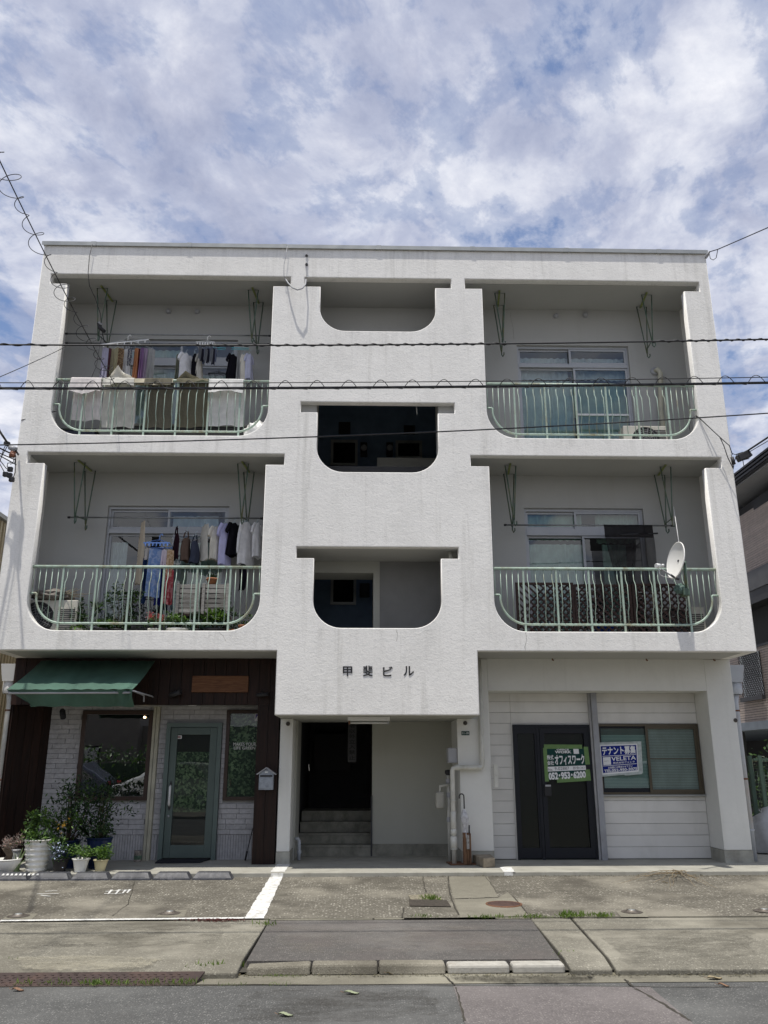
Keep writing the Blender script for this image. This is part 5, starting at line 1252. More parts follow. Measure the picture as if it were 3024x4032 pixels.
# crumpled white bag at the right of top left balcony
def blob(name, c, sx, sy, sz, mat, lab, cat, seed, parent=None, flat=.0):
    bm = bmesh.new(); bmesh.ops.create_icosphere(bm, subdivisions=4, radius=1)
    for v in bm.verts:
        n = mnoise.noise(v.co*2.2+Vector((seed, 0, 0)))*.35+mnoise.noise(v.co*6+Vector((seed, 5, 0)))*.14; v.co *= 1+n; v.co.z = max(v.co.z, -.75)
        v.co = Vector((v.co.x*sx, v.co.y*sy, (v.co.z+.75)*sz))
    me = bpy.data.meshes.new(name); bm.to_mesh(me); bm.free(); me.materials.append(mat)
    for p in me.polygons: p.use_smooth = True
    o = bpy.data.objects.new(name, me); COL.objects.link(o); o.location = c
    if parent: o.parent = parent; o.location = Vector(c)-ORG[parent.name]
    else: tag(o, lab, cat)
    return o
blob('plastic_bag', (-1.93, .45, 6.12), .25, .2, .30, M('white_bag', (.68, .68, .68), .4, var=.2, vs=25), 'crumpled white bag at the right end of the top left balcony', 'bag', 3)
blob('plastic_bag', (-4.88, .42, 3.72), .28, .2, .10, M('grey_brown_bag', (.14, .125, .11), .6, var=.5, vs=22), 'grey crumpled bag lying on the air conditioner', 'bag', 5)
dt = thing('dried_twigs', (-4.75, .4, 3.76), 'bundle of dry twigs on top of the air conditioner', 'twigs'); rr = random.Random(6); mb_ = MB()
for i in range(26):
    p = Vector((-4.9+rr.random()*.3, .38, 3.80)); mb_.tube([p, p+Vector((rr.uniform(.1, .35), rr.gauss(0, .06), rr.uniform(-.02, .12)))], .004, 4)
mb_.build('twigs', TWG := M('balcony_twigs', (.20, .17, .12), .9), dt)
# duct on the top right balcony
a = P(2588, 1458, .9); du = thing('air_duct', (a.x, .9, 6.12), 'beige flexible air duct rising against the wall, top right balcony', 'duct')
b_ = P(2606, 1620, .88); MB().tube([(a.x-.03, YB, a.z), (a.x, .88, a.z+.01), (a.x+.035, .87, a.z-.06), (b_.x-.02, .87, b_.z), (b_.x-.01, .87, 6.62)], .042, 12).build('duct_run', M('duct_beige', (.50, .48, .38), .6, dirt=(.35, .3, .2)), du)
MB().lathe([(.075, -.01), (.07, -.03), (.03, -.035)], (a.x-.03, YB, a.z), 14, 'y').build('collar', GREYBOX, du)
# lattice fences ---------------------------------------------------------
def lattice(x0, x1, z0, z1, y, lab, mode='both', seed=0):
    t = thing('lattice_panel', ((x0+x1)/2, y, z0), lab, 'lattice panel', 'dark lattice panels on the right balcony'); f = .035
    for nm, b6 in (('frame_post', (x0, x0+f, y-.012, y+.02, z0, z1)), ('frame_post', (x1-f, x1, y-.012, y+.02, z0, z1)), ('frame_rail', (x0+f, x1-f, y-.012, y+.02, z1-f, z1)), ('frame_rail', (x0+f, x1-f, y-.012, y+.02, z0, z0+f))): box(nm, b6, LATT, t)
    X0, X1, Z0, Z1 = x0+f, x1-f, z0+f, z1-f; H = Z1-Z0; st = .105
    def slat(xs, sgn, yy):
        # clip the 45 degree slat to the frame
        a_ = (xs, Z0 if sgn > 0 else Z1); t0 = max(0, (X0-xs)); t1 = min(H, X1-xs)
        if t1-t0 < .03: return
        p = Vector((xs+t0, yy, a_[1]+sgn*t0)); q = Vector((xs+t1, yy, a_[1]+sgn*t1)); MB().bar(p, q, .028, .008, up=(0, 1, 0)).build('slat', LATT, t)
    x = X0-H+.03
    while x < X1:
        if mode != 'back' or x+H > (x0+x1)/2: slat(x, 1, y+.006)
        slat(x, -1, y-.004); x += st
    return t
za = 3.12; zb_ = P(2300, 2296, .42).z
xs = [P(u, 2300, .42).x for u in (2028, 2250, 2482, 2708)]
lattice(xs[0], xs[1]+.02, za, zb_, .40, 'left dark lattice panel with missing cross slats', 'back'); lattice(xs[1]+.03, xs[2], za, zb_-.02, .42, 'middle dark lattice panel, second floor right balcony'); lattice(xs[2]+.01, xs[3], za, zb_-.01, .40, 'right dark lattice panel under the satellite dish')
bb = thing('blue_bucket', (P(2378, 2440, .6).x, .6, 3.1), 'blue bucket behind the middle lattice panel', 'bucket'); MB().lathe([(0, 0), (.11, 0), (.15, .30), (.158, .30), (.158, .315), (.14, .315)], (P(2378, 2440, .6).x, .6, 3.1), 20).build('pail', M('bucket_blue', (.01, .05, .35), .4), bb)
MB().tube([(P(2378, 2440, .6).x-.15, .6, 3.4), (P(2378, 2440, .6).x, .6, 3.52), (P(2378, 2440, .6).x+.15, .6, 3.4)], .005, 5).build('handle', STEEL, bb)
# sun net ------------------------------------------------------------------
sn = thing('sun_net', (P(2470, 2070, .6).x, .6, P(2470, 2070, .6).z), 'dark see-through sun net hanging from the pole, second floor right balcony', 'sun net')
A_, B2_, C2_, D2_ = P(2377, 2066, .60), P(2568, 2068, .60), P(2600, 2330, .42), P(2432, 2330, .46)
def net(i, j):
    p = A_.lerp(B2_, i).lerp(D2_.lerp(C2_, i), j); p.y += .015*math.sin(i*14+j*3)+.02*math.sin(j*5+i*3); p.x += .012*math.sin(j*7)*(i-.5); return p
MB().grid(net, 30, 26).build('net', meshmat('black_net', (.022, .02, .02), .30), sn)
MB().grid(lambda i, j: A_.lerp(B2_, i)+Vector((0, -.012, -.21*j)), 10, 3).build('folded_top', meshmat('black_net_double', (.016, .015, .015), .12), sn)
a, b_ = P(2440, 2106, .59), P(2590, 2100, .59); MB().tube([a, b_], .014, 8).build('stick', BLACK, sn)
# satellite dish -------------------------------------------------------------
dc = P(2659, 2206, -.33); nd_ = Vector((-.97, -.14, .19)).normalized()
sdh = thing('satellite_dish', (dc.x, .02, dc.z-.4), 'white oval satellite dish clamped to the right balcony railing', 'satellite dish')
e1 = Vector((0, 0, 1)).cross(nd_).normalized(); e2 = nd_.cross(e1)
def dish(i, j, off=0.0):
    a_ = i*6.28318; r = .255*j; return dc+e1*r*math.cos(a_)*.98+e2*r*math.sin(a_)*1.06-nd_*(.055*(1-j*j)+off)
DW = M('dish_white', (.80, .79, .75), .45, var=.04, vs=5, dirt=(.6, .55, .45), dirt_amt=.25)
mb_ = MB(); mb_.grid(lambda i, j: dish(i, j), 40, 10); mb_.grid(lambda i, j: dish(i, j, .012), 40, 10)
do = mb_.build('reflector', DW, sdh)
MB().tube([dish(k/40, 1, .005) for k in range(40)], .009, 6, close=True).build('rim', DW, sdh)
0 and text('dish_marking', 'BS', 0, .10, 0, .035, 0, M('dish_grey_print', (.48, .47, .45)), sdh, ext=0, xf=lambda q: dc-nd_*.045+e1*(.02-q.x)*-1+e2*(q.z+.03))
tag(MB().tube([P(2652, 1995, .35), P(2662, 2060, .1), P(2674, 2142, -.30)], .005, 5).build('white_cord', WHITEPL), 'thin white cord tied from the pole hanger down to the satellite dish', 'cord')
lnb = P(2592, 2229, -.62); base = dc-e2*.27-nd_*.03
MB().tube([base-nd_*.05, base, lnb+Vector((.05, .05, -.03))], .013, 8).build('arm', GREYBOX, sdh); MB().tube([base-nd_*.05, base, base.lerp(lnb, .3)], .017, 8).build('arm_joint', DARKGREY, sdh)
MB().tube([lnb+Vector((-.035, -.01, .0)), lnb+Vector((-.01, 0, .004)), lnb+Vector((.03, .01, .012))], [.034, .036, .026], 12).build('receiver', WHITEPL, sdh)
MB().tube([lnb+Vector((.05, .015, .012)), lnb+Vector((.085, .02, .015))], [.024, .022], 12).build('receiver_horn', WHITEPL, sdh)
MB().tube([lnb+Vector((0, 0, -.03)), lnb+Vector((.02, .02, -.12)), lnb+Vector((.08, .05, -.14)), base], .005, 5).build('cable', WHITEPL, sdh)
ms0, ms1 = P(2695, 2210, -.10), P(2703, 2330, -.06)
MB().tube([ms0, ms1], .024, 10).build('mast', GREEND, sdh); MB().tube([dc-nd_*.05, ms0+Vector((0, 0, -.03))], .02, 8).build('mount_arm', DARKGREY, sdh)
box('clamp', (ms1.x-.06, ms1.x+.04, -.10, .05, ms1.z-.06, ms1.z+.05), GREEND, sdh, bevel=.01); p = P(2676, 2318, -.02); blob('wrapping', (p.x, -.05, p.z-.08), .085, .05, .085, M('dark_green_tape', (.07, .12, .10), .6, var=.4, vs=30), '', '', 8, parent=sdh)
# wooden crates and plants on the left balcony --------------------------------
def q6p(x, y, yy): return P(*q6(x, y), yy)
for i, (x0, x1) in enumerate(((683, 930), (922, 1200))):
    a, b_ = q6p(x0, 1100, .28), q6p(x1, 828, .28); t = thing('wooden_crate', ((a.x+b_.x)/2, .28, a.z), 'weathered grey slatted crate, %s one above the plants' % ('left' if i == 0 else 'right'), 'crate'); n = 6; hh = (b_.z-a.z)/n
    for k in range(n):
        box('slat', (a.x, b_.x, .28, .292, a.z+hh*k+.010, a.z+hh*(k+1)-.006), GREYWOOD, t); box('rear_slat', (a.x, b_.x, .44, .452, a.z+hh*k+.010, a.z+hh*(k+1)-.02), GREYWOOD, t)
    for xx in (a.x+.01, b_.x-.05): box('upright', (xx, xx+.04, .262, .279, a.z-.02, b_.z+.01), GREYWOOD, t); box('upright', (xx, xx+.04, .293, .439, a.z-.02, b_.z-.03), GREYWOOD, t)
box_st = thing('crate_stand', (-2.95, .4, 3.1), 'dark low table carrying the grey crates', 'table'); a, b_ = q6p(690, 1108, .4), q6p(1195, 1108, .4)
box('top', (a.x, b_.x, .26, .60, a.z-.05, a.z-.022), DKWOOD, box_st)
for xx in (a.x+.03, b_.x-.07): box('leg', (xx, xx+.04, .30, .34, 3.1, a.z-.051), DKWOOD, box_st); box('leg', (xx, xx+.04, .52, .56, 3.1, a.z-.051), DKWOOD, box_st)
TERRA = M('terracotta', (.33, .14, .07), .8, var=.2)
ta = q6p(1030, 828, .28); ta.x = q6p(1030, 822, .36).x; t = thing('potted_cactus', (ta.x, .36, ta.z), 'small terracotta pot with spiky plant on top of the right crate', 'potted plant')
MB().lathe([(0, 0), (.055, 0), (.08, .075), (.088, .075), (.088, .10), (.07, .10)], (ta.x, .36, ta.z), 18).build('pot', TERRA, t)
mb_ = MB(); rr = random.Random(1)
for i in range(30): mb_.leaf((ta.x+rr.gauss(0, .02), .36, ta.z+.09), (rr.gauss(0, .6), rr.gauss(0, .5), 1), (0, 1, 0), .11, .014)
tag(mb_.build('foliage', LEAFB, t), kind='stuff')
def bplant(u, v, wpx, hpx, lab, n, L, mats, seed, potm, y=.36, z=3.1, ph=.16, rz=None, extra=None):
    x = P(u, v, y).x; t = thing('potted_plant', (x, y, z), lab, 'potted plant'); w = wpx*.0041; r = min(.15, w*.3)
    MB().lathe([(0, 0), (r*.7, 0), (r, ph), (r+.012, ph), (r+.012, ph+.02), (r-.02, ph+.02)], (x, y, z+.003), 18).build('pot', potm, t)
    zz = P(u, v, y).z; k = foliage((x, y, zz), w/2, hpx*.0042/2, n, L, mats, t, seed, ry=.14); stems((x, y, z+ph), (x, y, zz), k, t, seed, .006)
    return t, x, zz
bplant(318, 2425, 78, 95, 'leafy plant in a white pot right of the air conditioner', 330, .09, [LEAFB, LEAFA], 81, POTW, ph=.18)
bplant(470, 2395, 130, 150, 'tall dark climbing plant before the balcony door', 520, .07, [LEAFB, LEAFA], 82, POTB)
bplant(395, 2460, 150, 36, 'low green plant at the foot of the climbing plant', 260, .07, [LEAFA, LEAFC], 83, POTB, y=.28)
t, x, zz = bplant(610, 2448, 70, 40, 'pink geranium in a white pot under the crates', 150, .06, [LEAFA, LEAFB], 84, POTW, y=.24)
mb_ = MB(); rr = random.Random(3)
for cx_, cz_ in ((-.07, .10), (.06, .07), (.10, .05), (-.04, .06)):
    for i in range(40): mb_.leaf((x+cx_+rr.gauss(0, .025), .22, zz+cz_+rr.gauss(0, .022)), (rr.gauss(0, 1), -.6, rr.gauss(0, 1)), (0, 0, 1), .035, .03)
tag(mb_.build('flower', M('salmon_petals', (.72, .26, .25)), t), kind='stuff')
bplant(700, 2450, 120, 50, 'broad leafy plant in a pale trough under the left crate', 330, .07, [LEAFA, LEAFC], 85, POTW, y=.24)
bplant(780, 2450, 60, 60, 'small dark plant between two crates', 150, .06, [LEAFB, LEAFA], 86, POTB, y=.26)
bplant(850, 2440, 120, 70, 'large leaved plant in a black pot under the right crate', 300, .10, [LEAFC, LEAFB], 87, POTB, y=.24)
bplant(915, 2440, 50, 90, 'thin stemmed plant right of the crates', 110, .05, [LEAFB, LEAFA], 88, TERRA, y=.3)
bplant(960, 2445, 60, 34, 'small plant in a terracotta pot in the rounded right corner', 130, .05, [LEAFA, LEAFB], 89, TERRA, y=.26, ph=.22)
# ---------------------------------------------------------------- ground surfaces
# heights: slab 0, apron -0.05 to -0.11, pavement -0.12, gutter -0.19, road -0.20
YA, YK, YG = -2.72, -4.70, -4.98
ROADM = aggregate('road_asphalt', (.128, .128, .122), (.34, .33, .31), (.062, .063, .061), 56, .7, .5, (.082, .08, .076))
ROADP = aggregate('road_patch_pinkish', (.19, .172, .165), (.38, .35, .32), (.10, .09, .088), 55, .65, .3, (.13, .115, .11))
APRON = aggregate('washed_concrete', (.215, .20, .162), (.58, .55, .47), (.075, .068, .055), 30, .9, .85, (.085, .077, .062), .7)
APRON2 = aggregate('patched_concrete', (.24, .225, .18), (.40, .38, .30), (.15, .14, .11), 55, .4, .4, (.15, .14, .11))
PAVE = aggregate('pavement_concrete', (.255, .24, .195), (.48, .455, .38), (.13, .122, .098), 46, .7, .85, (.13, .12, .095))
PAVA = aggregate('pavement_asphalt', (.138, .130, .120), (.33, .30, .27), (.068, .064, .060), 56, .7, .6, (.115, .098, .09))
CURBM = aggregate('kerb_concrete', (.27, .25, .20), (.42, .40, .33), (.12, .11, .085), 60, .5, .8, (.10, .09, .07))
GUTT = aggregate('gutter_concrete', (.24, .225, .175), (.36, .34, .28), (.15, .14, .11), 70, .4, .6, (.10, .09, .07))
def sheet(name, pts, mat, kind='structure', parent=None, sub=0):
    o = MB().poly([Vector(p) for p in pts]).build(name, mat, parent, loc=None if parent is None else None)
    if kind: tag(o, kind=kind)
    return o
sheet('ground', [(-300, -300, -.26), (300, -300, -.26), (300, 300, -.26), (-300, 300, -.26)], M('far_ground', (.16, .155, .14), .9))
def gp(u, v, z, dz=0): q = G(u, v, z); return (q.x, q.y, z+dz)
sheet('road', [(-120, -11.5, -.2), (120, -11.5, -.2), (120, YG, -.2), (-120, YG, -.2)], ROADM)
sheet('road_patch', [gp(1785, 3885, -.2, .004), gp(2560, 3888, -.2, .004), gp(2730, 4032, -.2, .004), (1.75, -6.9, -.196), (.75, -6.9, -.196), gp(1830, 4032, -.2, .004)], ROADP)
sheet('far_pavement', [(-120, -14.5, -.12), (120, -14.5, -.12), (120, -11.5, -.12), (-120, -11.5, -.12)], PAVE)
# gutter
sheet('gutter', [(-120, YG, -.196), (120, YG, -.196), (120, YK+.02, -.19), (-120, YK+.02, -.19)], GUTT)
# pavement strips between kerb and apron
xa0, xa1 = gp(1060, 3625, -.12)[0], gp(960, 3800, -.12)[0]
xb0, xb1 = gp(2105, 3632, -.12)[0], gp(2250, 3820, -.12)[0]
xc0, xc1 = gp(2262, 3625, -.12)[0], gp(2450, 3835, -.12)[0]
sheet('pavement', [(-120, YK, -.17), (120, YK, -.17), (120, YA, -.17), (-120, YA, -.17)], M('joint_dark', (.06, .055, .045), 1))
def slab_piece(name, p4, mat, th=.06, drop=0.0):
    """p4: front-left, front-right, back-right, back-left; the front 30 cm dips by drop towards the gutter"""
    fl, fr, br, bl = [Vector((x, y, -.12)) for x, y in p4]
    ml, mr = fl.lerp(bl, .30/(bl.y-fl.y)), fr.lerp(br, .30/(br.y-fr.y)); dn = Vector((0, 0, -drop)); b_ = Vector((0, 0, -th-drop))
    top = [fl+dn, fr+dn, mr, br, bl, ml]; bot = [v+b_ for v in (fl, fr, mr, br, bl, ml)]
    o = MB().add(top+bot, [(0, 1, 2, 5), (5, 2, 3, 4), (7, 6, 11, 8), (8, 11, 10, 9)]+[(i, 6+i, 6+(i+1) % 6, (i+1) % 6) for i in range(6)]).build(name, mat, None, recalc=True, bevel=.012 if drop else 0); tag(o, kind='structure'); return o
slab_piece('pavement_slab', [(-60, YK-.10), (xa1-.038, YK-.10), (xa0-.008, YA-.01), (-60, YA-.01)], PAVE, drop=.032)
slab_piece('pavement_asphalt', [(xa1+.004, YK+.14), (xb1-.004, YK+.14), (xb0-.004, YA-.06), (xa0+.004, YA-.06)], PAVA)
slab_piece('pavement_slab', [(xb1+.034, YK-.08), (xc1+.008, YK-.08), (xc0-.012, YA-.01), (xb0+.004, YA-.01)], PAVE, drop=.03)
slab_piece('pavement_slab', [(xc1+.034, YK-.09), (60, YK-.09), (60, YA-.01), (xc0+.012, YA-.01)], PAVE, drop=.03)
# thin edging stones along the apron
ed = thing('edging', (0, YA, -.12), 'thin concrete edging strips along the top of the pavement asphalt', 'edging')
xs = [xa0, xa0+1.05, xa0+2.3, xb0-1.3, xb0]
for i in range(4): box('edging_stone', (xs[i]+.01, xs[i+1]-.01, YA-.058, YA-.004, -.20, -.1135+.0015*(i % 2)), GUTT, ed)
# kerb stones
kb = thing('kerb', (0, YK, -.19), 'raised concrete kerb stones between asphalt pavement and gutter', 'kerb')
ks = [gp(960, 3815, -.12)[0], gp(1225, 3800, -.12)[0], gp(1490, 3800, -.12)[0], gp(1758, 3800, -.12)[0]]
for i in range(3):
    x0, x1 = ks[i]+.006, ks[i+1]-.006; h0, h1 = (-.135, -.118) if i == 0 else (-.118+.002*i, -.117)
    a_ = [(x0, YK-.03, -.20), (x1, YK-.03, -.20), (x1, YK-.012, h1), (x0, YK-.012, h0)]
    o = MB().prism(a_, (0, .15, 0)).build('kerb_stone', CURBM, kb, recalc=True, bevel=.018)
kb2 = thing('flush_kerb', (2.0, YK, -.19), 'pair of low pale kerb stones right of the raised kerb', 'kerb')
k2 = [ks[3], gp(2030, 3830, -.14)[0], gp(2262, 3835, -.14)[0]]
for i in range(2):
    o = MB().box(k2[i]+.012, k2[i+1]-.012, YK-.02, YK+.135, -.20, -.126).build('kerb_stone', M('pale_kerb', (.40, .385, .34), .85, var=.15, vs=14, bs=.3, dirt=(.25, .22, .17)), kb2, bevel=.02)
# apron (parking strip): rises to the step
def apz(y): return -.11+(y-YA)/(-.02-YA)*.06
def ap(u, v):                                # pixel -> point on the sloping apron
    d = _ray(u, v); k = .06/(-.02-YA); t = (CAM.z-(-.11)-k*(CAM.y-YA))/(k*d.y-d.z); q = CAM+d*t; return q
sheet('apron', [(-60, YA, -.11), (60, YA, -.11), (60, -.02, -.05), (-60, -.02, -.05)], APRON)
sheet('apron_edge', [(-60, YA, -.19), (60, YA, -.19), (60, YA, -.11), (-60, YA, -.11)], GUTT)
def apsheet(name, uv, mat, dz): return sheet(name, [ap(u, v)+Vector((0, 0, dz)) for u, v in uv], mat)
apsheet('apron_patch', [(1763, 3452), (1920, 3452), (1962, 3534), (1788, 3540)], APRON2, .004)
apsheet('apron_patch', [(1788, 3543), (1962, 3537), (2002, 3512), (2080, 3608), (1812, 3614)], APRON2, .004)
apsheet('apron_patch', [(655, 3586), (738, 3583), (726, 3612), (610, 3612)], APRON2, .004); apsheet('apron_patch', [(35, 3600), (150, 3598), (125, 3622), (8, 3622)], APRON2, .004); apsheet('apron_patch', [(2424, 3587), (2535, 3585), (2553, 3612), (2445, 3612)], APRON2, .004)
# concrete slab under the building
sb = box('pavement_step', (-60, 60, -.02, 9.5, -.3, 0.0), SLAB, bevel=.006); tag(sb, kind='structure')
# cracks as thin dark seams
CR = M('crack_dark', (.05, .045, .035), 1)
def crack(uvs, w=.012, f=ap, dz=.005, seed=1):
    rr = random.Random(seed); pts = []
    for (u0, v0), (u1, v1) in zip(uvs, uvs[1:]):
        n = 8
        for i in range(n): pts.append((u0+(u1-u0)*i/n+rr.gauss(0, 1.6), v0+(v1-v0)*i/n+rr.gauss(0, .9)))
    q = [f(u, v) for u, v in pts]; mb_ = MB(); L = []; R_ = []
    for i, p in enumerate(q):
        d = (q[min(i+1, len(q)-1)]-q[max(i-1, 0)]); nrm = Vector((-d.y, d.x, 0)).normalized()*w*rr.uniform(.3, 1)/2
        L.append(p+nrm+Vector((0, 0, dz))); R_.append(p-nrm+Vector((0, 0, dz)))
    n = len(q); mb_.add(L+R_, [(i, n+i, n+i+1, i+1) for i in range(n-1)]); return mb_
GZ = lambda z: (lambda u, v: G(u, v, z))
cks = [crack([(1665, 3452), (1672, 3500), (1680, 3515)], .02), crack([(1763, 3450), (1775, 3535), (1812, 3614)], .022, seed=2), crack([(1912, 3452), (1955, 3515), (2002, 3510), (2090, 3610)], .012, seed=3),
       crack([(1590, 3575), (1582, 3618)], .02, seed=4), crack([(530, 3470), (505, 3560), (430, 3615)], .01, seed=5), crack([(1790, 3540), (1960, 3534)], .01, seed=6)]
for c in cks: tag(c.build('crack', CR), kind='structure')
rc = [crack([(1795, 3890), (1815, 3960), (1832, 4032)], .02, GZ(-.2), .006, 7), crack([(2500, 3893), (2620, 3960), (2735, 4031)], .03, GZ(-.2), .006, 8), crack([(1745, 3840), (1800, 3888)], .015, GZ(-.194), .006, 9), crack([(2460, 3858), (2500, 3893)], .025, GZ(-.194), .006, 10)]
for c in rc: tag(c.build('crack', CR), kind='structure')
gs = [crack([(0, 3884), (900, 3880), (1750, 3882), (2450, 3888), (3024, 3889)], .018, GZ(-.2), .007, 11)]
for c in gs: tag(c.build('gutter_joint', CR), kind='structure')
# painted lines
def line_band(name, uv0, uv1, w0, w1, f, dz, n=26, seed=1, label=None):
    rr = random.Random(seed); L = []; R_ = []
    for i in range(n+1):
        t = i/n; u, v = uv0[0]+(uv1[0]-uv0[0])*t, uv0[1]+(uv1[1]-uv0[1])*t; p = f(u, v)
        w = (w0+(w1-w0)*t)/2
        d = f(*uv1)-f(*uv0); nrm = Vector((-d.y, d.x, 0)).normalized()
        L.append(p+nrm*w*rr.uniform(.9, 1.06)+Vector((0, 0, dz))); R_.append(p-nrm*w*rr.uniform(.9, 1.06)+Vector((0, 0, dz)))
    m_ = n+1; return MB().add(L+R_, [(i, m_+i, m_+i+1, i+1) for i in range(n)]).build(name, LINE)
o = line_band('painted_line', (1090, 3450), (1000, 3618), .17, .20, ap, .005, 40, 2); tag(o, kind='structure')
o = line_band('painted_line', (0, 3627), (960, 3616), .075, .085, ap, .0055, 120, 3); tag(o, kind='structure')
o = line_band('painted_line', (1120, 3400), (1092, 3434), .20, .19, lambda u, v: G(u, v, 0), .004, 12, 4); tag(o, kind='structure')
o = MB().box(G(1070, 3434, 0).x, G(1118, 3434, 0).x, -.026, -.0215, -.048, .002).build('painted_line', LINE); tag(o, kind='structure')
o = line_band('painted_line', (1990, 3415), (2005, 3434), .16, .16, lambda u, v: G(u, v, 0), .004, 10, 5); tag(o, kind='structure')
o = MB().box(G(1985, 3434, 0).x, G(2020, 3434, 0).x, -.026, -.0215, -.045, .002).build('painted_line', LINE); tag(o, kind='structure')
# worn painted strokes on the apron
strokes = [((145, 3521), (232, 3520)), ((178, 3511), (225, 3508)), ((160, 3526), (200, 3531)), ((415, 3511), (470, 3509)), ((410, 3520), (480, 3519)), ((440, 3505), (425, 3522)), ((470, 3504), (455, 3522)), ((495, 3505), (482, 3519)), ((512, 3503), (500, 3517)), ((455, 3507), (512, 3506))]
mb_ = MB()
for (u0, v0), (u1, v1) in strokes:
    p, q = ap(u0, v0), ap(u1, v1); d = (q-p); nrm = Vector((-d.y, d.x, 0)).normalized()*.016; z = Vector((0, 0, .005)); mb_.quad(p+nrm+z, p-nrm+z, q-nrm*.6+z, q+nrm*.6+z)
tag(mb_.build('worn_paint_marks', LINE), kind='structure')
# stain of red-brown chippings at the line corner
mb_ = MB(); rr = random.Random(12)
for i in range(420):
    u, v = rr.gauss(850, 60), rr.gauss(3625, 3.2); p = G(u, v, -.12) if v > 3625 else ap(u, v); s_ = rr.uniform(.006, .016)
    mb_.leaf((p.x, p.y, p.z+.006), (rr.gauss(0, 1), rr.gauss(0, 1), .1), (0, 0, 1), s_*2, s_)
tag(mb_.build('red_chippings', M('red_brown_chips', (.10, .03, .025), .9, var=.4, vs=60)), kind='stuff')
# rubber kerb ramps along the slab
RUB = M('worn_black_rubber', (.045, .047, .055), .55, var=.3, vs=18, bs=.15, dirt=(.16, .16, .17), dirt_amt=.5)
ux = [-60, 120, 283, 438, 602, 756, 920]; labs = ['with white paint marks, leftmost', 'under the ribbed white pot', 'under the small white pot', 'left of the shop door mat', 'before the shop door', 'nearest the painted line']
src = None
for i in range(6):
    x0, x1 = P(ux[i]+3, 3440, -.16).x, P(ux[i+1]-1, 3440, -.16).x; L = x1-x0; cx = (x0+x1)/2
    t = thing('rubber_ramp', (cx, -.12, -.05), 'black rubber kerb ramp '+labs[i], 'kerb ramp', 'rubber kerb ramps along the shop slab')
    h = .085; yb = .11; e = .06
    vs = [(-L/2, -yb, 0), (L/2, -yb, 0), (L/2, yb-.015, 0), (-L/2, yb-.015, 0), (-L/2+.012, -yb+.004, .022), (L/2-.012, -yb+.004, .022), (L/2-e, -.045, h), (-L/2+e, -.045, h), (L/2-e, yb-.015, h), (-L/2+e, yb-.015, h)]
    fs = [(0, 1, 5, 4), (4, 5, 6, 7), (7, 6, 8, 9), (1, 2, 8, 6, 5), (3, 0, 4, 7, 9), (2, 3, 9, 8)]
    c0 = Vector((cx, -.135, -.055))
    MB().add([c0+Vector(v) for v in vs], fs).build('ramp_body', RUB, t, recalc=True, bevel=.004)
    MB().quad(c0+Vector((-L/2+e+.03, -.046, h-.006)), c0+Vector((L/2-e-.03, -.046, h-.006)), c0+Vector((L/2-e-.02, -.098, .034)), c0+Vector((-L/2+e+.02, -.098, .034))).build('recess_panel', RUB, t)
    if i == 0:
        mb_ = MB(); rr = random.Random(5)
        for q in range(9):
            x = cx-L*.1+q*.055; mb_.quad(c0+Vector((x-cx, -.08, .062)), c0+Vector((x-cx+.035, -.08, .062)), c0+Vector((x-cx+.03, -.062, .081)), c0+Vector((x-cx+.01, -.06, .083)))
        mb_.build('paint_mark', LINE, t)
# covers and manholes
def cap(u, v, lab):
    q = ap(u, v); t = thing('valve_cover', q, lab, 'valve cover')
    MB().lathe([(0, .012), (.04, .012), (.045, .018), (.055, .018), (.06, .004), (.10, .002), (.115, -.002)], q+Vector((0, 0, .007)), 24).build('rim', M('worn_iron', (.16, .14, .12), .5, .6, var=.4, vs=22), t)
    MB().lathe([(0, .022), (.034, .02), (.038, .013)], q+Vector((0, 0, .007)), 18).build('lid', ALUG, t)
cap(668, 3597, 'round iron valve cover near the middle of the painted line'); cap(72, 3608, 'round iron valve cover at the far left of the painted line'); cap(2488, 3592, 'shiny round valve cover in its own concrete patch on the right'); cap(3010, 3588, 'round valve cover cut off by the right edge of the picture')
q = ap(1984, 3562); mh = thing('manhole_cover', q, 'small round brown iron manhole cover in the patched apron', 'manhole cover')
MB().lathe([(0, .006), (.175, .006), (.18, .0), (.18, -.01)], q+Vector((0, 0, .006)), 30).build('lid', M('brown_iron', (.085, .05, .042), .75, .3, var=.35, vs=30, bs=.5, bscale=70), mh); MB().lathe([(.184, -.008), (.184, .005), (.20, .005), (.2, -.008)], q+Vector((0, 0, .006)), 30).build('rim', RUST, mh)
sunk = [ap(1610, 3545), ap(1760, 3548), ap(1776, 3573), ap(1612, 3570)]
bt = thing('broken_cover', sunk[0], 'broken dark drain cover with weeds growing out of it', 'drain cover')
MB().prism([Vector((p.x, p.y, p.z+.005)) for p in sunk], (0, 0, .006)).build('plate', M('dark_broken_iron', (.05, .042, .033), .8, var=.4, vs=25, bs=.4), bt, recalc=True)
hole = [ap(1608, 3528), ap(1700, 3522), ap(1745, 3544), ap(1618, 3545)]
MB().prism([Vector((p.x, p.y, p.z+.0045)) for p in hole], (0, 0, .004)).build('crumbled_edge', M('crumbled_concrete', (.20, .18, .13), 1, var=.5, vs=30, bs=.8), bt, recalc=True)
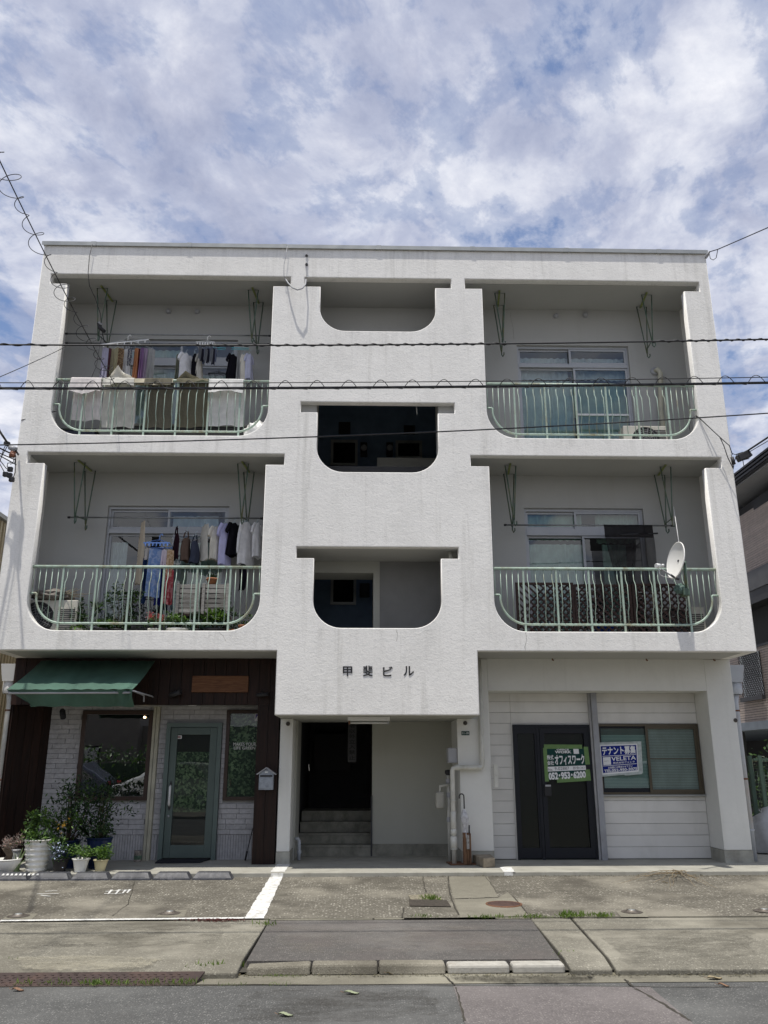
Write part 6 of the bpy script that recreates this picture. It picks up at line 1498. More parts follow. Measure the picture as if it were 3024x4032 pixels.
# chequered steel gutter plate
c4 = [gp(-300, 3878, -.19), gp(760, 3880, -.19), gp(800, 3832, -.135), gp(-300, 3834, -.135)]
c4 = [(c[0], YG+.004 if i < 2 else YK-.112) for i, c in enumerate(c4)]
gpz = thing('steel_gutter_plate', ((c4[0][0]+c4[1][0])/2, -4.85, -.19), 'long rusty chequered steel plate over the gutter', 'steel plate')
RSTP = M('rusty_chequer_plate', (.05, .034, .030), .8, .1, var=.3, vs=8, dirt=(.10, .06, .045), dirt_amt=.6)
MB().prism([Vector((c[0], c[1], -.206 if i < 2 else -.150)) for i, c in enumerate(c4)], (0, 0, .012)).build('plate', RSTP, gpz, recalc=True)
mb_ = MB(); yy = YG+.02; row = 0
while yy < c4[2][1]-.01:
    zz_ = -.194+(yy-c4[0][1])/(c4[2][1]-c4[0][1])*.056+.0005
    x = -3.1+(.03 if row % 2 else 0)
    while x < gp(780, 3850, -.19)[0]-.06:
        mb_.bar((x-.014, yy-.007*(1 if row % 2 else -1), zz_), (x+.014, yy+.007*(1 if row % 2 else -1), zz_), .007, .004); x += .06
    yy += .028; row += 1
tag(mb_.build('chequer_ribs', RSTP, gpz), kind='stuff')
# weeds
def weeds(u, v, n, h, seed, f=ap, sp=.05, mat=None):
    rr = random.Random(seed); c = f(u, v); mb_ = MB()
    for i in range(n):
        b_ = c+Vector((rr.gauss(0, sp), rr.gauss(0, .02), 0)); d = Vector((rr.gauss(0, .6), rr.gauss(-.1, .4), 1)); l = h*rr.uniform(.4, 1.2); mb_.leaf(b_, d, (rr.gauss(0, 1), 1, .2), l, l*.16)
    return mb_
wd_ = [(1660, 3613, 26, .05), (1700, 3612, 12, .03), (1900, 3616, 40, .05), (1955, 3614, 40, .05), (2075, 3615, 60, .05), (2110, 3614, 50, .05), (2235, 3612, 90, .075), (2280, 3611, 70, .07), (2370, 3612, 90, .06), (2150, 3614, 30, .03), (2000, 3615, 30, .03), (1700, 3545, 60, .07), (1690, 3535, 30, .05), (1045, 3645, 30, .07), (2213, 3760, 16, .05)]
mb_ = MB()
for i, (u, v, n, h) in enumerate(wd_):
    w_ = weeds(u, v, n, h, 100+i); mb_.add(w_.v, w_.f)
for i, (u, v, n, h) in enumerate([(820, 3830, 70, .09), (840, 3822, 40, .06), (940, 3820, 36, .07), (0, 3815, 60, .09), (390, 3878, 60, .05), (370, 3878, 26, .05), (500, 3876, 36, .045), (600, 3877, 40, .05), (720, 3876, 50, .05), (240, 3878, 30, .05), (110, 3878, 20, .05), (1090, 3845, 60, .025), (1160, 3846, 40, .02), (1095, 3880, 20, .03), (925, 3880, 20, .03), (470, 3825, 20, .03), (3000, 3432, 30, .05)]):
    w_ = weeds(u, v, n, h, 200+i, lambda a, b: G(a, b, -.19), .07); mb_.add(w_.v, w_.f)
tag(mb_.build('weeds', GRASS), 'low green weeds in the joints of the paving', 'weeds', kind='stuff')
mb_ = MB(); rr = random.Random(77)     # dirt, grit and moss caught in the step joint
for i in range(1500):
    u = rr.uniform(940, 3024); p = ap(u, rr.gauss(3450, 1.6)); s_ = rr.uniform(.004, .014); mb_.leaf((p.x, p.y, p.z+.003), (rr.gauss(0, 1), rr.gauss(0, 1), .2), (0, 0, 1), s_*2, s_*1.2)
for i in range(900):
    u = rr.uniform(0, 3024); p = G(u, 3842+rr.gauss(0, 3), -.19); s_ = rr.uniform(.004, .012); mb_.leaf((p.x, p.y, p.z+.004), (rr.gauss(0, 1), rr.gauss(0, 1), .2), (0, 0, 1), s_*2, s_*1.2)
tag(mb_.build('grit', M('moss_grit', (.11, .10, .06), 1, var=.5, vs=50)), kind='stuff')
# fallen leaves
LFC = [M('leaf_tan', (.34, .28, .17), .8), M('leaf_pale_green', (.27, .30, .19), .8), M('leaf_brown', (.22, .13, .08), .8)]
for i, (u, v, z, L, c, lab) in enumerate([(1385, 3915, -.2, .11, 1, 'pale curled leaf on the road below the kerb'), (1125, 4002, -.2, .10, 1, 'pale green leaf near the bottom edge of the road'), (2815, 3856, -.194, .12, 0, 'tan fallen leaf in the gutter on the right'), (2850, 3885, -.2, .08, 2, 'brown curled leaf beside the tan leaf'),
        (70, 3903, -.2, .09, 2, 'dark curled leaf on the road at the left edge'), (850, 3842, -.19, .10, 0, 'dry crumpled leaf left of the raised kerb'), (925, 3842, -.19, .09, 0, 'dry pale leaf beside the start of the kerb'), (2620, 3478, -.08, .06, 0, 'orange dry leaf among the twigs'), (1535, 3838, -.19, .06, 0, 'tiny dry leaf at the foot of the kerb')]):
    p = ap(u, v) if z == -.08 else G(u, v, z); rr = random.Random(i+40); a_ = rr.uniform(-.5, .5)
    def lf_(s, t, p=p, L=L, a_=a_):
        w = L*.24*max(0.0, math.sin(min(1, max(0, t))*3.1416))**.7*(1+.18*math.sin(t*28)); x = (t-.5)*L; y = (s-.5)*2*w
        return (p.x+x*math.cos(a_)-y*math.sin(a_), p.y+x*math.sin(a_)+y*math.cos(a_), p.z+.006+.010*(abs(s-.5)*2)**2+.007*math.sin(t*5+.5))
    lt_ = thing('fallen_leaf', (p.x, p.y, p.z), lab, 'leaf'); MB().grid(lf_, 4, 10).build('blade', LFC[c], lt_)
    MB().tube([(p.x-.5*L*math.cos(a_), p.y-.5*L*math.sin(a_), p.z+.01), (p.x-.75*L*math.cos(a_), p.y-.75*L*math.sin(a_), p.z+.02)], .0018, 5).build('leaf_stalk', LFC[2], lt_)
# twigs
tw = thing('twig_heap', ap(2660, 3465), 'heap of dry twigs lying against the step in front of the office', 'twigs'); rr = random.Random(9)
c = ap(2665, 3450)+Vector((0, -.03, .02))
TW = M('dry_twig', (.24, .19, .12), .9, var=.4, vs=40)
for i, (du, dv) in enumerate(((-155, 20), (-190, 12), (-130, -8), (-230, 32), (60, 12), (120, 40), (150, 48), (-30, 52), (90, 28), (-60, -18), (-90, 30), (40, -10), (-15, 40), (75, 44))):
    e = ap(2665+du, 3452+max(0, dv)); s0 = c+Vector((rr.gauss(0, .04), rr.gauss(0, .03), rr.uniform(0, .05))); n = 7; pts = []
    for k in range(n+1):
        q = s0.lerp(e, k/n)+Vector((rr.gauss(0, .012), rr.gauss(0, .02), .03*math.sin(k/n*3.14)+.01)); pts.append(q)
    MB().tube(pts, [.006*(1-.7*k/n) for k in range(n+1)], 5).build('twig', TW, tw)
    for k in range(3):
        q = pts[2+k]; MB().tube([q, q+Vector((rr.gauss(0, .06), rr.gauss(-.02, .05), .02))], [.003, .001], 4).build('side_twig', TW, tw)

# pale washed-out streak on the left pavement and damp patches in the gutter: ragged thin stains
def ragged(name, uvs, mat, z, seed, amp=9, n=14):
    rr = random.Random(seed); out = []
    for (u0, v0), (u1, v1) in zip(uvs, uvs[1:]+uvs[:1]):
        for k in range(n): out.append((u0+(u1-u0)*k/n+rr.gauss(0, amp), v0+(v1-v0)*k/n+rr.gauss(0, amp*.22)))
    o = MB().poly([Vector((*G(u, v, z).xy, z+.004)) for u, v in out]).build(name, mat); tag(o, kind='structure'); return o
def stainmat(name, c, thr=.47, amt=.4):
    mt = bpy.data.materials.new(name); mt.use_nodes = True; nt = NT(mt.node_tree); nt.n.clear(); out = nt.add('ShaderNodeOutputMaterial')
    d = nt.add('ShaderNodeBsdfDiffuse'); d.inputs[0].default_value = (*c, 1); tr = nt.add('ShaderNodeBsdfTransparent'); mx = nt.add('ShaderNodeMixShader')
    a = nt.noise(nt.mapping(pos(nt), scale=(1, 2.2, 1)), 2.6, 8, .7); b = nt.noise(pos(nt), 38, 4, .75)
    f = nt.math('MULTIPLY', nt.ramp(a, [(thr-.07, 0), (thr+.11, 1)]), nt.ramp(b, [(.38, .25), (.62, 1)]))
    nt.l.new(nt.math('MULTIPLY', f, amt), mx.inputs[0]); nt.l.new(tr.outputs[0], mx.inputs[1]); nt.l.new(d.outputs[0], mx.inputs[2]); nt.l.new(mx.outputs[0], out.inputs[0]); return mt
PALE = stainmat('pale_wash_stain', (.42, .39, .30), .45, .5); DAMP = stainmat('damp_stain', (.045, .042, .035), .44, .75); OIL = stainmat('oil_dirt_stain', (.06, .056, .048), .50)
ragged('pale_stain', [(60, 3772), (330, 3762), (640, 3778), (560, 3812), (300, 3822), (90, 3815)], PALE, -.12, 1)
ragged('damp_stain', [(1780, 3846), (2050, 3844), (2330, 3846), (2340, 3868), (2000, 3870), (1790, 3862)], DAMP, -.19, 2)
ragged('dirt_stain', [(1000, 3900), (1700, 3895), (1750, 4020), (900, 4025)], OIL, -.2, 3, 14)
ragged('dirt_stain', [(2350, 3680), (2950, 3660), (2980, 3800), (2500, 3810)], OIL, -.12, 4, 14)
ragged('dirt_stain', [(30, 3650), (900, 3640), (850, 3720), (60, 3735)], OIL, -.12, 5, 12)
ragged('pale_stain', [(1100, 3650), (2000, 3650), (2050, 3740), (1080, 3760)], stainmat('pale_dust', (.24, .22, .19), .54), -.12, 6, 12)
# ---------------------------------------------------------------- cables
def cable(name, pts, r, lab, cat='cable', group=None, mat=None, n=6):
    o = MB().tube(pts, r, n).build(name, mat or CABLE); tag(o, lab, cat, group); return o
def span(uvs, y):                            # the pixels give the line of the wire in its own vertical plane
    return [P(u, v, y) for u, v in uvs]
def sag(a, b_, s_, n=30):
    return [a.lerp(b_, i/n)-Vector((0, 0, s_*4*(i/n)*(1-i/n))) for i in range(n+1)]
YC = -4.45
def longspan(v0, v1, vm, y):                 # passes the photo's left/right edge heights, continues to poles out of view
    a, m_, b_ = P(0, v0, y), P(1512, vm, y), P(3024, v1, y); pts = []
    for i in range(-50, 91):
        s_ = i/40; z = a.z*(1-s_)*(1-2*s_)+m_.z*4*s_*(1-s_)+b_.z*s_*(2*s_-1); pts.append(Vector((a.x+(b_.x-a.x)*s_, y, z)))
    return pts
c1 = longspan(1529, 1507, 1525, YC); cable('power_cable', c1, .014, 'thickest black street cable crossing in front of the upper balconies', n=8)
c2 = longspan(1507, 1485, 1504, YC-.02); cable('messenger_wire', c2, .0045, 'thin wire just above the thickest street cable')
hp = []
def at(pts, x):
    for a, b_ in zip(pts, pts[1:]):
        if a.x <= x <= b_.x: return a.lerp(b_, (x-a.x)/(b_.x-a.x))
    return pts[-1]
x = -5.5
while x < 5.5:
    lo, hi = at(c1, x), at(c2, x); k = (x+.13)/.315; f = math.sin(k*math.pi*2); z = lo.z-.012+(hi.z-lo.z+.03)*max(-.12, f)
    hp.append(Vector((x, YC-.03+.02*math.cos(k*math.pi*2), z))); x += .0175
cable('lashing_wire', hp, .004, 'wire looped in arches around the thickest street cable', n=5)
c3 = longspan(1357, 1336, 1357, YC+.3); cable('twisted_cable', c3, .009, 'uppermost black street cable with a thin wire wound round it')
hp = []; x = -6
while x < 6:
    p = at(c3, x); k = x/.17*6.283*(1+.06*math.sin(x*1.7)); am = .013*(1 if math.sin(x*1.3+2) > -.55 else .3); hp.append(p+Vector((0, am*math.cos(k), am*math.sin(k)))); x += .02
cable('wound_wire', hp, .0045, 'thin wire wound round the uppermost street cable', n=5)
c4 = longspan(1752, 1627, 1708, YC+.1); cable('thin_cable', c4, .0065, 'single thin cable crossing lowest in front of the building')
# drop wire coming from the upper left to the railing
a, b_ = P(-180, 250, -6.0), P(455, 1518, -.03)
dw = sag(a, b_, .10, 80); cable('drop_wire', dw, .007, 'slanting drop wire running from the upper left sky to the top left railing')
hp = []; rr = random.Random(4); n = 900
for i in range(n+1):
    s_ = i/n; k = s_*len(dw)-.5; p = a.lerp(b_, s_)-Vector((0, 0, .10*4*s_*(1-s_))); ph = s_*19*6.283+.8*math.sin(s_*23); am = (.10+.05*math.sin(s_*37))*(1 if s_ > .3 else 1.3)
    hp.append(p+Vector((am*math.cos(ph)*.8, 0, am*math.sin(ph)*.5-.03)))
cable('coiled_wire', hp, .0042, 'loose wire curling round the slanting drop wire', n=5)
cable('loose_wire', [P(363, 962, -.05), P(352, 1010, -.06), P(347, 1075, -.07), P(352, 1125, -.06), P(375, 1175, .1), P(395, 1235, .2), P(400, 1290, .3), P(410, 1345, .3), P(420, 1350, .35)], .006, 'thin black wire hanging from the roof edge into the top left balcony')
ct = thing('cable_connector', P(402, 1300, .3), 'black taped cable connector hanging in the top left balcony', 'connector'); MB().tube([P(385, 1272, .3), P(393, 1290, .3), P(412, 1306, .3)], [.016, .034, .03], 8).build('tape_wrap', BLACK, ct); MB().tube([P(388, 1270, .3), P(402, 1278, .28)], .02, 7).build('splice', GREYBOX, ct)
cable('thin_cable', [P(405, 1310, .3), P(392, 1365, .25), P(380, 1440, .2), P(360, 1487, .15)], .004, 'thin wire dangling below the connector in the top left balcony')
cable('thin_cable', sag(P(-150, 1545, -4.0), P(253, 1368, .05), .02), .005, 'thin wire from the left edge to the top left balcony jamb')
cable('guy_wire', sag(P(84, 1655, .0), P(222, 1618, .06), .0), .009, 'short wire from the left corner to the lower end of the top left railing')
cable('grey_cable', [P(1131, 971, -.04), P(1126, 1005, -.05), P(1118, 1045, -.06), P(1118, 1085, -.06), P(1124, 1098, -.05)], .005, 'thin grey cable hanging from the roof edge beside the conduit', mat=GREYBOX)
cd2 = thing('conduit_loop', P(1172, 1140, -.1), 'grey flexible conduit sagging between the top left and top centre openings', 'conduit')
MB().tube([P(1124, 1098, .02), P(1134, 1114, -.08), P(1152, 1133, -.14), P(1172, 1141, -.16), P(1190, 1136, -.14), P(1203, 1120, -.08), P(1205, 1098, .03)], .012, 8).build('tube', GREYBOX, cd2)
for v in (1008, 1043):
    p = P(1207, v, 0); o = thing('wall_anchor', p, 'small dark wall anchor, %s of two beside the top centre opening' % ('upper' if v == 1008 else 'lower'), 'anchor'); MB().lathe([(0, -.045), (.012, -.045), (.012, -.02), (.024, -.018), (.024, 0)], p, 12, 'y').build('bolt', M('anchor_iron', (.08, .08, .085), .5, .5), o); MB().tube([p+Vector((0, -.03, .02)), p+Vector((0, -.04, -.02))], .004, 5).build('ring', BLACK, o)
cable('anchor_wire', [P(1205, 1008, -.03), P(1204, 1043, -.03), P(1207, 1090, -.02)], .003, 'thin wire between the two wall anchors', mat=GREYBOX)
# clamps at the left corner
lc = thing('cable_clamps', P(50, 1800, -.2), 'cluster of black clamps and a brown insulator at the left corner of the block', 'cable clamps'); yk = -.25
MB().tube([P(-60, 1560, -3.5), P(0, 1700, -1.2), P(30, 1745, yk), P(62, 1775, yk), P(72, 1790, -.02)], .016, 7).build('cable_bundle', CABLE, lc)
MB().tube([P(20, 1742, yk), P(34, 1750, yk)], [.035, .04], 8).build('clamp', BLACK, lc); MB().tube([P(38, 1760, yk), P(62, 1772, yk)], [.04, .045], 8).build('clamp', GREYBOX, lc)
blob('insulator', P(48, 1800, yk), .045, .045, .055, M('brown_insulator', (.22, .09, .05), .45, var=.6, vs=30), '', '', 2, parent=lc)
for u, v in ((40, 1848), (22, 1868), (38, 1872), (46, 1888)):
    p = P(u, v, yk); MB().box(p.x-.035, p.x+.035, yk-.03, yk+.03, p.z-.035, p.z+.035).build('clamp', BLACK, lc, bevel=.008)
for q in ([(-30, 1870), (0, 1815), (14, 1770), (24, 1748)], [(-30, 1880), (10, 1790), (28, 1758)], [(-40, 1790), (0, 1812), (25, 1845), (38, 1850)], [(-40, 1815), (0, 1828), (18, 1860), (24, 1868)], [(56, 1802), (52, 1820), (30, 1824), (28, 1840)], [(60, 1805), (58, 1822), (40, 1828)], [(50, 1885), (60, 1860), (62, 1790)]):
    MB().tube([P(u, v, yk+.01*i) for i, (u, v) in enumerate(q)], .0065, 5).build('wire', CABLE, lc)
# shadow-casting service wires rising from the clamps towards the street pole on the left
for i, (z1, x1) in enumerate(((7.5, -8.5), (7.2, -8.9), (7.9, -8.2))):
    cable('service_wire', sag(P(52+6*i, 1790+20*i, -.2), Vector((x1-3, -7.5, z1+1)), .25), .008+.003*(i == 0), ('thickest', 'lower', 'upper')[i]+' service wire leaving the left corner clamps')
# clamps at the right corner
rc_ = thing('cable_box', P(2925, 1785, -.1), 'black cable junction box hanging at the right corner of the block', 'junction box'); yk = -.2
pts = [P(2905, 1790, yk), P(2948, 1768, yk), P(2966, 1792, yk), P(2918, 1812, yk)]
MB().prism(pts, (0, .12, 0)).build('box_body', BLACK, rc_, recalc=True, bevel=.01)
MB().tube([P(2948, 1772, yk), P(3024, 1722, -.8), P(3200, 1610, -3)], .014, 7).build('cable', CABLE, rc_); MB().tube([P(2950, 1780, yk), P(3024, 1736, -.9), P(3200, 1640, -3)], .006, 5).build('wire', CABLE, rc_)
for q in ([(2882, 1785), (2895, 1790), (2910, 1785), (2925, 1780)], [(2887, 1845), (2893, 1815), (2900, 1790), (2920, 1785)], [(2880, 1790), (2884, 1820), (2887, 1848)], [(2900, 1800), (2925, 1812), (2950, 1806)], [(2925, 1812), (2930, 1840), (2935, 1848)]):
    MB().tube([P(u, v, yk+.02) for u, v in q], .006, 5).build('wire', CABLE, rc_)
p = P(2888, 1815, yk); MB().tube([P(2882, 1800, yk), P(2890, 1828, yk)], [.025, .03], 8).build('clamp', BLACK, rc_)
cable('service_wire', [P(2740, 1637, .06), P(2752, 1643, -.02), P(2790, 1680, -.10), P(2835, 1722, -.14), P(2872, 1755, -.18), P(2884, 1790, -.2)], .007, 'upper wire from the top right railing to the right corner')
cable('service_wire', [P(2740, 1640, .06), P(2760, 1652, -.02), P(2835, 1722, -.12), P(2850, 1755, -.15), P(2865, 1800, -.18), P(2887, 1845, -.2)], .007, 'lower wire from the top right railing to the right corner')
cable('service_wire', [P(2735, 1640, .05), P(2718, 1660, .0), P(2714, 1680, .0), P(2718, 1700, .02)], .005, 'short wire loop at the right end of the top right railing')
rw = thing('roof_wire_bracket', P(2783, 1005, -.02), 'small grey wire bracket at the right end of the roof edge', 'bracket'); MB().tube([P(2779, 1016, 0), P(2786, 1004, -.06), P(2794, 990, -.1)], [.02, .026, .014], 8).build('bracket_body', GREYBOX, rw)
MB().tube([P(2792, 992, -.1), P(2826, 982, -.3), P(2900, 950, -.8), P(3024, 896, -1.6), P(3300, 760, -3)], .008, 6).build('wire', CABLE, rw)
MB().tube([P(2792, 994, -.1), P(2797, 1018, -.12), P(2808, 1024, -.15), P(2820, 1015, -.2), P(2826, 984, -.3)], .006, 5).build('wire_loop', CABLE, rw)

# ---------------------------------------------------------------- neighbour on the right: tiled house
XN = 8.3; N = thing('neighbour_house', (10.5, 9, 0), 'brown tiled house with dark eaves right of the white block', 'building')
zE = XP(2888, 1875, XN-.5).z; zW = XP(2914, 2026, XN).z; z1 = XP(2943, 2279, XN).z; z2 = XP(2958, 2395, XN).z; z3 = XP(2960, 2550, XN).z; z4 = XP(2933, 2846, XN).z; z5 = XP(2933, 2870, XN).z
print('N', zE, zW, z1, z2, z3, z4, XP(3024, 2500, XN), XP(2888, 1875, XN-.5))
Y0, Y1 = 2.6, 20.0
box('core', (XN+.12, 13, Y0+.1, Y1, z4, zW+.2), DARKGREY, N)
MB().prism([(XN-.50, Y0-.6, zE-.20), (XN-.50, Y0-.6, zE), (11.5, Y0-.6, zE+1.3), (15, Y0-.6, zE), (15, Y0-.6, zE-.2)], (0, Y1-Y0+1.2, 0)).build('roof', DKMETAL, N)
box('eave_soffit', (XN-.44, 13.2, Y0-.55, Y1, zE-.23, zE-.202), SOFFIT, N)
for k in range(3): box('gutter_lip', (XN-.53-.012*k, XN-.50-.0, Y0-.6, Y1, zE-.17+.07*k, zE-.13+.07*k), DKMETAL, N)
def courses(za, zb, ya=Y0, yb=Y1):
    h = .052; z = za; 
    while z < zb-.01: MB().box(XN, XN+.02, ya, yb, z, min(z+h-.009, zb)).build('siding_course', TILE, N); z += h
    box('siding_back', (XN+.014, XN+.12, ya, yb, za, zb), M('course_shadow', (.05, .04, .035)), N)
    box('front_wall_tiles', (XN+.02, 13, Y0+.06, Y0+.1, za, zb), TILE, N)
courses(z1, zW-.04); courses(z4, z3)
box('floor_band', (XN-.28, 13, Y0-.2, Y1, z1-.62*(z1-z2), z1), M('balcony_band_grey', (.13, .133, .14), .6), N); box('band_underside', (XN-.26, 13, Y0-.2, Y1, z2-.02, z1-.625*(z1-z2)), DKMETAL, N)
wv = box('veranda_recess', (XN+.3, XN+.32, Y0, Y1, z3, z2), DARKGREY, N); box('veranda_rail', (XN-.02, XN+.02, Y0, Y1, z3-.03, z3+.02), DKMETAL, N)
ya_ = XP(2958, 2460, XN+.2).y
for k in range(9):
    MB().grid(lambda i, j, k=k: (XN+.26+.02*math.sin(i*30), Y0+1+k*1.7+1.2*i, z3+(z2-z3)*j), 30, 2).build('curtain', CURTG, N)
box('wall_strip', (XN-.005, XN+.02, Y0+3.9, Y0+3.94, z1, zW), JOINT, N)
box('vent_recess', (XN-.01, XN+.02, 3.2, XP(2965, 1975, XN).y, zW-.10, zW+.12), BLACK, N)
# grille window
gy0, gy1 = XP(2991, 2650, XN-.06).y, XP(2912, 2650, XN-.06).y; gz0, gz1 = XP(2991, 2735, XN-.06).z, XP(2991, 2560, XN-.06).z
gw = MB().box(XN-.02, XN-.01, gy0, gy1, gz0, gz1).build('window', GLD, N)
MB().box(XN-.008, XN-.002, gy0, gy1, gz0, gz1).build('window_back', BLACK, gw)
k = gy0; mb_ = MB(); H = gz1-gz0
for s_ in (-1, 1):
    q = gy0-H
    while q < gy1+H:
        a_, b2 = max(gy0, q), min(gy1, q+H)
        if b2-a_ > .03: mb_.bar((XN-.06, a_, gz0+(a_-q) if s_ > 0 else gz1-(a_-q)), (XN-.06, b2, gz0+(b2-q) if s_ > 0 else gz1-(b2-q)), .010, .01)
        q += .09
tag(mb_.build('grille', DKMETAL, gw), kind='stuff'); box('grille_frame', (XN-.10, XN-.03, gy0-.05, gy1+.05, gz0-.10, gz0-.01), DKMETAL, gw)
box('lower_band', (XN-.05, 13, Y0, Y1, z5-.04, z4-.001), M('blue_grey_band', (.20, .235, .28), .5), N)
for yy in (Y0+.3, Y0+5, Y1-.5): box('pillar', (XN+.1, XN+.3, yy, yy+.2, 0, z5-.045), DARKGREY, N)
box('carport_back_wall', (12.5, 12.6, Y0, Y1, 0, z5), DARKGREY, N); box('carport_back_wall', (XN+.1, 12.5, Y1-.1, Y1, 0, z5), DARKGREY, N)
# green netted fence with plants, covered motorcycle
fp = thing('green_fence', (6.4, 4, 0), 'green mesh fence with leafy plants right of the white block', 'fence')
for u in (2965, 3004, 3060):
    p = P(u, 3100, 3.0); zt_ = P(u, 2975, 3.0).z; box('post', (p.x-.03, p.x+.03, 2.97, 3.03, 0, zt_), M('fence_green_post', (.05, .085, .06), .6), fp)
a, b_ = P(2965, 2990, 3.0), P(3090, 2990, 3.0); box('rail', (a.x, b_.x, 2.985, 3.015, a.z-.02, a.z+.02), M('fence_green_post', None), fp)
mb_ = MB(); x = a.x
while x < b_.x: mb_.tube([(x, 3.03, 0), (x, 3.03, a.z)], .003, 4); x += .06
z = .1
while z < a.z: mb_.tube([(a.x, 3.035, z), (b_.x, 3.035, z)], .003, 4); z += .06
tag(mb_.build('mesh_wires', GREEND, fp), kind='stuff')
hd_ = thing('shrub', (7.0, 3.6, 0), 'dark leafy shrub behind the green mesh fence', 'shrub'); foliage((a.x+.7, 3.5, .8), .8, .75, 1500, .09, [LEAFB, LEAFA], hd_, 91, ry=.3)
MB().tube([(a.x+.7, 3.5, 0), (a.x+.7, 3.5, .8), (a.x+.6, 3.5, 1.2)], [.03, .02, .01], 6).build('trunk', BARK, hd_)
mc = thing('covered_motorcycle', (P(3040, 3300, 2.0).x, 2.0, 0), 'motorcycle hidden under a silver grey cover at the right edge', 'covered motorcycle')
CVM = M('silver_cover', (.36, .37, .38), .5, .1, var=.15, vs=7, bs=.3, bscale=9)
zc1, zc2 = P(3000, 3150, 2.0).z, P(3000, 3300, 2.0).z; xc = P(2975, 3300, 2.0).x
def cov(i, j):
    ang = i*6.28318; pr = [1.0, .98, .93, .84, .70, .52, .28, 0][min(7, int(j*7.01))]
    r = pr; z = zc1*(1-(1-j)**1.6) if j < 1 else zc1
    f = 1+.06*math.sin(ang*7+j*5)+.05*math.sin(ang*13+j*9)*(1-j); return (xc+.95+.95*r*f*math.cos(ang), 2.3+.42*r*f*math.sin(ang), z*(.93+.07*math.sin(ang*2+1))+.02)
MB().grid(cov, 60, 14).build('cover', CVM, mc); MB().tube([(xc+.3, 1.83, .45), (xc+.9, 1.84, .38), (xc+1.6, 1.83, .45)], .012, 6).build('tie_cord', DARKGREY, mc)
MB().lathe([(0, -.05), (.26, -.05), (.29, -.03), (.29, .03), (.26, .05), (0, .05)], (xc+.4, 2.3, .29), 24, 'y').build('wheel', BLACK, mc)
MB().lathe([(0, -.05), (.26, -.05), (.29, -.03), (.29, .03), (.26, .05), (0, .05)], (xc+1.5, 2.3, .29), 24, 'y').build('wheel', BLACK, mc)
# neighbour on the left: beige ribbed metal building
XL = -6.25; LN = thing('beige_building', (-9, 6, 0), 'beige ribbed metal building just visible at the left edge', 'building')
zl = XP(15, 2050, XL).z; print('LN', zl, XP(15, 2050, XL))
box('wall', (-12, XL-.03, 0.5, 10, 0, zl), M('beige_metal', (.44, .38, .26), .6), LN); y = .5
while y < 10: box('rib', (XL-.029, XL, y, y+.05, 0, zl-.02), MATS['beige_metal'], LN); y += .12
box('eave_cap', (-12.1, XL+.05, .4, 10.1, zl, zl+.07), ALUG, LN)

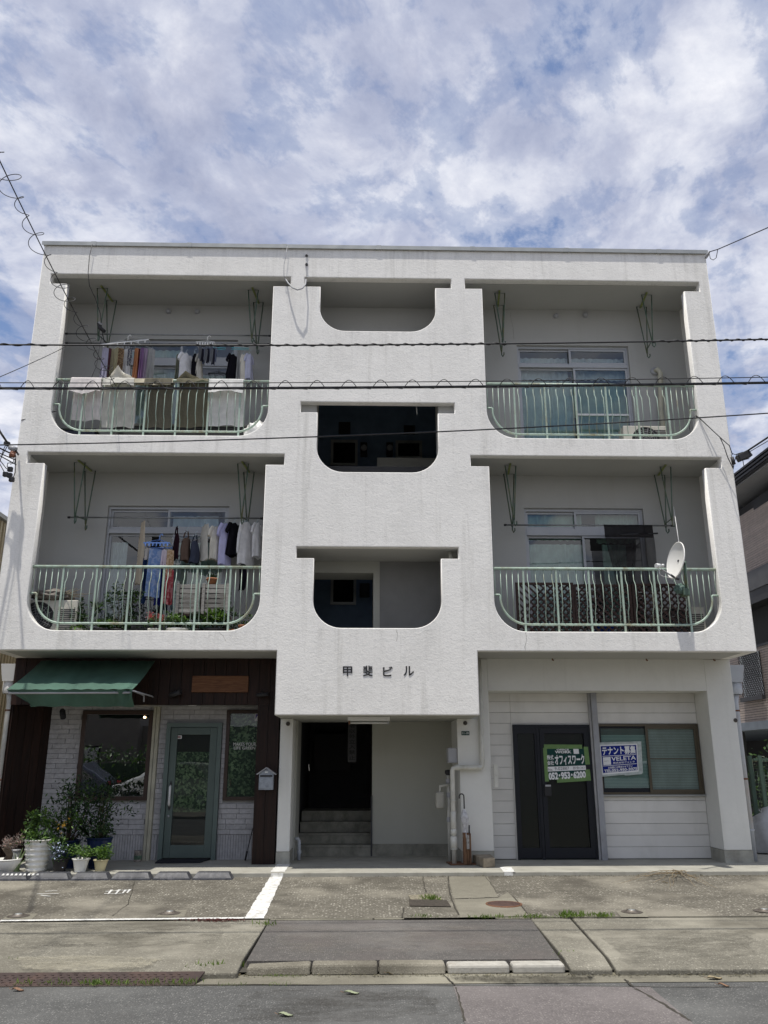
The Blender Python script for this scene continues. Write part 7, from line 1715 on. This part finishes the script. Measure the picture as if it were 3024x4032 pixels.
# ---------------------------------------------------------------- the far side of the street, seen in the shop windows
def parked_car(cx, cy, col, lab, van=False):
    t = thing('parked_car', (cx, cy, -.12), lab, 'car'); z0 = -.12; L = 3.9
    paint = M('car_paint_'+col[0], col[1], .25, .2, var=.03)
    prof = [(-L/2, .35), (-L/2+.03, .75), (-L/2+.35, .88), (-L/2+.95, 1.0 if not van else 1.1), (-L/2+1.5, 1.5), (L/2-1.0, 1.55), (L/2-.2, 1.0 if not van else 1.45), (L/2, .8), (L/2, .35)]
    MB().prism([(cx+x, cy-.8, z0+z) for x, z in prof], (0, 1.6, 0)).build('body', paint, t, recalc=True, bevel=.08)
    for s_ in (-1, 1):
        yy = cy+s_*.812
        MB().prism([(cx-L/2+1.15, yy, z0+1.0), (cx-L/2+1.55, yy, z0+1.42), (cx-.0, yy, z0+1.46), (cx-.0, yy, z0+1.0)], (0, -s_*.02, 0)).build('side_window', GLD, t, recalc=True)
        MB().prism([(cx+.06, yy, z0+1.0), (cx+.06, yy, z0+1.46), (cx+L/2-1.05, yy, z0+1.45), (cx+L/2-.55, yy, z0+1.02)], (0, -s_*.02, 0)).build('side_window', GLD, t, recalc=True)
        for xx in (-1.2, 1.15):
            w_ = MB().lathe([(0, .1), (.2, .1), (.3, .09), (.31, 0), (.31, -.06)] if s_ > 0 else [(.31, .06), (.31, 0), (.3, -.09), (.2, -.1), (0, -.1)], (cx+xx, cy+s_*.72, z0+.31), 24, 'y').build('wheel', BLACK, t)
            MB().lathe([(0, s_*.105), (.17, s_*.105)], (cx+xx, cy+s_*.72, z0+.31), 18, 'y').build('rim', ALU, w_)
        MB().box(cx-L/2+.0, cx-L/2+.10, cy+s_*.55-.14, cy+s_*.55+.14, z0+.62, z0+.76).build('headlight', WHITEPL, t, bevel=.02)
        MB().box(cx+L/2-.08, cx+L/2+.01, cy+s_*.6-.12, cy+s_*.6+.12, z0+.75, z0+.92).build('tail_light', M('tail_red', (.4, .02, .02), .3), t)
    MB().prism([(cx-L/2+1.0, cy-.7, z0+1.05), (cx-L/2+1.44, cy-.66, z0+1.46), (cx-L/2+1.44, cy+.66, z0+1.46), (cx-L/2+1.0, cy+.7, z0+1.05)], (-.03, 0, .02)).build('windscreen', GLD, t, recalc=True)
parked_car(-11.2, -16.9, ('dark', (.03, .035, .05)), 'dark parked car across the street, reflected in the shop window'); parked_car(-7.0, -16.3, ('silver', (.50, .50, .47)), 'silver parked car across the street, reflected beside the dark one', True)
parked_car(9.2, -16.6, ('white', (.7, .7, .7)), 'white parked car across the street facing the vacant office', True)
FH = thing('opposite_house', (-2, -24, 0), 'dark weatherboard house across the street, seen only in reflections', 'building')
OW = M('opposite_wall', (.075, .065, .055), .8); box('wall', (-24, -9.6, -30, -21, -.2, 5.6), OW, FH); box('low_wall', (-9.6, 3, -29, -21.5, -.2, 2.9), OW, FH)
MB().prism([(-24.6, -30.5, 5.6), (-24.6, -25.5, 7.8), (-24.6, -20.4, 5.6)], (15.4, 0, 0)).build('roof', DKMETAL, FH, recalc=True)
for k in range(4):
    for z in (.8, 3.5): w_ = box('window', (-23+k*3.4, -21.4+k*3.4, -21.03, -20.99, z, z+1.2), GLD, FH); box('frame', (-23.05+k*3.4, -21.35+k*3.4, -21.02, -21.0, z-.05, z+1.25), ALU, w_)
FH2 = thing('opposite_house', (11, -24, 0), 'low tan house across the street to the right, seen only in reflections', 'building')
box('wall', (6.5, 20, -30, -21, -.2, 4.6), M('opposite_tan', (.24, .20, .15), .8), FH2); MB().prism([(6, -30.5, 4.6), (6, -25.5, 6.4), (6, -20.4, 4.6)], (14.6, 0, 0)).build('roof', DKMETAL, FH2, recalc=True)
for k in range(3): w_ = box('window', (8+k*4, 9.8+k*4, -21.03, -20.99, 1, 2.4), GLD, FH2); box('frame', (7.95+k*4, 9.85+k*4, -21.02, -21.0, .95, 2.45), ALU, w_)
hg = thing('hedge', (-2, -19.2, -.12), 'dark green hedge behind the parked cars across the street', 'hedge')
foliage((-5, -19.2, .8), 7.5, 1.1, 12000, .18, [LEAFB, LEAFA], hg, 95, ry=.5); box('twig_core', (-16, 5, -19.4, -19.0, -.1, 1.4), LEAFB, hg)
